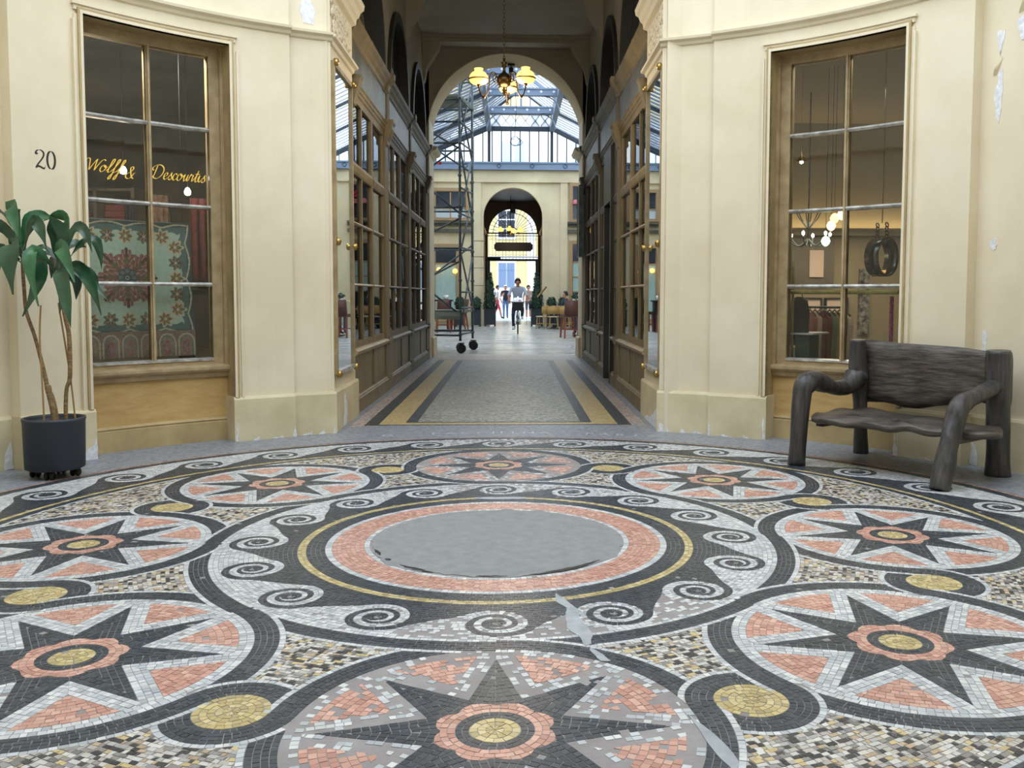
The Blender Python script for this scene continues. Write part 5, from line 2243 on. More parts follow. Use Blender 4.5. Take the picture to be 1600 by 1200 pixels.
# ---- brass chandelier in the passage
chd = empty('chandelier', (0, 0, 0))
tag(chd, 'brass chandelier with amber glass shades hanging in the passage', 'chandelier')
HXc, HY, HZ = -.015, 5.6, 3.585
m = MB()
z = ZCEIL
k = 0
while z > HZ + .25:
    vert = k % 2 == 0
    pts = []
    for q in range(8):
        a = 2 * PI * q / 8
        e1, e2 = .012 * math.cos(a), .026 * math.sin(a)
        pts.append((HXc + (e1 if vert else 0), HY + (0 if vert else e1), z - .026 + e2))
    m.tube(pts, .0042, 5, closed=True)
    z -= .042
    k += 1
m.build('chain', 'dark_bronze', chd)
m = MB()
m.lathe([(0, .24), (.012, .235), (.014, .2), (.035, .19), (.02, .17), (.03, .15), (.014, .13), (.018, .09), (.045, .068), (.068, .044), (.08, .012), (.08, -.012), (.07, -.042), (.05, -.066), (.02, -.08), (.012, -.09), (.03, -.105), (.016, -.12), (.022, -.135), (.01, -.15), (.016, -.165), (0, -.18)], (HXc, HY, HZ), 28)
m.build('ball_stem', 'dark_bronze', chd)
for turn in (82, 202, 322):
    ca, sa = math.cos(math.radians(turn)), math.sin(math.radians(turn))
    P_ = lambda r, z: (HXc + r * ca, HY + r * sa, HZ + z)
    m = MB()
    arm = catmull([P_(.07, -.03), P_(.10, -.035), P_(.13, -.01), P_(.125, .03), P_(.10, .03), P_(.105, .0), P_(.12, .0)], 5)
    m.tube([Vector(p) for p in arm], .006, 6)
    arm = catmull([P_(.075, .0), P_(.10, .06), P_(.14, .07), P_(.168, .03), P_(.175, -.05), P_(.19, -.14), P_(.225, -.195), P_(.26, -.19), P_(.285, -.14), P_(.295, -.09)], 5)
    m.tube([Vector(p) for p in arm], .0075, 7)
    m.lathe([(0, -.02), (.016, -.012), (.018, 0), (.014, .012), (0, .02)], P_(.235, -.2), 10)
    m.lathe([(.006, 0), (.012, .01), (.022, .02), (.018, .045), (.01, .05)], P_(.295, -.10), 12)
    a_ = m.build('arm', 'dark_bronze', chd)
    m = MB()
    m.lathe([(.047, .118), (.05, .114), (.043, .098), (.046, .088), (.078, .068), (.098, .038), (.104, .012), (.103, -.004), (.092, -.028), (.072, -.044), (.04, -.055)], P_(.295, -.02), 28)
    s_ = m.build('lamp_shade', 'shade_glass', a_)
    m = MB()
    m.lathe([(.104, .012), (.107, .008), (.107, -.004), (.102, -.006)], P_(.295, -.02), 28)
    m.build('rim_band', 'brass', a_)
    m = MB()
    m.lathe([(0, -.03), (.02, -.02), (.024, 0), (.014, .03), (0, .035)], P_(.295, -.03), 10)
    m.build('bulb', 'bulb', a_)
lamp('chandelier_lamp', 'POINT', (HXc, HY, HZ - .3), 30, (1, .86, .66), .25)

# ---- camera with its slack cable on the arch crown
o = empty('arch_camera', (0, 0, 0))
tag(o, 'small black camera with slack cable coil under the arch crown', 'camera')
m = MB()
yk = 14.1
m.tube([(xc + .09, yk, az + ar - .01), (xc + .09, yk, az + ar - .1)], .015, 6)
m.cbox((xc + .09, yk - .05, az + ar - .15), (.09, .2, .09))
m.cbox((xc + .09, yk - .02, az + ar - .03), (.14, .14, .04))
m.build('housing', 'iron', o)
m = MB()
c = catmull([(xc + .09, yk, az + ar - .12), (xc + .15, yk + .3, az + ar - .25), (xc + .19, yk + .8, az + ar - .6), (xc + .18, yk + 1.0, az + ar - 1.0), (xc + .16, yk + 1.0, az + ar - 1.28)], 6)
m.tube([Vector(p) for p in c], .006, 5)
for k in range(3):
    m.tube([(xc + .17 + (.09 + .02 * k) * math.cos(2 * PI * q / 20) + .015 * k, yk + 1.0 + .01 * k, az + ar - 1.36 - .01 * k + (.10 - .015 * k) * math.sin(2 * PI * q / 20)) for q in range(20)], .006, 5, closed=True)
m.build('cable', 'iron', o)

# ---- black board on the right-hand arch pier
o = empty('menu_board', (0, 0, 0))
tag(o, 'tall black board seen edge-on on the right arch pier', 'board')
m = MB()
m.box(1.335, 1.405, 12.78, 13.24, 2.0, 3.28)
m.build('panel', 'black_paint', o)
m = MB()
for a, b_, z0, z1 in ((12.76, 13.26, 3.28, 3.31), (12.76, 13.26, 1.97, 2.0)):
    m.box(1.325, 1.415, a, b_, z0, z1)
m.box(1.325, 1.415, 12.755, 12.78, 1.97, 3.31)
m.box(1.325, 1.415, 13.24, 13.265, 1.97, 3.31)
m.build('frame', 'galv', o)
m = MB()
m.bar((1.36, 13.2, 3.1), (1.36, 13.34, 3.1), .03)
m.bar((1.36, 13.2, 2.2), (1.36, 13.34, 2.2), .03)
m.build('bracket', 'iron', o)

# ---- scaffold tower on wheels
sf_ = empty('scaffold_tower', (0, 0, 0))
tag(sf_, 'grey metal scaffold tower on four black wheels beyond the arch', 'scaffolding')
FR, RR, FL, RL = (-1.03, 14.95), (-.82, 16.15), (-2.95, 15.1), (-2.75, 16.3)
ZT = 7.3
for p in (FR, RR, FL, RL):
    m = MB()
    m.tube([(p[0], p[1], .26), (p[0] + .0, p[1], ZT)], .027, 8)
    for z in (.4, .9, 1.55, 2.2, 2.9, 3.1, 3.75, 4.42, 4.85, 5.35):
        m.lathe([(.03, -.03), (.042, -.02), (.042, .02), (.03, .03)], (p[0], p[1], z), 8)
    m.build('post', 'galv', sf_)
    m = MB()
    m.lathe([(0, -.022), (.06, -.022), (.1, -.026), (.103, -.015), (.103, .015), (.1, .026), (.06, .022), (0, .022)], (p[0] + .02, p[1] - .03, .103), 22, axis='y')
    w_ = m.build('wheel', 'rubber', sf_)
    m = MB()
    m.cbox((p[0] + .02, p[1] - .03, .215), (.13, .11, .02))
    m.bar((p[0] - .03, p[1] - .07, .21), (p[0] - .0, p[1] - .07, .1), .012)
    m.bar((p[0] + .08, p[1] + .0, .21), (p[0] + .05, p[1] - .0, .1), .012)
    m.bar((p[0] - .05, p[1] - .07, .2), (p[0] - .08, p[1] - .12, .13), .02)
    m.build('castor_fork', 'iron', w_)


def sbar(a, za, b, zb, r=.022, name='ledger'):
    m = MB()
    m.tube([(a[0], a[1], za), (b[0], b[1], zb)], r, 7)
    return m.build(name, 'galv', sf_)


for z in (.38, .48, 2.22, 3.08, 4.42, 4.86, 5.32):
    sbar(FR, z, FL, z)
for z in (.40, 2.2, 3.06, 4.40, 5.3, 5.9, 6.5):
    sbar(RR, z + .04, RL, z + .04)
for z in (.40, .96, 1.3, 2.24, 2.95, 3.5, 4.44, 4.86, 5.34, 5.9):
    sbar(FR, z, RR, z + .0, .02, 'rung')
    sbar(FL, z, RL, z + .0, .02, 'rung')
for a, za, b, zb in ((FR, 2.95, FL, 4.5), (FR, .82, FL, 2.3), (FR, 1.95, FL, .95), (FR, 2.85, FL, 1.9), (FR, 4.35, FL, 3.0), (FR, 5.3, FL, 4.2),
                     (RR, 2.35, RL, .9), (RR, 3.95, RL, 5.2), (RR, 5.4, RL, 3.8), (FR, 4.3, FL, 5.4)):
    sbar(a, za, b, zb, .02, 'brace')
for za, zb in ((.5, 2.1), (2.2, .95), (2.85, 4.3), (4.4, 2.9), (4.5, 5.9), (5.3, 4.2), (5.4, 6.8), (2.1, 3.4)):
    sbar(FR, za, RR, zb, .02, 'brace')
for z, mt_ in ((.86, 'board_old'), (5.38, 'board_old')):
    for k in range(4):
        m = MB()
        q0, q1 = k / 4 + .01, (k + 1) / 4 - .01
        a0 = [FL[i] + (RL[i] - FL[i]) * q0 for i in (0, 1)]
        a1 = [FL[i] + (RL[i] - FL[i]) * q1 for i in (0, 1)]
        b0 = [FR[i] + (RR[i] - FR[i]) * q0 for i in (0, 1)]
        b1 = [FR[i] + (RR[i] - FR[i]) * q1 for i in (0, 1)]
        pts = [a0, b0, b1, a1]
        m.add([(*p, z) for p in pts] + [(*p, z + .05) for p in pts], [(3, 2, 1, 0), (4, 5, 6, 7), (0, 1, 5, 4), (1, 2, 6, 5), (2, 3, 7, 6), (3, 0, 4, 7)], False)
        m.build('deck_board', mt_, sf_)
m = MB()
m.bar((FL[0], FL[1] - .03, .80), (FR[0], FR[1] - .03, .80), .03, .16)
m.build('toe_board', 'board_old', sf_)
for a, b_, z, t in ((FR, FL, .38, .32), (FR, FL, 5.32, .35), (RR, FR, .96, .05), (FR, FL, 4.0, .2)):
    m = MB()
    p = [a[i] + (b_[i] - a[i]) * t for i in (0, 1)]
    q = [a[i] + (b_[i] - a[i]) * (t + .04) for i in (0, 1)]
    m.tube([(*p, z), (*q, z)], .027, 7)
    m.build('red_band', 'red_mark', sf_)
# ================================================================== people
def skin_body(name, joints, edges, mats, root, fingers=(), sub=2, head=None):
    """one continuous body grown over a skeleton; joints: name -> (xyz, radius); edges: (a, b, material index)"""
    names = list(joints)
    ix = {n: i for i, n in enumerate(names)}
    me = bpy.data.meshes.new(name)
    me.from_pydata([joints[n][0] for n in names], [(ix[a], ix[b]) for a, b, _ in edges], [])
    o = bpy.data.objects.new(name, me)
    COL.objects.link(o)
    o.modifiers.new('skin', 'SKIN')
    for i, n in enumerate(names):
        sv = me.skin_vertices[0].data[i]
        r = joints[n][1]
        sv.radius = r if isinstance(r, tuple) else (r, r)
        sv.use_root = n == root
    md = o.modifiers.new('sub', 'SUBSURF')
    md.levels = md.render_levels = sub
    dg = bpy.context.evaluated_depsgraph_get()
    new = bpy.data.meshes.new_from_object(o.evaluated_get(dg))
    bpy.data.objects.remove(o)
    for m_ in mats:
        new.materials.append(MATS[m_])
    bm = bmesh.new()
    bm.from_mesh(new)
    segs = [(Vector(joints[a][0]), Vector(joints[b][0]), k) for a, b, k in edges]
    for f in bm.faces:
        c = f.calc_center_median()
        best, bk = 9, 0
        for a, b, k in segs:
            ab = b - a
            t = max(0, min(1, (c - a).dot(ab) / max(ab.length_squared, 1e-9)))
            d = (a + ab * t - c).length
            if d < best:
                best, bk = d, k
        f.material_index = bk
        f.smooth = True
    # head shaping: nose, brow, chin pushed out of the rounded skull
    if head:
        hc, fwd, hr = Vector(head[0]), Vector(head[1]).normalized(), head[2]
        for v in bm.verts:
            d = v.co - hc
            if d.length < hr * 1.7:
                f_ = d.dot(fwd)
                lat = (d - fwd * f_)
                if f_ > hr * .5 and abs(lat.z + hr * .12) < hr * .22 and Vector((lat.x, lat.y, 0)).length < hr * .25:
                    v.co += fwd * hr * .22
    # fingers, rooted inside the palm
    for base, dirs, up_ in fingers:
        base = Vector(base)
        d = Vector(dirs).normalized()
        u = Vector(up_).normalized()
        s = d.cross(u).normalized()
        for q, (off, ln) in enumerate(((-.03, .055), (-.01, .065), (.01, .062), (.028, .05), (-.045, .045))):
            p0 = base + s * off
            dd = d if q < 4 else (d + s * -.9).normalized()
            pts = [p0, p0 + dd * ln * .5, p0 + dd * ln * .8 - u * ln * .3, p0 + dd * ln * .75 - u * ln * .7]
            mb = MB()
            mb.tube(pts, [.0095, .009, .0085, .006], 6)
            o0 = [bm.verts.new(v) for v in mb.v]
            for f in mb.f:
                nf = bm.faces.new([o0[i] for i in f])
                nf.material_index = 0
                nf.smooth = True
    bm.to_mesh(new)
    bm.free()
    ob = bpy.data.objects.new(name, new)
    COL.objects.link(ob)
    return ob


def person(pos, pose, label, mats, hair='hair', hair_len=0, face=(0, -1, 0)):
    """pose: joint name -> (x, y, z) in metres about the feet; mats: skin, top, legs, shoes"""
    J = dict(pose)
    R = dict(pelvis=(.155, .12), waist=(.14, .105), chest=(.165, .12), neck=.052, neck2=.05, skull=(.082, .092), crown=(.066, .075), chin=(.058, .066),
             shL=.065, shR=.065, elL=.045, elR=.045, wrL=.032, wrR=.032, haL=(.042, .02), haR=(.042, .02),
             hipL=.095, hipR=.095, knL=.062, knR=.062, anL=.045, anR=.045, heL=.04, heR=.04, toL=(.042, .03), toR=(.042, .03))
    skin, top, leg, shoe = 0, 1, 2, 3
    bare_arm, bare_leg = mats[4], mats[5]
    E_ = [('pelvis', 'waist', top), ('waist', 'chest', top), ('chest', 'neck', top), ('neck', 'neck2', skin), ('neck2', 'chin', skin), ('chin', 'skull', skin), ('skull', 'crown', skin)]
    for s in 'LR':
        E_ += [('chest', 'sh' + s, top), ('sh' + s, 'el' + s, top), ('el' + s, 'wr' + s, skin if bare_arm else top), ('wr' + s, 'ha' + s, skin),
               ('pelvis', 'hip' + s, leg), ('hip' + s, 'kn' + s, leg), ('kn' + s, 'an' + s, skin if bare_leg else leg), ('an' + s, 'to' + s, shoe)]
    joints = {n: (tuple(Vector(J[n]) + Vector(pos)), R[n]) for n in R if n in J}
    E_ = [e for e in E_ if e[0] in joints and e[1] in joints]
    fg = []
    for s in 'LR':
        w, h = Vector(joints['wr' + s][0]), Vector(joints['ha' + s][0])
        fg.append((h, (h - w), (0, 0, 1) if abs((h - w).normalized().z) < .8 else face))
    sk = Vector(joints['skull'][0])
    o = skin_body('person', joints, E_, mats[:4], 'pelvis', fg, head=(tuple(sk), face, .095))
    tag(o, label, 'person')
    fv = Vector(face).normalized()
    sv = Vector((-fv.y, fv.x, 0)).normalized()
    m = MB()          # hair as a cap set back from the face
    vs, fs = [], []
    n1, n2 = 7, 14
    for i in range(n1 + 1):
        el_ = PI / 2 - (PI / 2 + .5 + hair_len * .6) * i / n1
        for j in range(n2):
            a = 2 * PI * j / n2
            front = math.cos(a) > .3
            e2 = max(el_, .55) if front else el_
            d = fv * math.cos(a) * math.cos(e2) + sv * math.sin(a) * math.cos(e2) + Vector((0, 0, math.sin(e2)))
            vs.append(tuple(sk + Vector((0, 0, .03)) + Vector((d.x * .104, d.y * .104, d.z * .125)) - fv * .012))
    for i in range(n1):
        for j in range(n2):
            fs.append((i * n2 + j, i * n2 + (j + 1) % n2, (i + 1) * n2 + (j + 1) % n2, (i + 1) * n2 + j))
    m.add(vs, fs, True)
    m.build('hair', hair, o)
    m = MB()
    for s in (-1, 1):
        c = sk + fv * .088 + sv * s * .032 + Vector((0, 0, .012))
        m.lathe([(0, -.008), (.007, -.005), (.009, 0), (.007, .005), (0, .008)], c, 6)
    m.build('eyes', 'iron', o)
    m = MB()
    for s in (-1, 1):
        c = sk + sv * s * .09 + Vector((0, 0, -.005))
        m.lathe([(0, -.03), (.012, -.02), (.014, .01), (0, .03)], c, 6)
    m.build('ears', mats[0], o)
    m = MB()
    c = sk + fv * .084 + Vector((0, 0, -.055))
    m.bar(c - sv * .022, c + sv * .022, .01, .008)
    m.build('mouth', 'brown_leather', o)
    return o


def standing(step=.0, lean=0, arms=None, fwd=(0, -1)):
    """walking pose facing fwd; step is the stride"""
    fx, fy = fwd
    sx, sy = -fy, fx

    def p(a, b, z):      # a sideways (to the person's left), b forward
        return (sx * a * -1 + fx * b, sy * a * -1 + fy * b, z)
    J = dict(pelvis=p(0, 0, .94), waist=p(0, .01, 1.12), chest=p(0, .02 + lean, 1.36), neck=p(0, .02 + lean, 1.49), neck2=p(0, .03 + lean, 1.53), chin=p(0, .05 + lean, 1.56), skull=p(0, .03 + lean, 1.62), crown=p(0, .01 + lean, 1.68),
             shL=p(.19, .01 + lean, 1.42), shR=p(-.19, .01 + lean, 1.42), hipL=p(.09, 0, .88), hipR=p(-.09, 0, .88),
             knL=p(.09, step * .55 + .03, .49), knR=p(-.09, -step * .35 + .03, .49), anL=p(.09, step, .08), anR=p(-.09, -step, .09 + step * .3),
             toL=p(.1, step + .16, .035), toR=p(-.1, -step + .15, .035 + step * .1),
             elL=p(.25, -.02 - step * .2, 1.14), elR=p(-.25, -.02 + step * .2, 1.14), wrL=p(.24, .08 - step * .3, .92), wrR=p(-.24, .08 + step * .3, .92), haL=p(.24, .1 - step * .3, .84), haR=p(-.24, .1 + step * .3, .84))
    if arms:
        for k, v in arms.items():
            J[k] = p(*v)
    return J


# cyclist
CX_, CY_ = .25, 24.55
bike = empty('bicycle', (0, 0, 0))
tag(bike, 'dark city bicycle with black front basket ridden by the cyclist', 'bicycle')


def bp(x, y, z):
    return (CX_ + x, CY_ + y, z)


for y, nm in ((.0, 'wheel'), (1.06, 'wheel')):
    m = MB()
    m.tube([bp(0, y + .325 * math.cos(2 * PI * q / 32), .345 + .325 * math.sin(2 * PI * q / 32)) for q in range(32)], .021, 7, closed=True)
    w_ = m.build('wheel', 'rubber', bike)
    m = MB()
    for q in range(14):
        a = 2 * PI * q / 14
        m.bar(bp(.02 if q % 2 else -.02, y, .345), bp(0, y + .31 * math.cos(a), .345 + .31 * math.sin(a)), .004)
    m.tube([bp(-.05, y, .345), bp(.05, y, .345)], .018, 8)
    m.build('spokes', 'galv', w_)
m = MB()
for a, b_, r in (((0, .12, .98), (0, .2, .62), .018), ((0, .2, .64), (0, .58, .30), .018), ((0, .2, .70), (0, .66, .62), .014), ((0, .58, .30), (0, .72, .88), .016), ((.06, 1.06, .345), (0, .68, .7), .008), ((-.06, 1.06, .345), (0, .68, .7), .008), ((.06, 1.06, .345), (0, .58, .30), .008), ((-.06, 1.06, .345), (0, .58, .30), .008)):
    m.tube([bp(*a), bp(*b_)], r, 7)
m.build('frame', 'black_paint', bike)
m = MB()
for s in (-1, 1):
    m.tube([bp(s * .05, 0, .345), bp(s * .05, .06, .68), bp(0, .12, .74)], .012, 6)
m.build('fork', 'black_paint', bike)
m = MB()
c = catmull([bp(-.28, .33, 1.0), bp(-.27, .18, 1.02), bp(-.15, .1, 1.02), bp(0, .1, 1.0), bp(.15, .1, 1.02), bp(.27, .18, 1.02), bp(.28, .33, 1.0)], 5)
m.tube([Vector(p) for p in c], .013, 7)
m.build('handlebar', 'galv', bike)
m = MB()
m.lathe([(0, -.03), (.05, -.02), (.06, .03), (0, .05)], bp(0, .76, .92), 12)
m.cbox(bp(0, .70, .935), (.1, .2, .04))
m.build('saddle', 'black_paint', bike)
m = MB()
m.tube([bp(-.1, .58, .30), bp(.1, .58, .30)], .014, 6)
m.bar(bp(-.09, .58, .30), bp(-.09, .55, .13), .02)
m.bar(bp(.09, .58, .30), bp(.09, .61, .47), .02)
m.cbox(bp(-.14, .55, .13), (.09, .1, .02))
m.cbox(bp(.14, .61, .47), (.09, .1, .02))
m.build('crank', 'galv', bike)
m = MB()
for q in range(9):
    x = -.185 + .37 * q / 8
    k_ = .86
    m.bar(bp(x * k_, -.17, .76), bp(x, -.2, 1.0), .012)
    m.bar(bp(x * k_, .06, .76), bp(x, .08, 1.0), .012)
for z, k_ in ((.76, .86), (.84, .91), (.92, .95), (1.0, 1)):
    for a, b_ in (((-.185 * k_, -.185), (.185 * k_, -.185)), ((.185 * k_, -.185), (.185 * k_, .07)), ((.185 * k_, .07), (-.185 * k_, .07)), ((-.185 * k_, .07), (-.185 * k_, -.185))):
        m.bar(bp(a[0], a[1], z), bp(b_[0], b_[1], z), .018, .04)
m.box(CX_ - .16, CX_ + .16, CY_ - .17, CY_ - .165, .75, 1.0)
m.box(CX_ - .16, CX_ + .16, CY_ - .17, CY_ + .06, .75, .76)
m.build('basket', 'black_paint', bike)
bag = MB()
for k in range(3):
    x = -.09 + .09 * k
    bag.lathe([(0, .0), (.08, .02), (.10, .12), (.10, .24), (.07, .32), (.02, .38 + .04 * (k == 1)), (0, .38)], bp(x, -.05, .775), 9)
bo = bag.build('carrier_bag', 'white_cloth')
tag(bo, 'crumpled white bag in the bicycle basket', 'bag')
m = MB()
m.lathe([(0, -.02), (.035, 0), (0, .02)], bp(.06, -.155, 1.07), 8)
m.build('pink_print', 'red_cloth', bo)
cyc = dict(pelvis=(0, .72, 1.02), waist=(0, .66, 1.18), chest=(0, .53, 1.40), neck=(0, .47, 1.51), neck2=(0, .45, 1.545), chin=(0, .425, 1.575), skull=(0, .435, 1.635), crown=(0, .45, 1.70),
           shL=(.20, .51, 1.44), shR=(-.20, .51, 1.44), elL=(.29, .42, 1.22), elR=(-.30, .42, 1.22), wrL=(.28, .33, 1.06), wrR=(-.28, .33, 1.06), haL=(.28, .27, 1.02), haR=(-.28, .27, 1.02),
           hipL=(.1, .70, .96), hipR=(-.1, .70, .96), knL=(.15, .36, .72), knR=(-.15, .42, .60), anL=(.14, .66, .54), anR=(-.14, .60, .21), toL=(.15, .5, .50), toR=(-.15, .45, .165))
person((CX_, CY_, 0), cyc, 'cyclist in grey v-neck t-shirt and jeans riding towards the round hall', ('skin_dark', 'grey_shirt', 'denim_dark', 'white_cloth', True, False), 'hair')
# three people in the street beyond
person((-.28, 43.7, -.02), standing(.14, arms=dict(elL=(.25, .05, 1.15), wrL=(.15, .2, 1.28), haL=(.1, .22, 1.34))), 'white-haired person in navy top and pale jeans walking in the street', ('skin', 'navy_cloth', 'denim_pale', 'iron', True, False), 'hair_white', .2)
person((-.72, 43.9, -.02), standing(.25, fwd=(1, -.3)), 'person in white top and red trousers half hidden by the left cone shrub', ('skin', 'white_cloth', 'red_cloth', 'iron', True, True), 'hair', .3, (1, -.3, 0))
person((.90, 42.8, -.02), standing(.08), 'person in floral top and grey shorts in the street behind the cyclist', ('skin', 'floral', 'shorts_grey', 'white_cloth', True, True), 'hair', .5)


def sitting(fwd=(0, -1), seat=.46, table=True):
    fx, fy = fwd
    sx, sy = -fy, fx

    def p(a, b, z):
        return (-sx * a + fx * b, -sy * a + fy * b, z + seat - .46)
    fz = .46 - seat
    return dict(pelvis=p(0, 0, .56), waist=p(0, .0, .74), chest=p(0, .04, .98), neck=p(0, .06, 1.11), neck2=p(0, .07, 1.15), chin=p(0, .09, 1.18), skull=p(0, .08, 1.24), crown=p(0, .06, 1.30),
                shL=p(.19, .05, 1.04), shR=p(-.19, .05, 1.04), elL=p(.25, .16, .82), elR=p(-.25, .16, .82), wrL=p(.16, .36, .80), wrR=p(-.16, .36, .80), haL=p(.12, .43, .81), haR=p(-.12, .43, .81),
                hipL=p(.09, .04, .53), hipR=p(-.09, .04, .53), knL=p(.1, .42, .54), knR=p(-.1, .42, .54), anL=p(.1, .44, .09 + fz), anR=p(-.1, .40, .09 + fz), toL=p(.1, .58, .035 + fz), toR=p(-.1, .54, .035 + fz))


person((2.12, 29.6, 0), sitting((-1, -.1)), 'person in navy jacket and jeans seated on rattan chair at white table', ('skin', 'navy_cloth', 'denim', 'iron', False, False), 'hair', 0, (-1, -.1, 0))
person((2.32, 23.6, 0), sitting((-.5, .87), .66), 'dark-haired person in white top seated at tall table on the right', ('skin', 'white_cloth', 'denim', 'iron', True, False), 'hair', .5, (-.5, .87, 0))


# ================================================================== cafe furniture
def high_chair(x, y, rz, label):
    t = empty('leather_chair', (x, y, 0), rz, label, 'chair', 'brown leather chairs at the tall tables')
    m = MB()
    for s in (-1, 1):
        m.bar((s * .19, -.22, .62), (s * .17, -.26, 1.09), .05)
    vs = []
    for z, d in ((.64, -.215), (.85, -.245), (1.09, -.275)):
        vs += [(-.2, d - .03, z), (.2, d - .03, z), (.2, d + .03, z), (-.2, d + .03, z)]
    m.add(vs, [(3, 2, 1, 0), (8, 9, 10, 11)] + [(a + j, a + (j + 1) % 4, a + 4 + (j + 1) % 4, a + 4 + j) for a in (0, 4) for j in range(4)], True)
    part(m, 'backrest', 'brown_leather', t)
    m = MB()
    m.cbox((0, 0, .64), (.42, .44, .09))
    part(m, 'seat', 'brown_leather', t)
    for sx2, sy2 in ((-1, -1), (1, -1), (-1, 1), (1, 1)):
        m = MB()
        m.bar((sx2 * .18, sy2 * .19, .62), (sx2 * .21, sy2 * (.27 if sy2 < 0 else .21), 0), .045)
        part(m, 'leg', 'red_wood', t)
    m = MB()
    m.bar((-.19, .2, .25), (.19, .2, .25), .03)
    m.bar((-.19, -.22, .25), (.19, -.22, .25), .03)
    part(m, 'stretcher', 'red_wood', t)
    return t


high_chair(1.73, 22.0, .2, 'brown leather chair with red wooden legs nearest the right arch pier')
high_chair(2.5, 22.6, .6, 'brown leather chair behind the nearer one, beside the right arch pier')
t = empty('tall_table', (2.15, 23.0, 0), 0, 'tall dark table with bowl plant beside right arch pier', 'table')
m = MB()
m.box(-.45, .45, -.45, .45, 1.02, 1.06)
part(m, 'tabletop', 'rattan_cream', t)
m = MB()
m.cbox((0, 0, .5), (.1, .1, 1.04))
m.cbox((0, 0, .02), (.5, .5, .04))
part(m, 'pedestal', 'iron', t)
m = MB()
m.lathe([(0, 1.06), (.07, 1.06), (.09, 1.13), (.08, 1.13), (0, 1.1)], (1.95, 22.85, 0), 14)
b_ = m.build('plant_bowl', 'white_paint')
tag(b_, 'white bowl with a small clipped plant on the tall table', 'plant')


def leaf_clump(mb, c, rad, n, size, seed, shape='ball'):
    """many small leaves over a clipped body"""
    r_ = np.random.default_rng(seed)
    for k in range(n):
        if shape == 'cone':
            h = r_.uniform(0, 1) ** 1.25
            rr2 = rad[0] * (1 - h) ** .85 + .03
            a = r_.uniform(0, 2 * PI)
            p = Vector((c[0] + rr2 * math.cos(a), c[1] + rr2 * math.sin(a), c[2] + h * rad[2]))
            nr = Vector((math.cos(a), math.sin(a), .3))
        elif shape == 'box':
            f = r_.integers(0, 5)
            q = r_.uniform(-1, 1, 3)
            if f == 4:
                q[2] = 1
            else:
                q[f // 2] = 1 if f % 2 else -1
            p = Vector((c[0] + q[0] * rad[0], c[1] + q[1] * rad[1], c[2] + q[2] * rad[2]))
            nr = Vector(q.tolist())
        else:
            d = r_.normal(0, 1, 3)
            d /= np.linalg.norm(d)
            p = Vector((c[0] + d[0] * rad[0], c[1] + d[1] * rad[1], c[2] + d[2] * rad[2]))
            nr = Vector(d.tolist())
        nr = (nr.normalized() + Vector(r_.normal(0, .5, 3).tolist())).normalized()
        p = p + nr * r_.uniform(-.06, .05) * 1
        u = nr.orthogonal().normalized()
        u = (Matrix.Rotation(r_.uniform(0, 6.28), 3, nr) @ u)
        v = nr.cross(u)
        s = size * r_.uniform(.6, 1.3)
        mb.add([p + u * s, p + v * s * .55 + nr * s * .2, p - u * s, p - v * s * .55 + nr * s * .2], [(0, 1, 2, 3)], False)
    return mb


m = MB()
leaf_clump(m, (1.95, 22.85, 1.19), (.11, .11, .08), 220, .025, 4)
m.build('foliage', 'box_leaf', b_, fix=False)


def shrub(name, x, y, w, hbox, kind, label, group, seed):
    t = empty(name, (x, y, 0), 0, label, 'plant', group)
    m = MB()
    m.cbox((0, 0, .06 + hbox / 2), (w, w, hbox))
    m.cbox((0, 0, .06 + hbox - .02), (w + .03, w + .03, .04))
    for a in (-1, 1):
        for b2 in (-1, 1):
            m.cbox((a * (w / 2 - .03), b2 * (w / 2 - .03), .03), (.06, .06, .06))
    part(m, 'planter', 'planter_box', t)
    m = MB()
    if kind == 'cone':
        m.lathe([(w * .45, hbox + .06), (w * .46, hbox + .25), (w * .3, hbox + .8), (w * .12, hbox + 1.25), (0, hbox + 1.42)], (0, 0, 0), 12)
        leaf_clump(m, (0, 0, hbox + .08), (w * .52, 0, 1.4), 900, .045, seed, 'cone')
    else:
        m.lathe([(0, hbox), (w * .45, hbox + .02), (w * .5, hbox + .2), (w * .44, hbox + .42), (w * .2, hbox + .5), (0, hbox + .51)], (0, 0, 0), 12)
        leaf_clump(m, (0, 0, hbox + .27), (w * .52, w * .52, .27), 420, .04, seed, 'ball')
    part(m, 'foliage', 'box_leaf', t)
    m = MB()
    m.tube([(0, 0, hbox), (0, 0, hbox + .3)], .03, 6)
    part(m, 'stem', 'cane', t)
    return t


shrub('cone_shrub', -.80, 31.75, .44, .62, 'cone', 'tall clipped cone shrub in black planter left of far arch', 'cone shrubs at the far arch', 1)
shrub('cone_shrub', 1.04, 31.75, .46, .62, 'cone', 'tall clipped cone shrub in black planter right of far arch', 'cone shrubs at the far arch', 2)
for k, (x, y, lb) in enumerate(((-1.34, 31.3, 'round clipped box shrub next to the left cone shrub'), (-1.95, 31.3, 'round clipped box shrub behind the scaffold post'), (1.62, 31.5, 'round clipped box shrub next to the right cone shrub'), (2.08, 31.5, 'round clipped box shrub second from the right cone shrub'), (2.54, 31.5, 'round clipped box shrub farthest right behind the cafe tables'))):
    shrub('box_shrub', x, y, .37, .6, 'ball', lb, 'clipped box shrubs along the far wall', 20 + k)


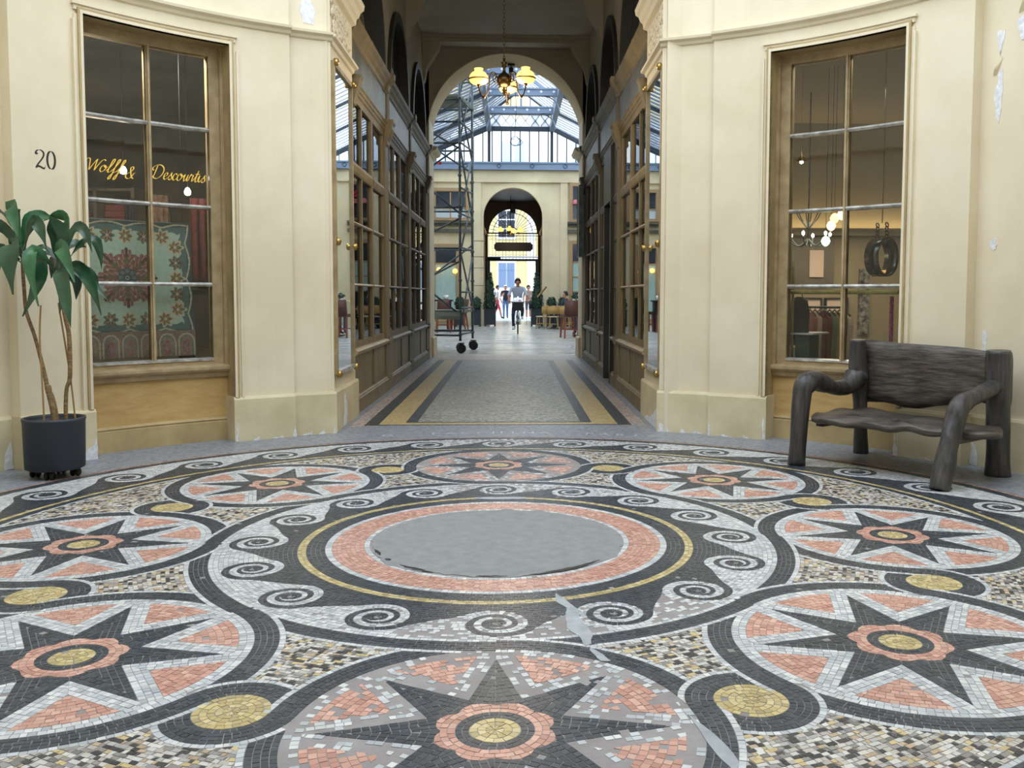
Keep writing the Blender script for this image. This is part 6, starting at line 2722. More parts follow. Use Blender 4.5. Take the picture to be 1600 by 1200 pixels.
def rattan_chair(x, y, rz, label):
    t = empty('rattan_chair', (x, y, 0), rz, label, 'chair', 'rattan cafe chairs')
    m = MB()
    m.lathe([(0, .44), (.2, .44), (.215, .455), (.2, .475), (0, .47)], (0, 0, 0), 14)
    part(m, 'seat', 'rattan_cream', t)
    m = MB()
    vs, fs = [], []
    for i in range(11):
        a = math.radians(-200 + 220 * i / 10) if False else math.radians(200 + 140 * i / 10)
        for z, r in ((.56, .2), (.84 - .05 * abs(i - 5) / 5, .235)):
            for dr in (0, .02):
                vs.append(((r + dr) * math.cos(a), (r + dr) * math.sin(a), z))
    for i in range(10):
        o = 4 * i
        fs += [(o, o + 2, o + 6, o + 4), (o + 1, o + 5, o + 7, o + 3), (o + 2, o + 3, o + 7, o + 6), (o, o + 4, o + 5, o + 1)]
    m.add(vs, fs, True)
    part(m, 'backrest', 'rattan', t)
    m = MB()
    for i in range(3):
        a = math.radians(215 + 55 * i)
        m.tube([(.2 * math.cos(a), .2 * math.sin(a), .46), (.24 * math.cos(a), .24 * math.sin(a), .86)], .014, 6)
    m.tube([(.243 * math.cos(math.radians(200 + 14 * i)), .243 * math.sin(math.radians(200 + 14 * i)), .85 - .05 * abs(i - 5) / 5) for i in range(11)], .016, 6)
    part(m, 'back_frame', 'rattan', t)
    for k in range(4):
        a = math.radians(45 + 90 * k)
        m = MB()
        m.tube([(.17 * math.cos(a), .17 * math.sin(a), .45), (.22 * math.cos(a), .22 * math.sin(a), 0)], .016, 6)
        part(m, 'leg', 'rattan', t)
    m = MB()
    m.tube([(.2 * math.cos(2 * PI * q / 14), .2 * math.sin(2 * PI * q / 14), .2) for q in range(14)], .01, 5, closed=True)
    part(m, 'stretcher', 'rattan', t)
    return t


rattan_chair(1.14, 28.8, 1.2, 'rattan chair nearest the right cone shrub, seat turned left')
rattan_chair(1.55, 28.3, 0, 'rattan chair with its woven back towards us at the white table')
rattan_chair(1.98, 28.0, -.3, 'rattan chair nearest the brown leather chairs')
rattan_chair(2.14, 29.6, 1.5, 'rattan chair under the person in the navy jacket')
for x, y, lb in ((1.58, 29.2, 'round white cafe table nearest the right cone shrub'), (2.3, 28.7, 'round white cafe table behind the brown leather chairs')):
    t = empty('cafe_table', (x, y, 0), 0, lb, 'table', 'round white cafe tables')
    m = MB()
    m.lathe([(0, .70), (.33, .70), (.345, .715), (.33, .735), (0, .735)], (0, 0, 0), 20)
    part(m, 'tabletop', 'rattan_cream', t)
    m = MB()
    m.lathe([(.03, .7), (.025, .1), (.05, .05), (.2, .02), (.21, 0), (0, 0)], (0, 0, 0), 12)
    part(m, 'pedestal', 'iron', t)
# menu stand
t = empty('menu_stand', (1.22, 30.3, 0), 0, 'tilted wooden menu board on a metal pole by the right cone shrub', 'stand')
m = MB()
m.tube([(0, 0, .03), (0, 0, 1.25)], .02, 7)
m.lathe([(0, 0), (.18, 0), (.16, .03), (0, .04)], (0, 0, 0), 14)
part(m, 'pole', 'galv', t)
m = MB()
m.bar((-.2, .05, 1.16), (.13, .05, 1.56), .34, .035, (1, 0, -.8))
part(m, 'board', 'rattan', t)
m = MB()
m.bar((-.17, .05, 1.14), (.16, .05, 1.54), .36, .02, (1, 0, -.8))
part(m, 'board_back', 'black_paint', t)
# tall table and brown chairs behind the scaffold
t = empty('tall_table', (-2.55, 26.4, 0), 0, 'tall dark table behind the scaffold tower on the left', 'table')
m = MB()
m.box(-.8, .62, -.35, .35, 1.02, 1.07)
part(m, 'tabletop', 'iron', t)
for sx2 in (-.7, .5):
    m = MB()
    m.box(sx2 - .06, sx2 + .06, -.25, .25, 0, 1.03)
    part(m, 'leg', 'iron', t)
for k, (x, y, rz, lb) in enumerate(((-2.2, 25.7, .15, 'brown leather chair in front of the tall table behind scaffold'), (-2.75, 25.7, -.1, 'brown leather chair at the left end of table behind scaffold'), (-1.72, 26.5, 1.4, 'brown leather chair at the right end of table behind scaffold'))):
    high_chair(x, y, rz, lb)
for x, y, h, r, mt, nm, lb in ((-2.75, 26.3, .2, .07, 'galv', 'ice_bucket', 'small metal bucket on table behind scaffold, left one'), (-2.15, 26.35, .16, .09, 'white_paint', 'serving_bowl', 'white bowl on the table behind the scaffold tower')):
    m = MB()
    m.lathe([(0, 1.071), (r * .7, 1.071), (r, 1.07 + h), (r * .92, 1.07 + h), (r * .6, 1.09), (0, 1.09)], (x, y, 0), 14)
    tag(m.build(nm, mt), lb, 'bowl' if 'bowl' in nm else 'bucket')
# lamps inside the far left shop door, flowers in the right upper window
for u, v, lb in ((687.5, 425, 'left'), (712, 427, 'right')):
    m = MB()
    m.lathe([(0, -.1), (.07, -.08), (.11, 0), (.07, .08), (0, .1)], (px2x(u), YB - .14, px2z(v)), 12)
    o = m.build('wall_lamp', 'shade_glass')
    tag(o, 'small amber lamp at the %s of the far left shop door' % lb, 'lamp')
    m = MB()
    m.bar((px2x(u), YB - .1, px2z(v)), (px2x(u), YB - .02, px2z(v)), .03)
    m.build('bracket', 'iron', o)
t = empty('window_flowers', (0, 0, 0), 0, 'pink lamp shades and red flowers in the far right upper window', 'flowers')
for k, (u, v, r) in enumerate(((898, 320, .13), (905, 317, .14), (911, 321, .13), (916, 319, .12))):
    m = MB()
    m.lathe([(r * .5, .1), (r, -.06), (r * .9, -.08)], (px2x(u), YB - .12, px2z(v)), 12)
    m.build('pink_shade', 'pink_shade', t)
m = MB()
for k in range(5):
    m.lathe([(0, -.05), (.06, 0), (0, .05)], (px2x(909 + 2 * (k % 3)), YB - .15, px2z(305 + 2 * k)), 7)
m.build('flower', 'red_flower', t)
# ================================================================== inside the two shop windows
def shop_room(side, wallm, floorm, n):
    arc_ = [pol(RG + .07, A(side, 31 + 35 * k / 12))[:2] for k in range(13)]
    xs_ = 1.66 * side
    out = arc_ + [(xs_, 4.92), (xs_, 7.1), (5.4 * side, 7.1), (5.4 * side, 2.3)]
    m = MB()
    m.prism(out, lambda x, y, t: (x, y, 3.42 + t), .08)
    m.box(min(1.66 * side, 5.4 * side), max(1.66 * side, 5.4 * side), 7.0, 7.1, .5, 3.5)
    m.box(min(5.4 * side, 5.5 * side), max(5.4 * side, 5.5 * side), 2.0, 7.1, .5, 3.5)
    o = m.build('wall_shop_%d' % n, wallm)
    tag(o, kind='structure')
    m = MB()
    m.prism(out, lambda x, y, t: (x, y, .5 + t), .08)
    tag(m.build('floor_shop_%d' % n, floorm), kind='structure')
    m = MB()
    arc2(m, side, 30.4, 31.0, .5, 3.5, RBK - .1, 5.6, 1)
    tag(m.build('wall_shop_side_%d' % n, wallm), kind='structure')


def sp(side, t, r, z):
    return Vector(pol(r, A(side, t), z))


# ---- left: textile shop
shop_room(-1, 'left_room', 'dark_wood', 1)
mat('print_cloth', (1, 1, 1), .85)
m_ = MATS['print_cloth']
a_ = m_.node_tree.nodes.new('ShaderNodeAttribute')
a_.attribute_name = 'Col'
m_.node_tree.links.new(a_.outputs['Color'], m_.node_tree.nodes['Principled BSDF'].inputs['Base Color'])
NU, NV = 230, 260
Z0s, Z1s = .72, 1.84
R_S = 4.30
T0s, T1s = 36.0, 51.6
uu, vv_ = np.meshgrid(np.linspace(0, 1, NU), np.linspace(0, 1, NV))
arc_len = math.radians(T1s - T0s) * R_S
X = uu * arc_len
Zc = Z0s + vv_ * (Z1s - Z0s)
# the great leaf star sits at this place on the cloth
sx0 = math.radians(44.55 - T0s) * R_S
sz0 = 1.375
dx, dz = X - sx0, Zc - sz0
rr_ = np.hypot(dx, dz)
th = np.arctan2(dz, dx)
colr = np.empty((NV, NU, 3))
mint, teal, dteal = np.array(srgb(186, 212, 198)), np.array(srgb(84, 116, 116)), np.array(srgb(62, 84, 92))
rust, drust, cream_, olive_ = np.array(srgb(160, 100, 96)), np.array(srgb(128, 84, 80)), np.array(srgb(206, 198, 170)), np.array(srgb(110, 104, 72))
mauve, grey_ = np.array(srgb(138, 112, 110)), np.array(srgb(120, 118, 118))
colr[:] = mint
nz = (np.sin(X * 61 + np.sin(Zc * 47) * 2) * np.sin(Zc * 57 + np.sin(X * 39) * 2))
# border: teal frame with scalloped inner edge of flower heads
hw, hh = .46, .40
per = .148
bx, bz = np.abs(dx) - hw, np.abs(dz) - hh
edge = np.maximum(bx, bz)
scal = .035 * np.abs(np.sin(PI * np.where(bx > bz, dz, dx) / per))
colr[edge > -.05 + scal] = teal
colr[edge > .03] = dteal
line = np.abs(edge - .02 - .03 * np.abs(np.sin(PI * np.where(bx > bz, dz, dx) / per * .5))) < .006
colr[line] = cream_
for k in range(-3, 4):
    for (cx2, cz2, big) in ((k * per, hh - .06, k % 2 == 0), (k * per, -hh + .06, k % 2 == 0), (hw - .06, k * per * .88, k % 2 == 0), (-hw + .06, k * per * .88, k % 2 == 0)):
        if abs(cx2) > hw - .03 or abs(cz2) > hh - .03:
            continue
        q = np.hypot(dx - cx2, dz - cz2)
        a2 = np.arctan2(dz - cz2, dx - cx2)
        R_ = (.062 if big else .052) * (1 + .22 * np.cos(7 * a2))
        colr[q < R_] = cream_ if big else olive_
        colr[q < R_ * .72] = np.where(((a2 * 7 / PI).astype(int) % 2 == 0)[q < R_ * .72][:, None], olive_ if big else dteal, np.array(srgb(176, 136, 104)))
        colr[q < R_ * .2] = cream_
# star of eight feathered leaves
ang = (th + PI / 8) % (PI / 4) - PI / 8
kk = np.round(th / (PI / 4))
Lf = np.where(np.abs(kk) % 2 == 1, .265, .245)
along = rr_ * np.cos(ang)
across = np.abs(rr_ * np.sin(ang))
wid = .078 * np.sin(np.clip(along / Lf, 0, 1) ** 1.1 * PI * .86 + .3) * (1 + .30 * np.sign(np.sin(along * 150)) * np.abs(np.sin(along * 75)))
star = (along < Lf) & (across < np.maximum(wid, .008))
colr[star] = rust
colr[star & (across < wid * .66)] = drust
colr[star & (np.abs(across - wid * .4) < .006)] = np.array(srgb(178, 140, 128))
colr[star & (across < .010) & (along > .12)] = np.array(srgb(84, 62, 60))
colr[star & (np.abs(along - .14) < .03) & (across < .016)] = olive_
for k in range(8):
    a2 = k * PI / 4
    q = np.hypot(dx - .055 * math.cos(a2), dz - .055 * math.sin(a2))
    colr[q < .03] = dteal
    colr[q < .018] = np.array(srgb(120, 120, 124))
colr[rr_ < .028] = np.array(srgb(70, 74, 90))
colr[rr_ < .016] = mint * .8
colr[rr_ < .009] = np.array(srgb(30, 32, 36))
# lower part: arcade of boteh panels
lowp = Zc < sz0 - hh - .035
colr[lowp] = mauve
pp = .152
ax_ = (X - sx0 + pp / 2) % pp - pp / 2
ztop = sz0 - hh - .06
arch = np.hypot(ax_, np.maximum(Zc - (ztop - .075), 0) * .9)
colr[lowp & (arch < .066)] = np.array(srgb(150, 132, 124))
colr[lowp & (np.abs(arch - .062) < .005)] = cream_
colr[lowp & (np.abs(arch - .045) < .004)] = np.array(srgb(108, 128, 150))
boteh = np.hypot(ax_ * 1.3 + .012 * np.sin((Zc - ztop) * 40), (Zc - ztop + .12) * .55)
colr[lowp & (boteh < .034)] = np.array(srgb(172, 92, 96))
colr[lowp & (boteh < .022)] = np.array(srgb(128, 136, 150))
colr[lowp & (boteh < .010)] = np.array(srgb(190, 120, 100))
fine_n = np.sin(X * 310 + np.sin(Zc * 120) * 3) * np.sin(Zc * 280 + np.sin(X * 140) * 3)
colr[lowp & (fine_n > .45)] *= .72
colr[lowp & (fine_n < -.5)] = colr[lowp & (fine_n < -.5)] * .6 + cream_ * .35
mask = edge > -.03
colr[mask & (fine_n > .55) & ~lowp] *= .75
colr *= (.95 + .06 * nz)[..., None]
fold = .012 * np.sin(uu * 9 + 1) * (1.1 - vv_)
verts = []
for j in range(NV):
    for i in range(NU):
        p = sp(-1, T0s + (T1s - T0s) * uu[j, i] * (1 + .03 * (1 - vv_[j, i])), R_S + fold[j, i], Zc[j, i])
        verts.append(tuple(p))
faces = [(j * NU + i, j * NU + i + 1, (j + 1) * NU + i + 1, (j + 1) * NU + i) for j in range(NV - 1) for i in range(NU - 1)]
me = bpy.data.meshes.new('printed_shawl')
me.from_pydata(verts, [], faces)
at = me.attributes.new('Col', 'FLOAT_COLOR', 'POINT')
buf = np.ones((NU * NV, 4), np.float32)
buf[:, :3] = colr.reshape(-1, 3)
at.data.foreach_set('color', buf.ravel())
me.polygons.foreach_set('use_smooth', [True] * len(faces))
me.materials.append(MATS['print_cloth'])
shawl = bpy.data.objects.new('printed_shawl', me)
COL.objects.link(shawl)
md = shawl.modifiers.new('thick', 'SOLIDIFY')
md.thickness = .003
tag(shawl, 'large printed shawl with rust leaf star on mint, hung in left shop window', 'shawl')
m = MB()
m.tube([tuple(sp(-1, T0s - .5 + (T1s - T0s + .6) * k / 8, R_S + .01, Z1s - .004)) for k in range(9)], .008, 6)
m.build('hanging_rail', 'iron', shawl)
m = MB()
m.tube([tuple(sp(-1, 38.4, R_S + .01, Z1s)), tuple(sp(-1, 38.4, R_S + .01, 3.41))], .0025, 5)
m.tube([tuple(sp(-1, 50.8, R_S + .01, Z1s)), tuple(sp(-1, 50.8, R_S + .01, 3.41))], .0025, 5)
m.build('wire', 'iron', shawl)


def hung_cloth(name, side, t0, t1, r, z0, z1, m_, label, cat='cloth', waves=4, amp=.03):
    mb = MB()
    n = 24
    vs, fs = [], []
    for i in range(n + 1):
        t = t0 + (t1 - t0) * i / n
        for j in range(7):
            q = j / 6
            vs.append(tuple(sp(side, t, r + amp * math.sin(waves * 6.28 * i / n) * (1.1 - .6 * q), z0 + (z1 - z0) * q)))
    for i in range(n):
        for j in range(6):
            fs.append((7 * i + j, 7 * i + j + 1, 7 * i + 8 + j, 7 * i + 7 + j))
    mb.add(vs, fs, True)
    o = mb.build(name, m_, fix=False)
    md_ = o.modifiers.new('thick', 'SOLIDIFY')
    md_.thickness = .006
    return tag(o, label, cat)


mat('red_paisley', srgb(120, 52, 46), .85, noise=1, scale=22, color2=srgb(80, 40, 40))
mat('brown_paisley', srgb(140, 110, 84), .85, noise=1, scale=22, color2=srgb(90, 66, 52))
hung_cloth('hanging_scarf', -1, 53.4, 56.6, 4.7, 1.30, 2.1, 'red_paisley', 'dark red patterned scarf hanging right of the printed shawl', 'scarf')
hung_cloth('hanging_scarf', -1, 52.2, 54.2, 5.6, .75, 2.2, 'brown_paisley', 'tan scarf hanging on a rail deep in the left shop', 'scarf')
hung_cloth('hanging_scarf', -1, 50.1, 51.1, 5.6, .75, 2.15, 'cloth_black', 'black scarf hanging on a rail deep in the left shop', 'scarf')
# shelving in the back of the left shop
t = empty('shop_shelf', (0, 0, 0), 0, 'dark shelf unit with folded cloths at the back of left shop', 'shelf')
for x in (-5.3, -4.86, -4.42):
    m = MB()
    m.box(x - .02, x + .02, 6.55, 6.98, .58, 2.5)
    m.build('upright', 'dark_wood', t)
for z in (.9, 1.3, 1.7, 2.05, 2.46):
    m = MB()
    m.box(-5.28, -4.44, 6.55, 6.98, z, z + .03)
    m.build('shelf_board', 'dark_wood', t)
fold_m = ('cloth_wine', 'cloth_straw', 'cloth_rose', 'teal_cloth', 'cloth_green', 'cloth_pale', 'red_paisley')
rs_ = random.Random(9)
for z, zn in ((1.73, 'third'), (2.08, 'top')):
    for k, x in enumerate((-5.22, -4.78)):
        m = MB()
        h = rs_.uniform(.12, .24)
        for q in range(3):
            m.box(x + .01 * q, x + .3 - .01 * q, 6.6, 6.9, z + h * q / 3 + .002, z + h * (q + 1) / 3 - .004)
        o = m.build('folded_cloth', fold_m[(k + int(z * 10)) % 7])
        tag(o, 'folded cloth stack on the %s shelf of left shop, %s bay' % (zn, ('left', 'right')[k]), 'cloth', 'folded cloths in the left shop')
m = MB()
m.box(-4.42, -4.14, 6.93, 6.99, .58, 2.26)
m.build('doorway_panel', 'room_wall', t)
# yellow and red folded scarves low right
for q, (c, z) in enumerate((('cloth_straw', 1.28), ('red_cloth', 1.36))):
    m = MB()
    arc2(m, -1, 53.3, 55.9, z, z + .075, 4.75, 4.95, 3)
    o = m.build('folded_scarf', c)
    tag(o, '%s folded scarf lying right of the printed shawl' % ('straw yellow' if q == 0 else 'red'), 'scarf')
m = MB()
arc2(m, -1, 53.0, 56.2, 1.24, 1.28, 4.65, 5.0, 3)
arc2(m, -1, 53.0, 53.4, .58, 1.24, 4.65, 5.0, 1)
o = m.build('display_stand', 'black_paint')
tag(o, 'black display stand right of the printed shawl', 'stand')
for (tt, r, z, lb) in ((48.7, 5.2, 2.35, 'left'), (54.3, 5.0, 2.18, 'right')):
    m = MB()
    m.lathe([(0, -.03), (.025, -.02), (.03, .01), (.014, .04), (0, .045)], tuple(sp(-1, tt, r, z)), 12)
    o = m.build('spot_bulb', 'bulb_white')
    tag(o, 'small bright bulb hanging in the left shop, %s one' % lb, 'lamp')
    m = MB()
    p = sp(-1, tt, r, z)
    m.tube([(p.x, p.y, z + .04), (p.x, p.y, 3.42)], .004, 5)
    m.build('cord', 'iron', o)
lamp('left_shop_fill', 'POINT', (-4.4, 5.6, 2.2), 5, (1, .8, .55), .15)  # added room fill with no fixture, apart from the hanging bulbs
lamp('shawl_fill_light', 'AREA', tuple(sp(-1, 45, 4.2, 3.26)), 14, (1, .93, .82), 1.0, (0, 0, math.radians(A(-1, 45) + 90)), .05)  # added unseen strip that brightens the shawl, no fixture there

# ---- right: clothes shop
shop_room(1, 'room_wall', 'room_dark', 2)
m = MB()
m.box(1.7, 5.35, 6.8, 7.0, 2.0, 2.04)
m.box(1.7, 5.35, 6.80, 6.82, 2.04, 2.09)
o = m.build('trim_1', 'room_wall')
tag(o, kind='structure')
lamp('cove_light', 'AREA', (4.0, 6.9, 2.07), 3.2, (1, .76, .42), 2.6, (PI, 0, 0), .1)
m = MB()
m.box(3.62, 4.16, 6.95, 6.99, 1.36, 1.95)
o = m.build('dark_panel', 'dark_wood')
tag(o, 'dark framed panel on the back wall of the right shop', 'panel')
m = MB()
m.box(3.84, 4.02, 6.92, 6.95, 1.48, 1.82)
m.build('pale_sheet', 'cloth_pale', o)
for x0, x1, lb in ((3.80, 4.02, 'left'), (4.06, 4.36, 'right')):
    m = MB()
    for a, b_, z0, z1 in ((x0, x0 + .02, .92, 1.2), (x1 - .02, x1, .92, 1.2), (x0, x1, .9, .92), (x0, x1, 1.2, 1.22)):
        m.box(a, b_, 6.94, 6.99, z0, z1)
    o = m.build('picture_frame', 'black_paint')
    tag(o, 'dark picture frame behind the clothes rack, %s one' % lb, 'picture')
    m = MB()
    m.box(x0 + .02, x1 - .02, 6.96, 6.98, .92, 1.2)
    m.build('picture', 'cloth_pale', o)
mat('photo_strip', srgb(150, 145, 135), .5, noise=1, scale=16, color2=srgb(20, 20, 20), detail=2)
m = MB()
m.box(4.50, 4.63, 6.95, 6.99, .75, 1.59)
o = m.build('photo_strip', 'photo_strip')
tag(o, 'narrow black and white photo strip on the right shop wall', 'picture')
# yellow cane rail with its post, in the window
t = empty('cane_rail', (0, 0, 0), 0, 'yellow cane rail with upright across the right shop window', 'rail')
m = MB()
m.tube([tuple(sp(1, 54.0 - 13.0 * k / 8, 4.3, 1.276)) for k in range(9)], .018, 10)
m.build('rail', 'bamboo', t)
m = MB()
m.tube([tuple(sp(1, 53.5, 4.32, .585)), tuple(sp(1, 53.5, 4.32, 1.26))], .013, 8)
m.tube([tuple(sp(1, 53.5, 4.32, 1.295)), tuple(sp(1, 53.5, 4.32, 1.55))], .013, 8)
m.build('upright', 'bamboo', t)
# twisted pink cord
t = empty('braided_cord', (0, 0, 0), 0, 'pink twisted cord hanging at the right of right shop window', 'cord')
for ph in (0, 2.1, 4.2):
    m = MB()
    pts = []
    b0 = sp(1, 41.7, 4.3, 0)
    for k in range(60):
        a = ph + k * .55
        pts.append((b0.x + .009 * math.cos(a), b0.y + .009 * math.sin(a), 1.24 - .62 * k / 59))
    m.tube(pts, .009, 5)
    m.build('strand', 'rope_pink', t)
# hanging black hoop
t = empty('hanging_hoop', (0, 0, 0), 0, 'wide glossy black hoop hanging on a chain in right window', 'ornament')
hc = sp(1, 44.2, 4.5, 1.575)
ax = (Vector((CAM.x, CAM.y, 0)) - Vector((hc.x, hc.y, 0))).normalized()
ax = (Matrix.Rotation(math.radians(48), 3, 'Z') @ ax).normalized()
sdv = Vector((-ax.y, ax.x, 0))
m = MB()
vs, fs = [], []
N = 40
for i in range(N):
    a = 2 * PI * i / N
    for r, w_ in ((.205, -.075), (.205, .075), (.192, .075), (.192, -.075)):
        p = hc + sdv * (r * math.cos(a) * .62) + Vector((0, 0, r * math.sin(a) * .8)) + ax * w_
        vs.append(tuple(p))
for i in range(N):
    for j in range(4):
        fs.append((4 * i + j, 4 * i + (j + 1) % 4, (4 * i + 4) % (4 * N) + (j + 1) % 4, (4 * i + 4) % (4 * N) + j))
m.add(vs, fs, True)
m.build('hoop', 'hoop_black', t)
m = MB()
for s in (-.05, .05):
    for k in range(4):
        p = hc + ax * s + Vector((0, 0, 0.175 + .033 * k))
        m.tube([(p.x + .012 * math.cos(q * PI / 4), p.y + .012 * math.sin(q * PI / 4) * (k % 2), p.z + .02 * math.sin(q * PI / 4)) for q in range(8)], .006, 5, closed=True)
m.tube([(hc.x, hc.y, hc.z + .29), (hc.x, hc.y, 3.42)], .004, 5)
m.build('chain', 'hoop_black', t)
# clothes on two rails
t = empty('clothes_rack', (0, 0, 0), 0, 'metal clothes rack standing in the right shop', 'rack')
ra, rb = sp(1, 56.4, 5.5, 1.13), sp(1, 52.0, 5.5, 1.13)
m = MB()
m.tube([tuple(ra), tuple(rb)], .012, 8)
m.build('rail', 'galv', t)
for p in (ra, rb):
    m = MB()
    m.tube([tuple(p), (p.x, p.y, .58)], .012, 8)
    m.build('post', 'galv', t)
dirr = (rb - ra).normalized()
out_ = Vector((dirr.y, -dirr.x, 0))
GAR = ['cloth_rose', 'cloth_pale', 'cloth_wine', 'cloth_wine', 'cloth_green', 'cloth_straw', 'cloth_green', 'cloth_pale']
GLB = ['rose', 'pale pink', 'wine red', 'dark wine', 'grey-green', 'straw', 'moss green', 'cream']
for k, (mt, lb) in enumerate(zip(GAR, GLB)):
    p = ra + dirr * (.05 + (rb - ra).length * k / 8.6)
    m = MB()
    prof = [(-.17, -.05), (-.21, .3), (-.2, .36), (-.06, .42), (.06, .42), (.2, .36), (.21, .3), (.17, -.05)]
    dv = (out_ * .8 + dirr * .6).normalized()
    nv = Vector((-dv.y, dv.x, 0))
    zb = 1.10 - .42 + .01
    m.prism(prof, lambda a, z, tt, p=p, dv=dv, nv=nv: tuple(p + dv * a * .8 + nv * (tt - .02) * (1 if z > .35 else 1.3) + Vector((0, 0, zb - 1.13 - .03 + z))), .04)
    o = m.build('garment', mt)
    tag(o, '%s garment on the clothes rack in right shop' % lb, 'garment', 'garments on the rack')
    m = MB()
    hz_ = -.02
    m.tube([tuple(p + dv * .15 + Vector((0, 0, hz_ - .06))), tuple(p + Vector((0, 0, hz_ - .005))), tuple(p - dv * .15 + Vector((0, 0, hz_ - .06)))], .008, 5)
    m.tube([tuple(p + Vector((0, 0, hz_))), tuple(p + Vector((0, 0, .012)))], .004, 5)
    m.build('hanger', 'black_paint', o)
# dark coat hung from the cane rail, teal skirt on a small stand
m = MB()
p = sp(1, 53.15, 4.42, 0)
dv = Vector((-math.sin(math.radians(53.15)), math.cos(math.radians(53.15)), 0))
prof = [(-.08, .8), (-.085, 1.1), (-.065, 1.2), (-.02, 1.235), (.02, 1.235), (.065, 1.2), (.085, 1.1), (.08, .8)]
nv = Vector((p.x, p.y, 0)).normalized()
m.prism(prof, lambda a, z, tt: tuple(p + dv * a + nv * (tt - .03) + Vector((0, 0, z))), .06)
o = m.build('coat', 'cloth_black')
tag(o, 'dark coat hanging from the cane rail in the right window', 'coat')
m = MB()
for s in (-.04, .05):
    m.tube([tuple(p + dv * s + Vector((0, 0, 1.2))), tuple(p + dv * (s + .02) + Vector((0, 0, 1.26))), tuple(p + dv * (s + .03) - nv * .1 + Vector((0, 0, 1.29)))], .004, 5)
m.build('hanger_hook', 'iron', o)
t = empty('display_table', (0, 0, 0), 0, 'low white display table with teal cloth in right window', 'table')
m = MB()
arc2(m, 1, 50.9, 53.6, .90, .915, 4.3, 4.7, 2)
m.build('table_top', 'white_paint', t)
m = MB()
arc2(m, 1, 51.6, 53.3, .58, .90, 4.36, 4.6, 2)
m.build('cloth', 'teal_cloth', t)
# glass chandelier and coloured pendant lamps
t = empty('glass_chandelier', (0, 0, 0), 0, 'clear glass chandelier with small bulbs in the right shop', 'chandelier')
cc = sp(1, 58.1, 6.2, 1.86)
m = MB()
m.tube([(cc.x, cc.y, 3.42), (cc.x, cc.y, cc.z - .05)], .008, 6)
for k in range(6):
    a = 2 * PI * k / 6
    c = catmull([(cc.x, cc.y, cc.z), (cc.x + .1 * math.cos(a), cc.y + .1 * math.sin(a), cc.z - .08), (cc.x + .2 * math.cos(a), cc.y + .2 * math.sin(a), cc.z - .03), (cc.x + .24 * math.cos(a), cc.y + .24 * math.sin(a), cc.z + .02)], 4)
    m.tube([Vector(q) for q in c], .008, 5)
    c = catmull([(cc.x, cc.y, cc.z + .1), (cc.x + .1 * math.cos(a), cc.y + .1 * math.sin(a), cc.z + .22), (cc.x + .14 * math.cos(a), cc.y + .14 * math.sin(a), cc.z + .3)], 4)
    m.tube([Vector(q) for q in c], .006, 5)
m.build('arms', 'galv', t)
for k in range(6):
    a = 2 * PI * k / 6
    m = MB()
    m.lathe([(0, -.02), (.014, -.01), (.016, .01), (0, .03)], (cc.x + .24 * math.cos(a), cc.y + .24 * math.sin(a), cc.z + .045), 8)
    m.build('bulb', 'bulb_white', t)
mat('lamp_amber', srgb(255, 190, 90), .3, emit=(1, .6, .2), estr=3)
mat('lamp_red', srgb(220, 70, 40), .3, emit=(1, .25, .1), estr=3)
mat('lamp_green', srgb(150, 220, 170), .3, emit=(.6, 1, .6), estr=2)
for k, (tt, r, z, mt, lb) in enumerate(((51.8, 5.2, 2.015, 'lamp_amber', 'amber pendant lamp nearest the mullion'), (52.55, 5.2, 1.985, 'lamp_red', 'red pendant lamp'), (52.9, 5.2, 1.915, 'lamp_amber', 'lower amber pendant lamp'), (53.45, 5.2, 1.77, 'lamp_green', 'lowest green pendant lamp'))):
    p = sp(1, tt, r, z)
    m = MB()
    m.lathe([(.008, .05), (.03, .035), (.044, 0), (.03, -.03), (.012, -.045), (0, -.05)], tuple(p), 14)
    o = m.build('pendant_lamp', mt)
    tag(o, lb + ' in the right shop', 'lamp', 'coloured pendant lamps')
    m = MB()
    m.tube([(p.x, p.y, z + .05), (p.x, p.y, 3.42)], .003, 5)
    m.build('cord', 'iron', o)
p = sp(1, 55.2, 4.9, 2.53)
m = MB()
m.lathe([(.012, .05), (.014, .02), (.05, -.02), (.052, -.026), (.02, -.02), (0, -.02)], tuple(p), 14)
m.tube([(p.x, p.y, 2.52), (p.x, p.y, 3.42)], .003, 5)
o = m.build('cone_spotlight', 'brass')
tag(o, 'small brass cone lamp high in the right shop window', 'lamp')
m = MB()
m.lathe([(0, -.015), (.018, -.005), (.014, .015), (0, .02)], (p.x, p.y, p.z - .03), 8)
m.build('bulb', 'bulb_white', o)
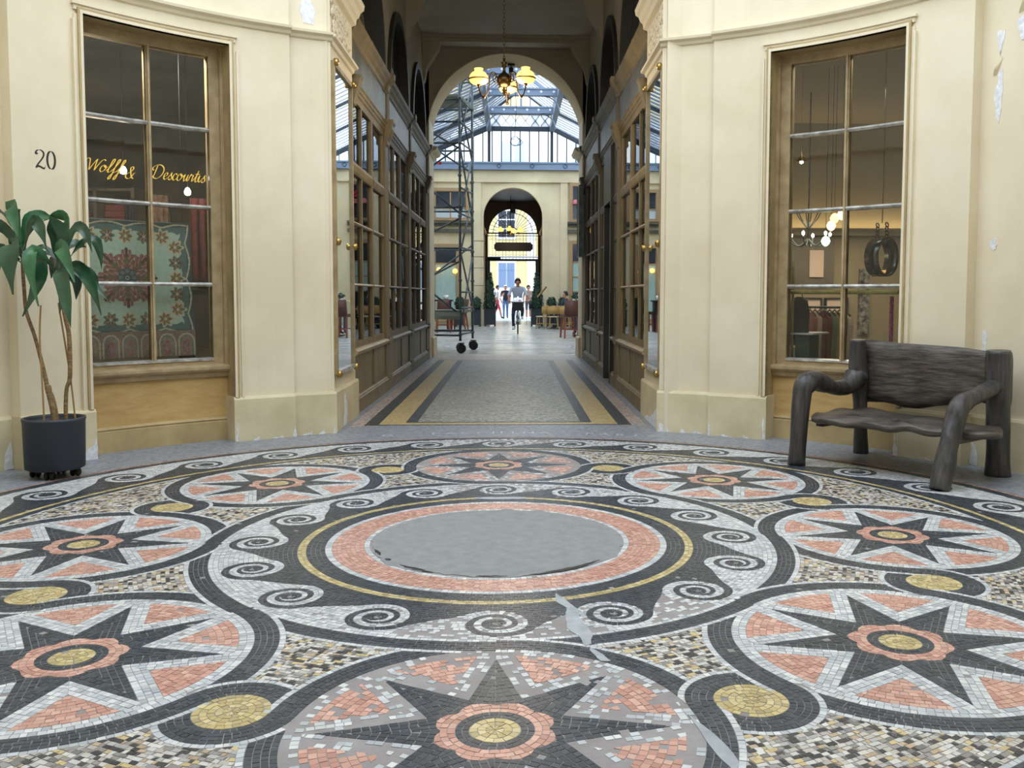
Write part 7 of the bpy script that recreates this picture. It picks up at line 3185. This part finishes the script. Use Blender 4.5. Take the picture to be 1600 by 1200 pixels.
# crumpled white packing and a dark bag on the floor of the window
rp = random.Random(3)
m = MB()
cpt = sp(1, 44.6, 4.65, .585)
vs, fs = [], []
for i in range(7):
    for j in range(12):
        a = 2 * PI * j / 12
        e_ = i / 6 * PI / 2
        r = (.20 if i else .22) * (1 + rp.uniform(-.2, .2))
        vs.append((cpt.x + r * math.cos(a) * math.cos(e_), cpt.y + r * math.sin(a) * math.cos(e_), cpt.z + r * 1.1 * math.sin(e_)))
for i in range(6):
    for j in range(12):
        fs.append((i * 12 + j, i * 12 + (j + 1) % 12, (i + 1) * 12 + (j + 1) % 12, (i + 1) * 12 + j))
m.add(vs, fs, False)
o = m.build('packing_sheet', 'blind')
tag(o, 'crumpled pale packing sheet behind the bench back', 'sheet')
lamp('right_shop_fill', 'AREA', (3.9, 5.7, 2.05), 12, (1, .84, .62), 1.6)  # added downward fill with no fixture, leaves the upper room darker
lamp('right_window_fill', 'AREA', tuple(sp(1, 46, 4.24, 3.26)), 2, (1, .93, .82), .8, (0, 0, math.radians(A(1, 46) + 90)), .05)  # unseen strip added to lift the right window display

# globe bulbs hanging just inside the passage windows
for side, (x, y, zs_), lb in ((1, (1.68, 7.0, (1.60, 1.38)), 'right'), (-1, (-1.72, 9.8, (2.25, 1.94)), 'left')):
    for k, z in enumerate(zs_):
        m = MB()
        r = .055 if side > 0 else .04
        m.lathe([(0, -r), (r * .7, -r * .7), (r, 0), (r * .7, r * .7), (.012, r), (.012, r + .04), (0, r + .04)], (x, y, z), 14)
        o = m.build('globe_bulb', 'bulb_white')
        tag(o, '%s glowing globe bulb behind the %s passage shopfront' % (('upper', 'lower')[k], lb), 'lamp', 'globe bulbs in the passage windows')
        m = MB()
        m.tube([(x, y, z + r + .03), (x, y, zs_[0] + .1 if k else 3.42 if side > 0 else 3.6)], .004, 5)
        m.build('cord', 'iron', o)
lamp('globe_light', 'POINT', (1.75, 6.9, 1.5), 4, (1, .7, .35), .08)
lamp('globe_light', 'POINT', (-1.76, 9.7, 2.1), 4, (1, .85, .65), .06)
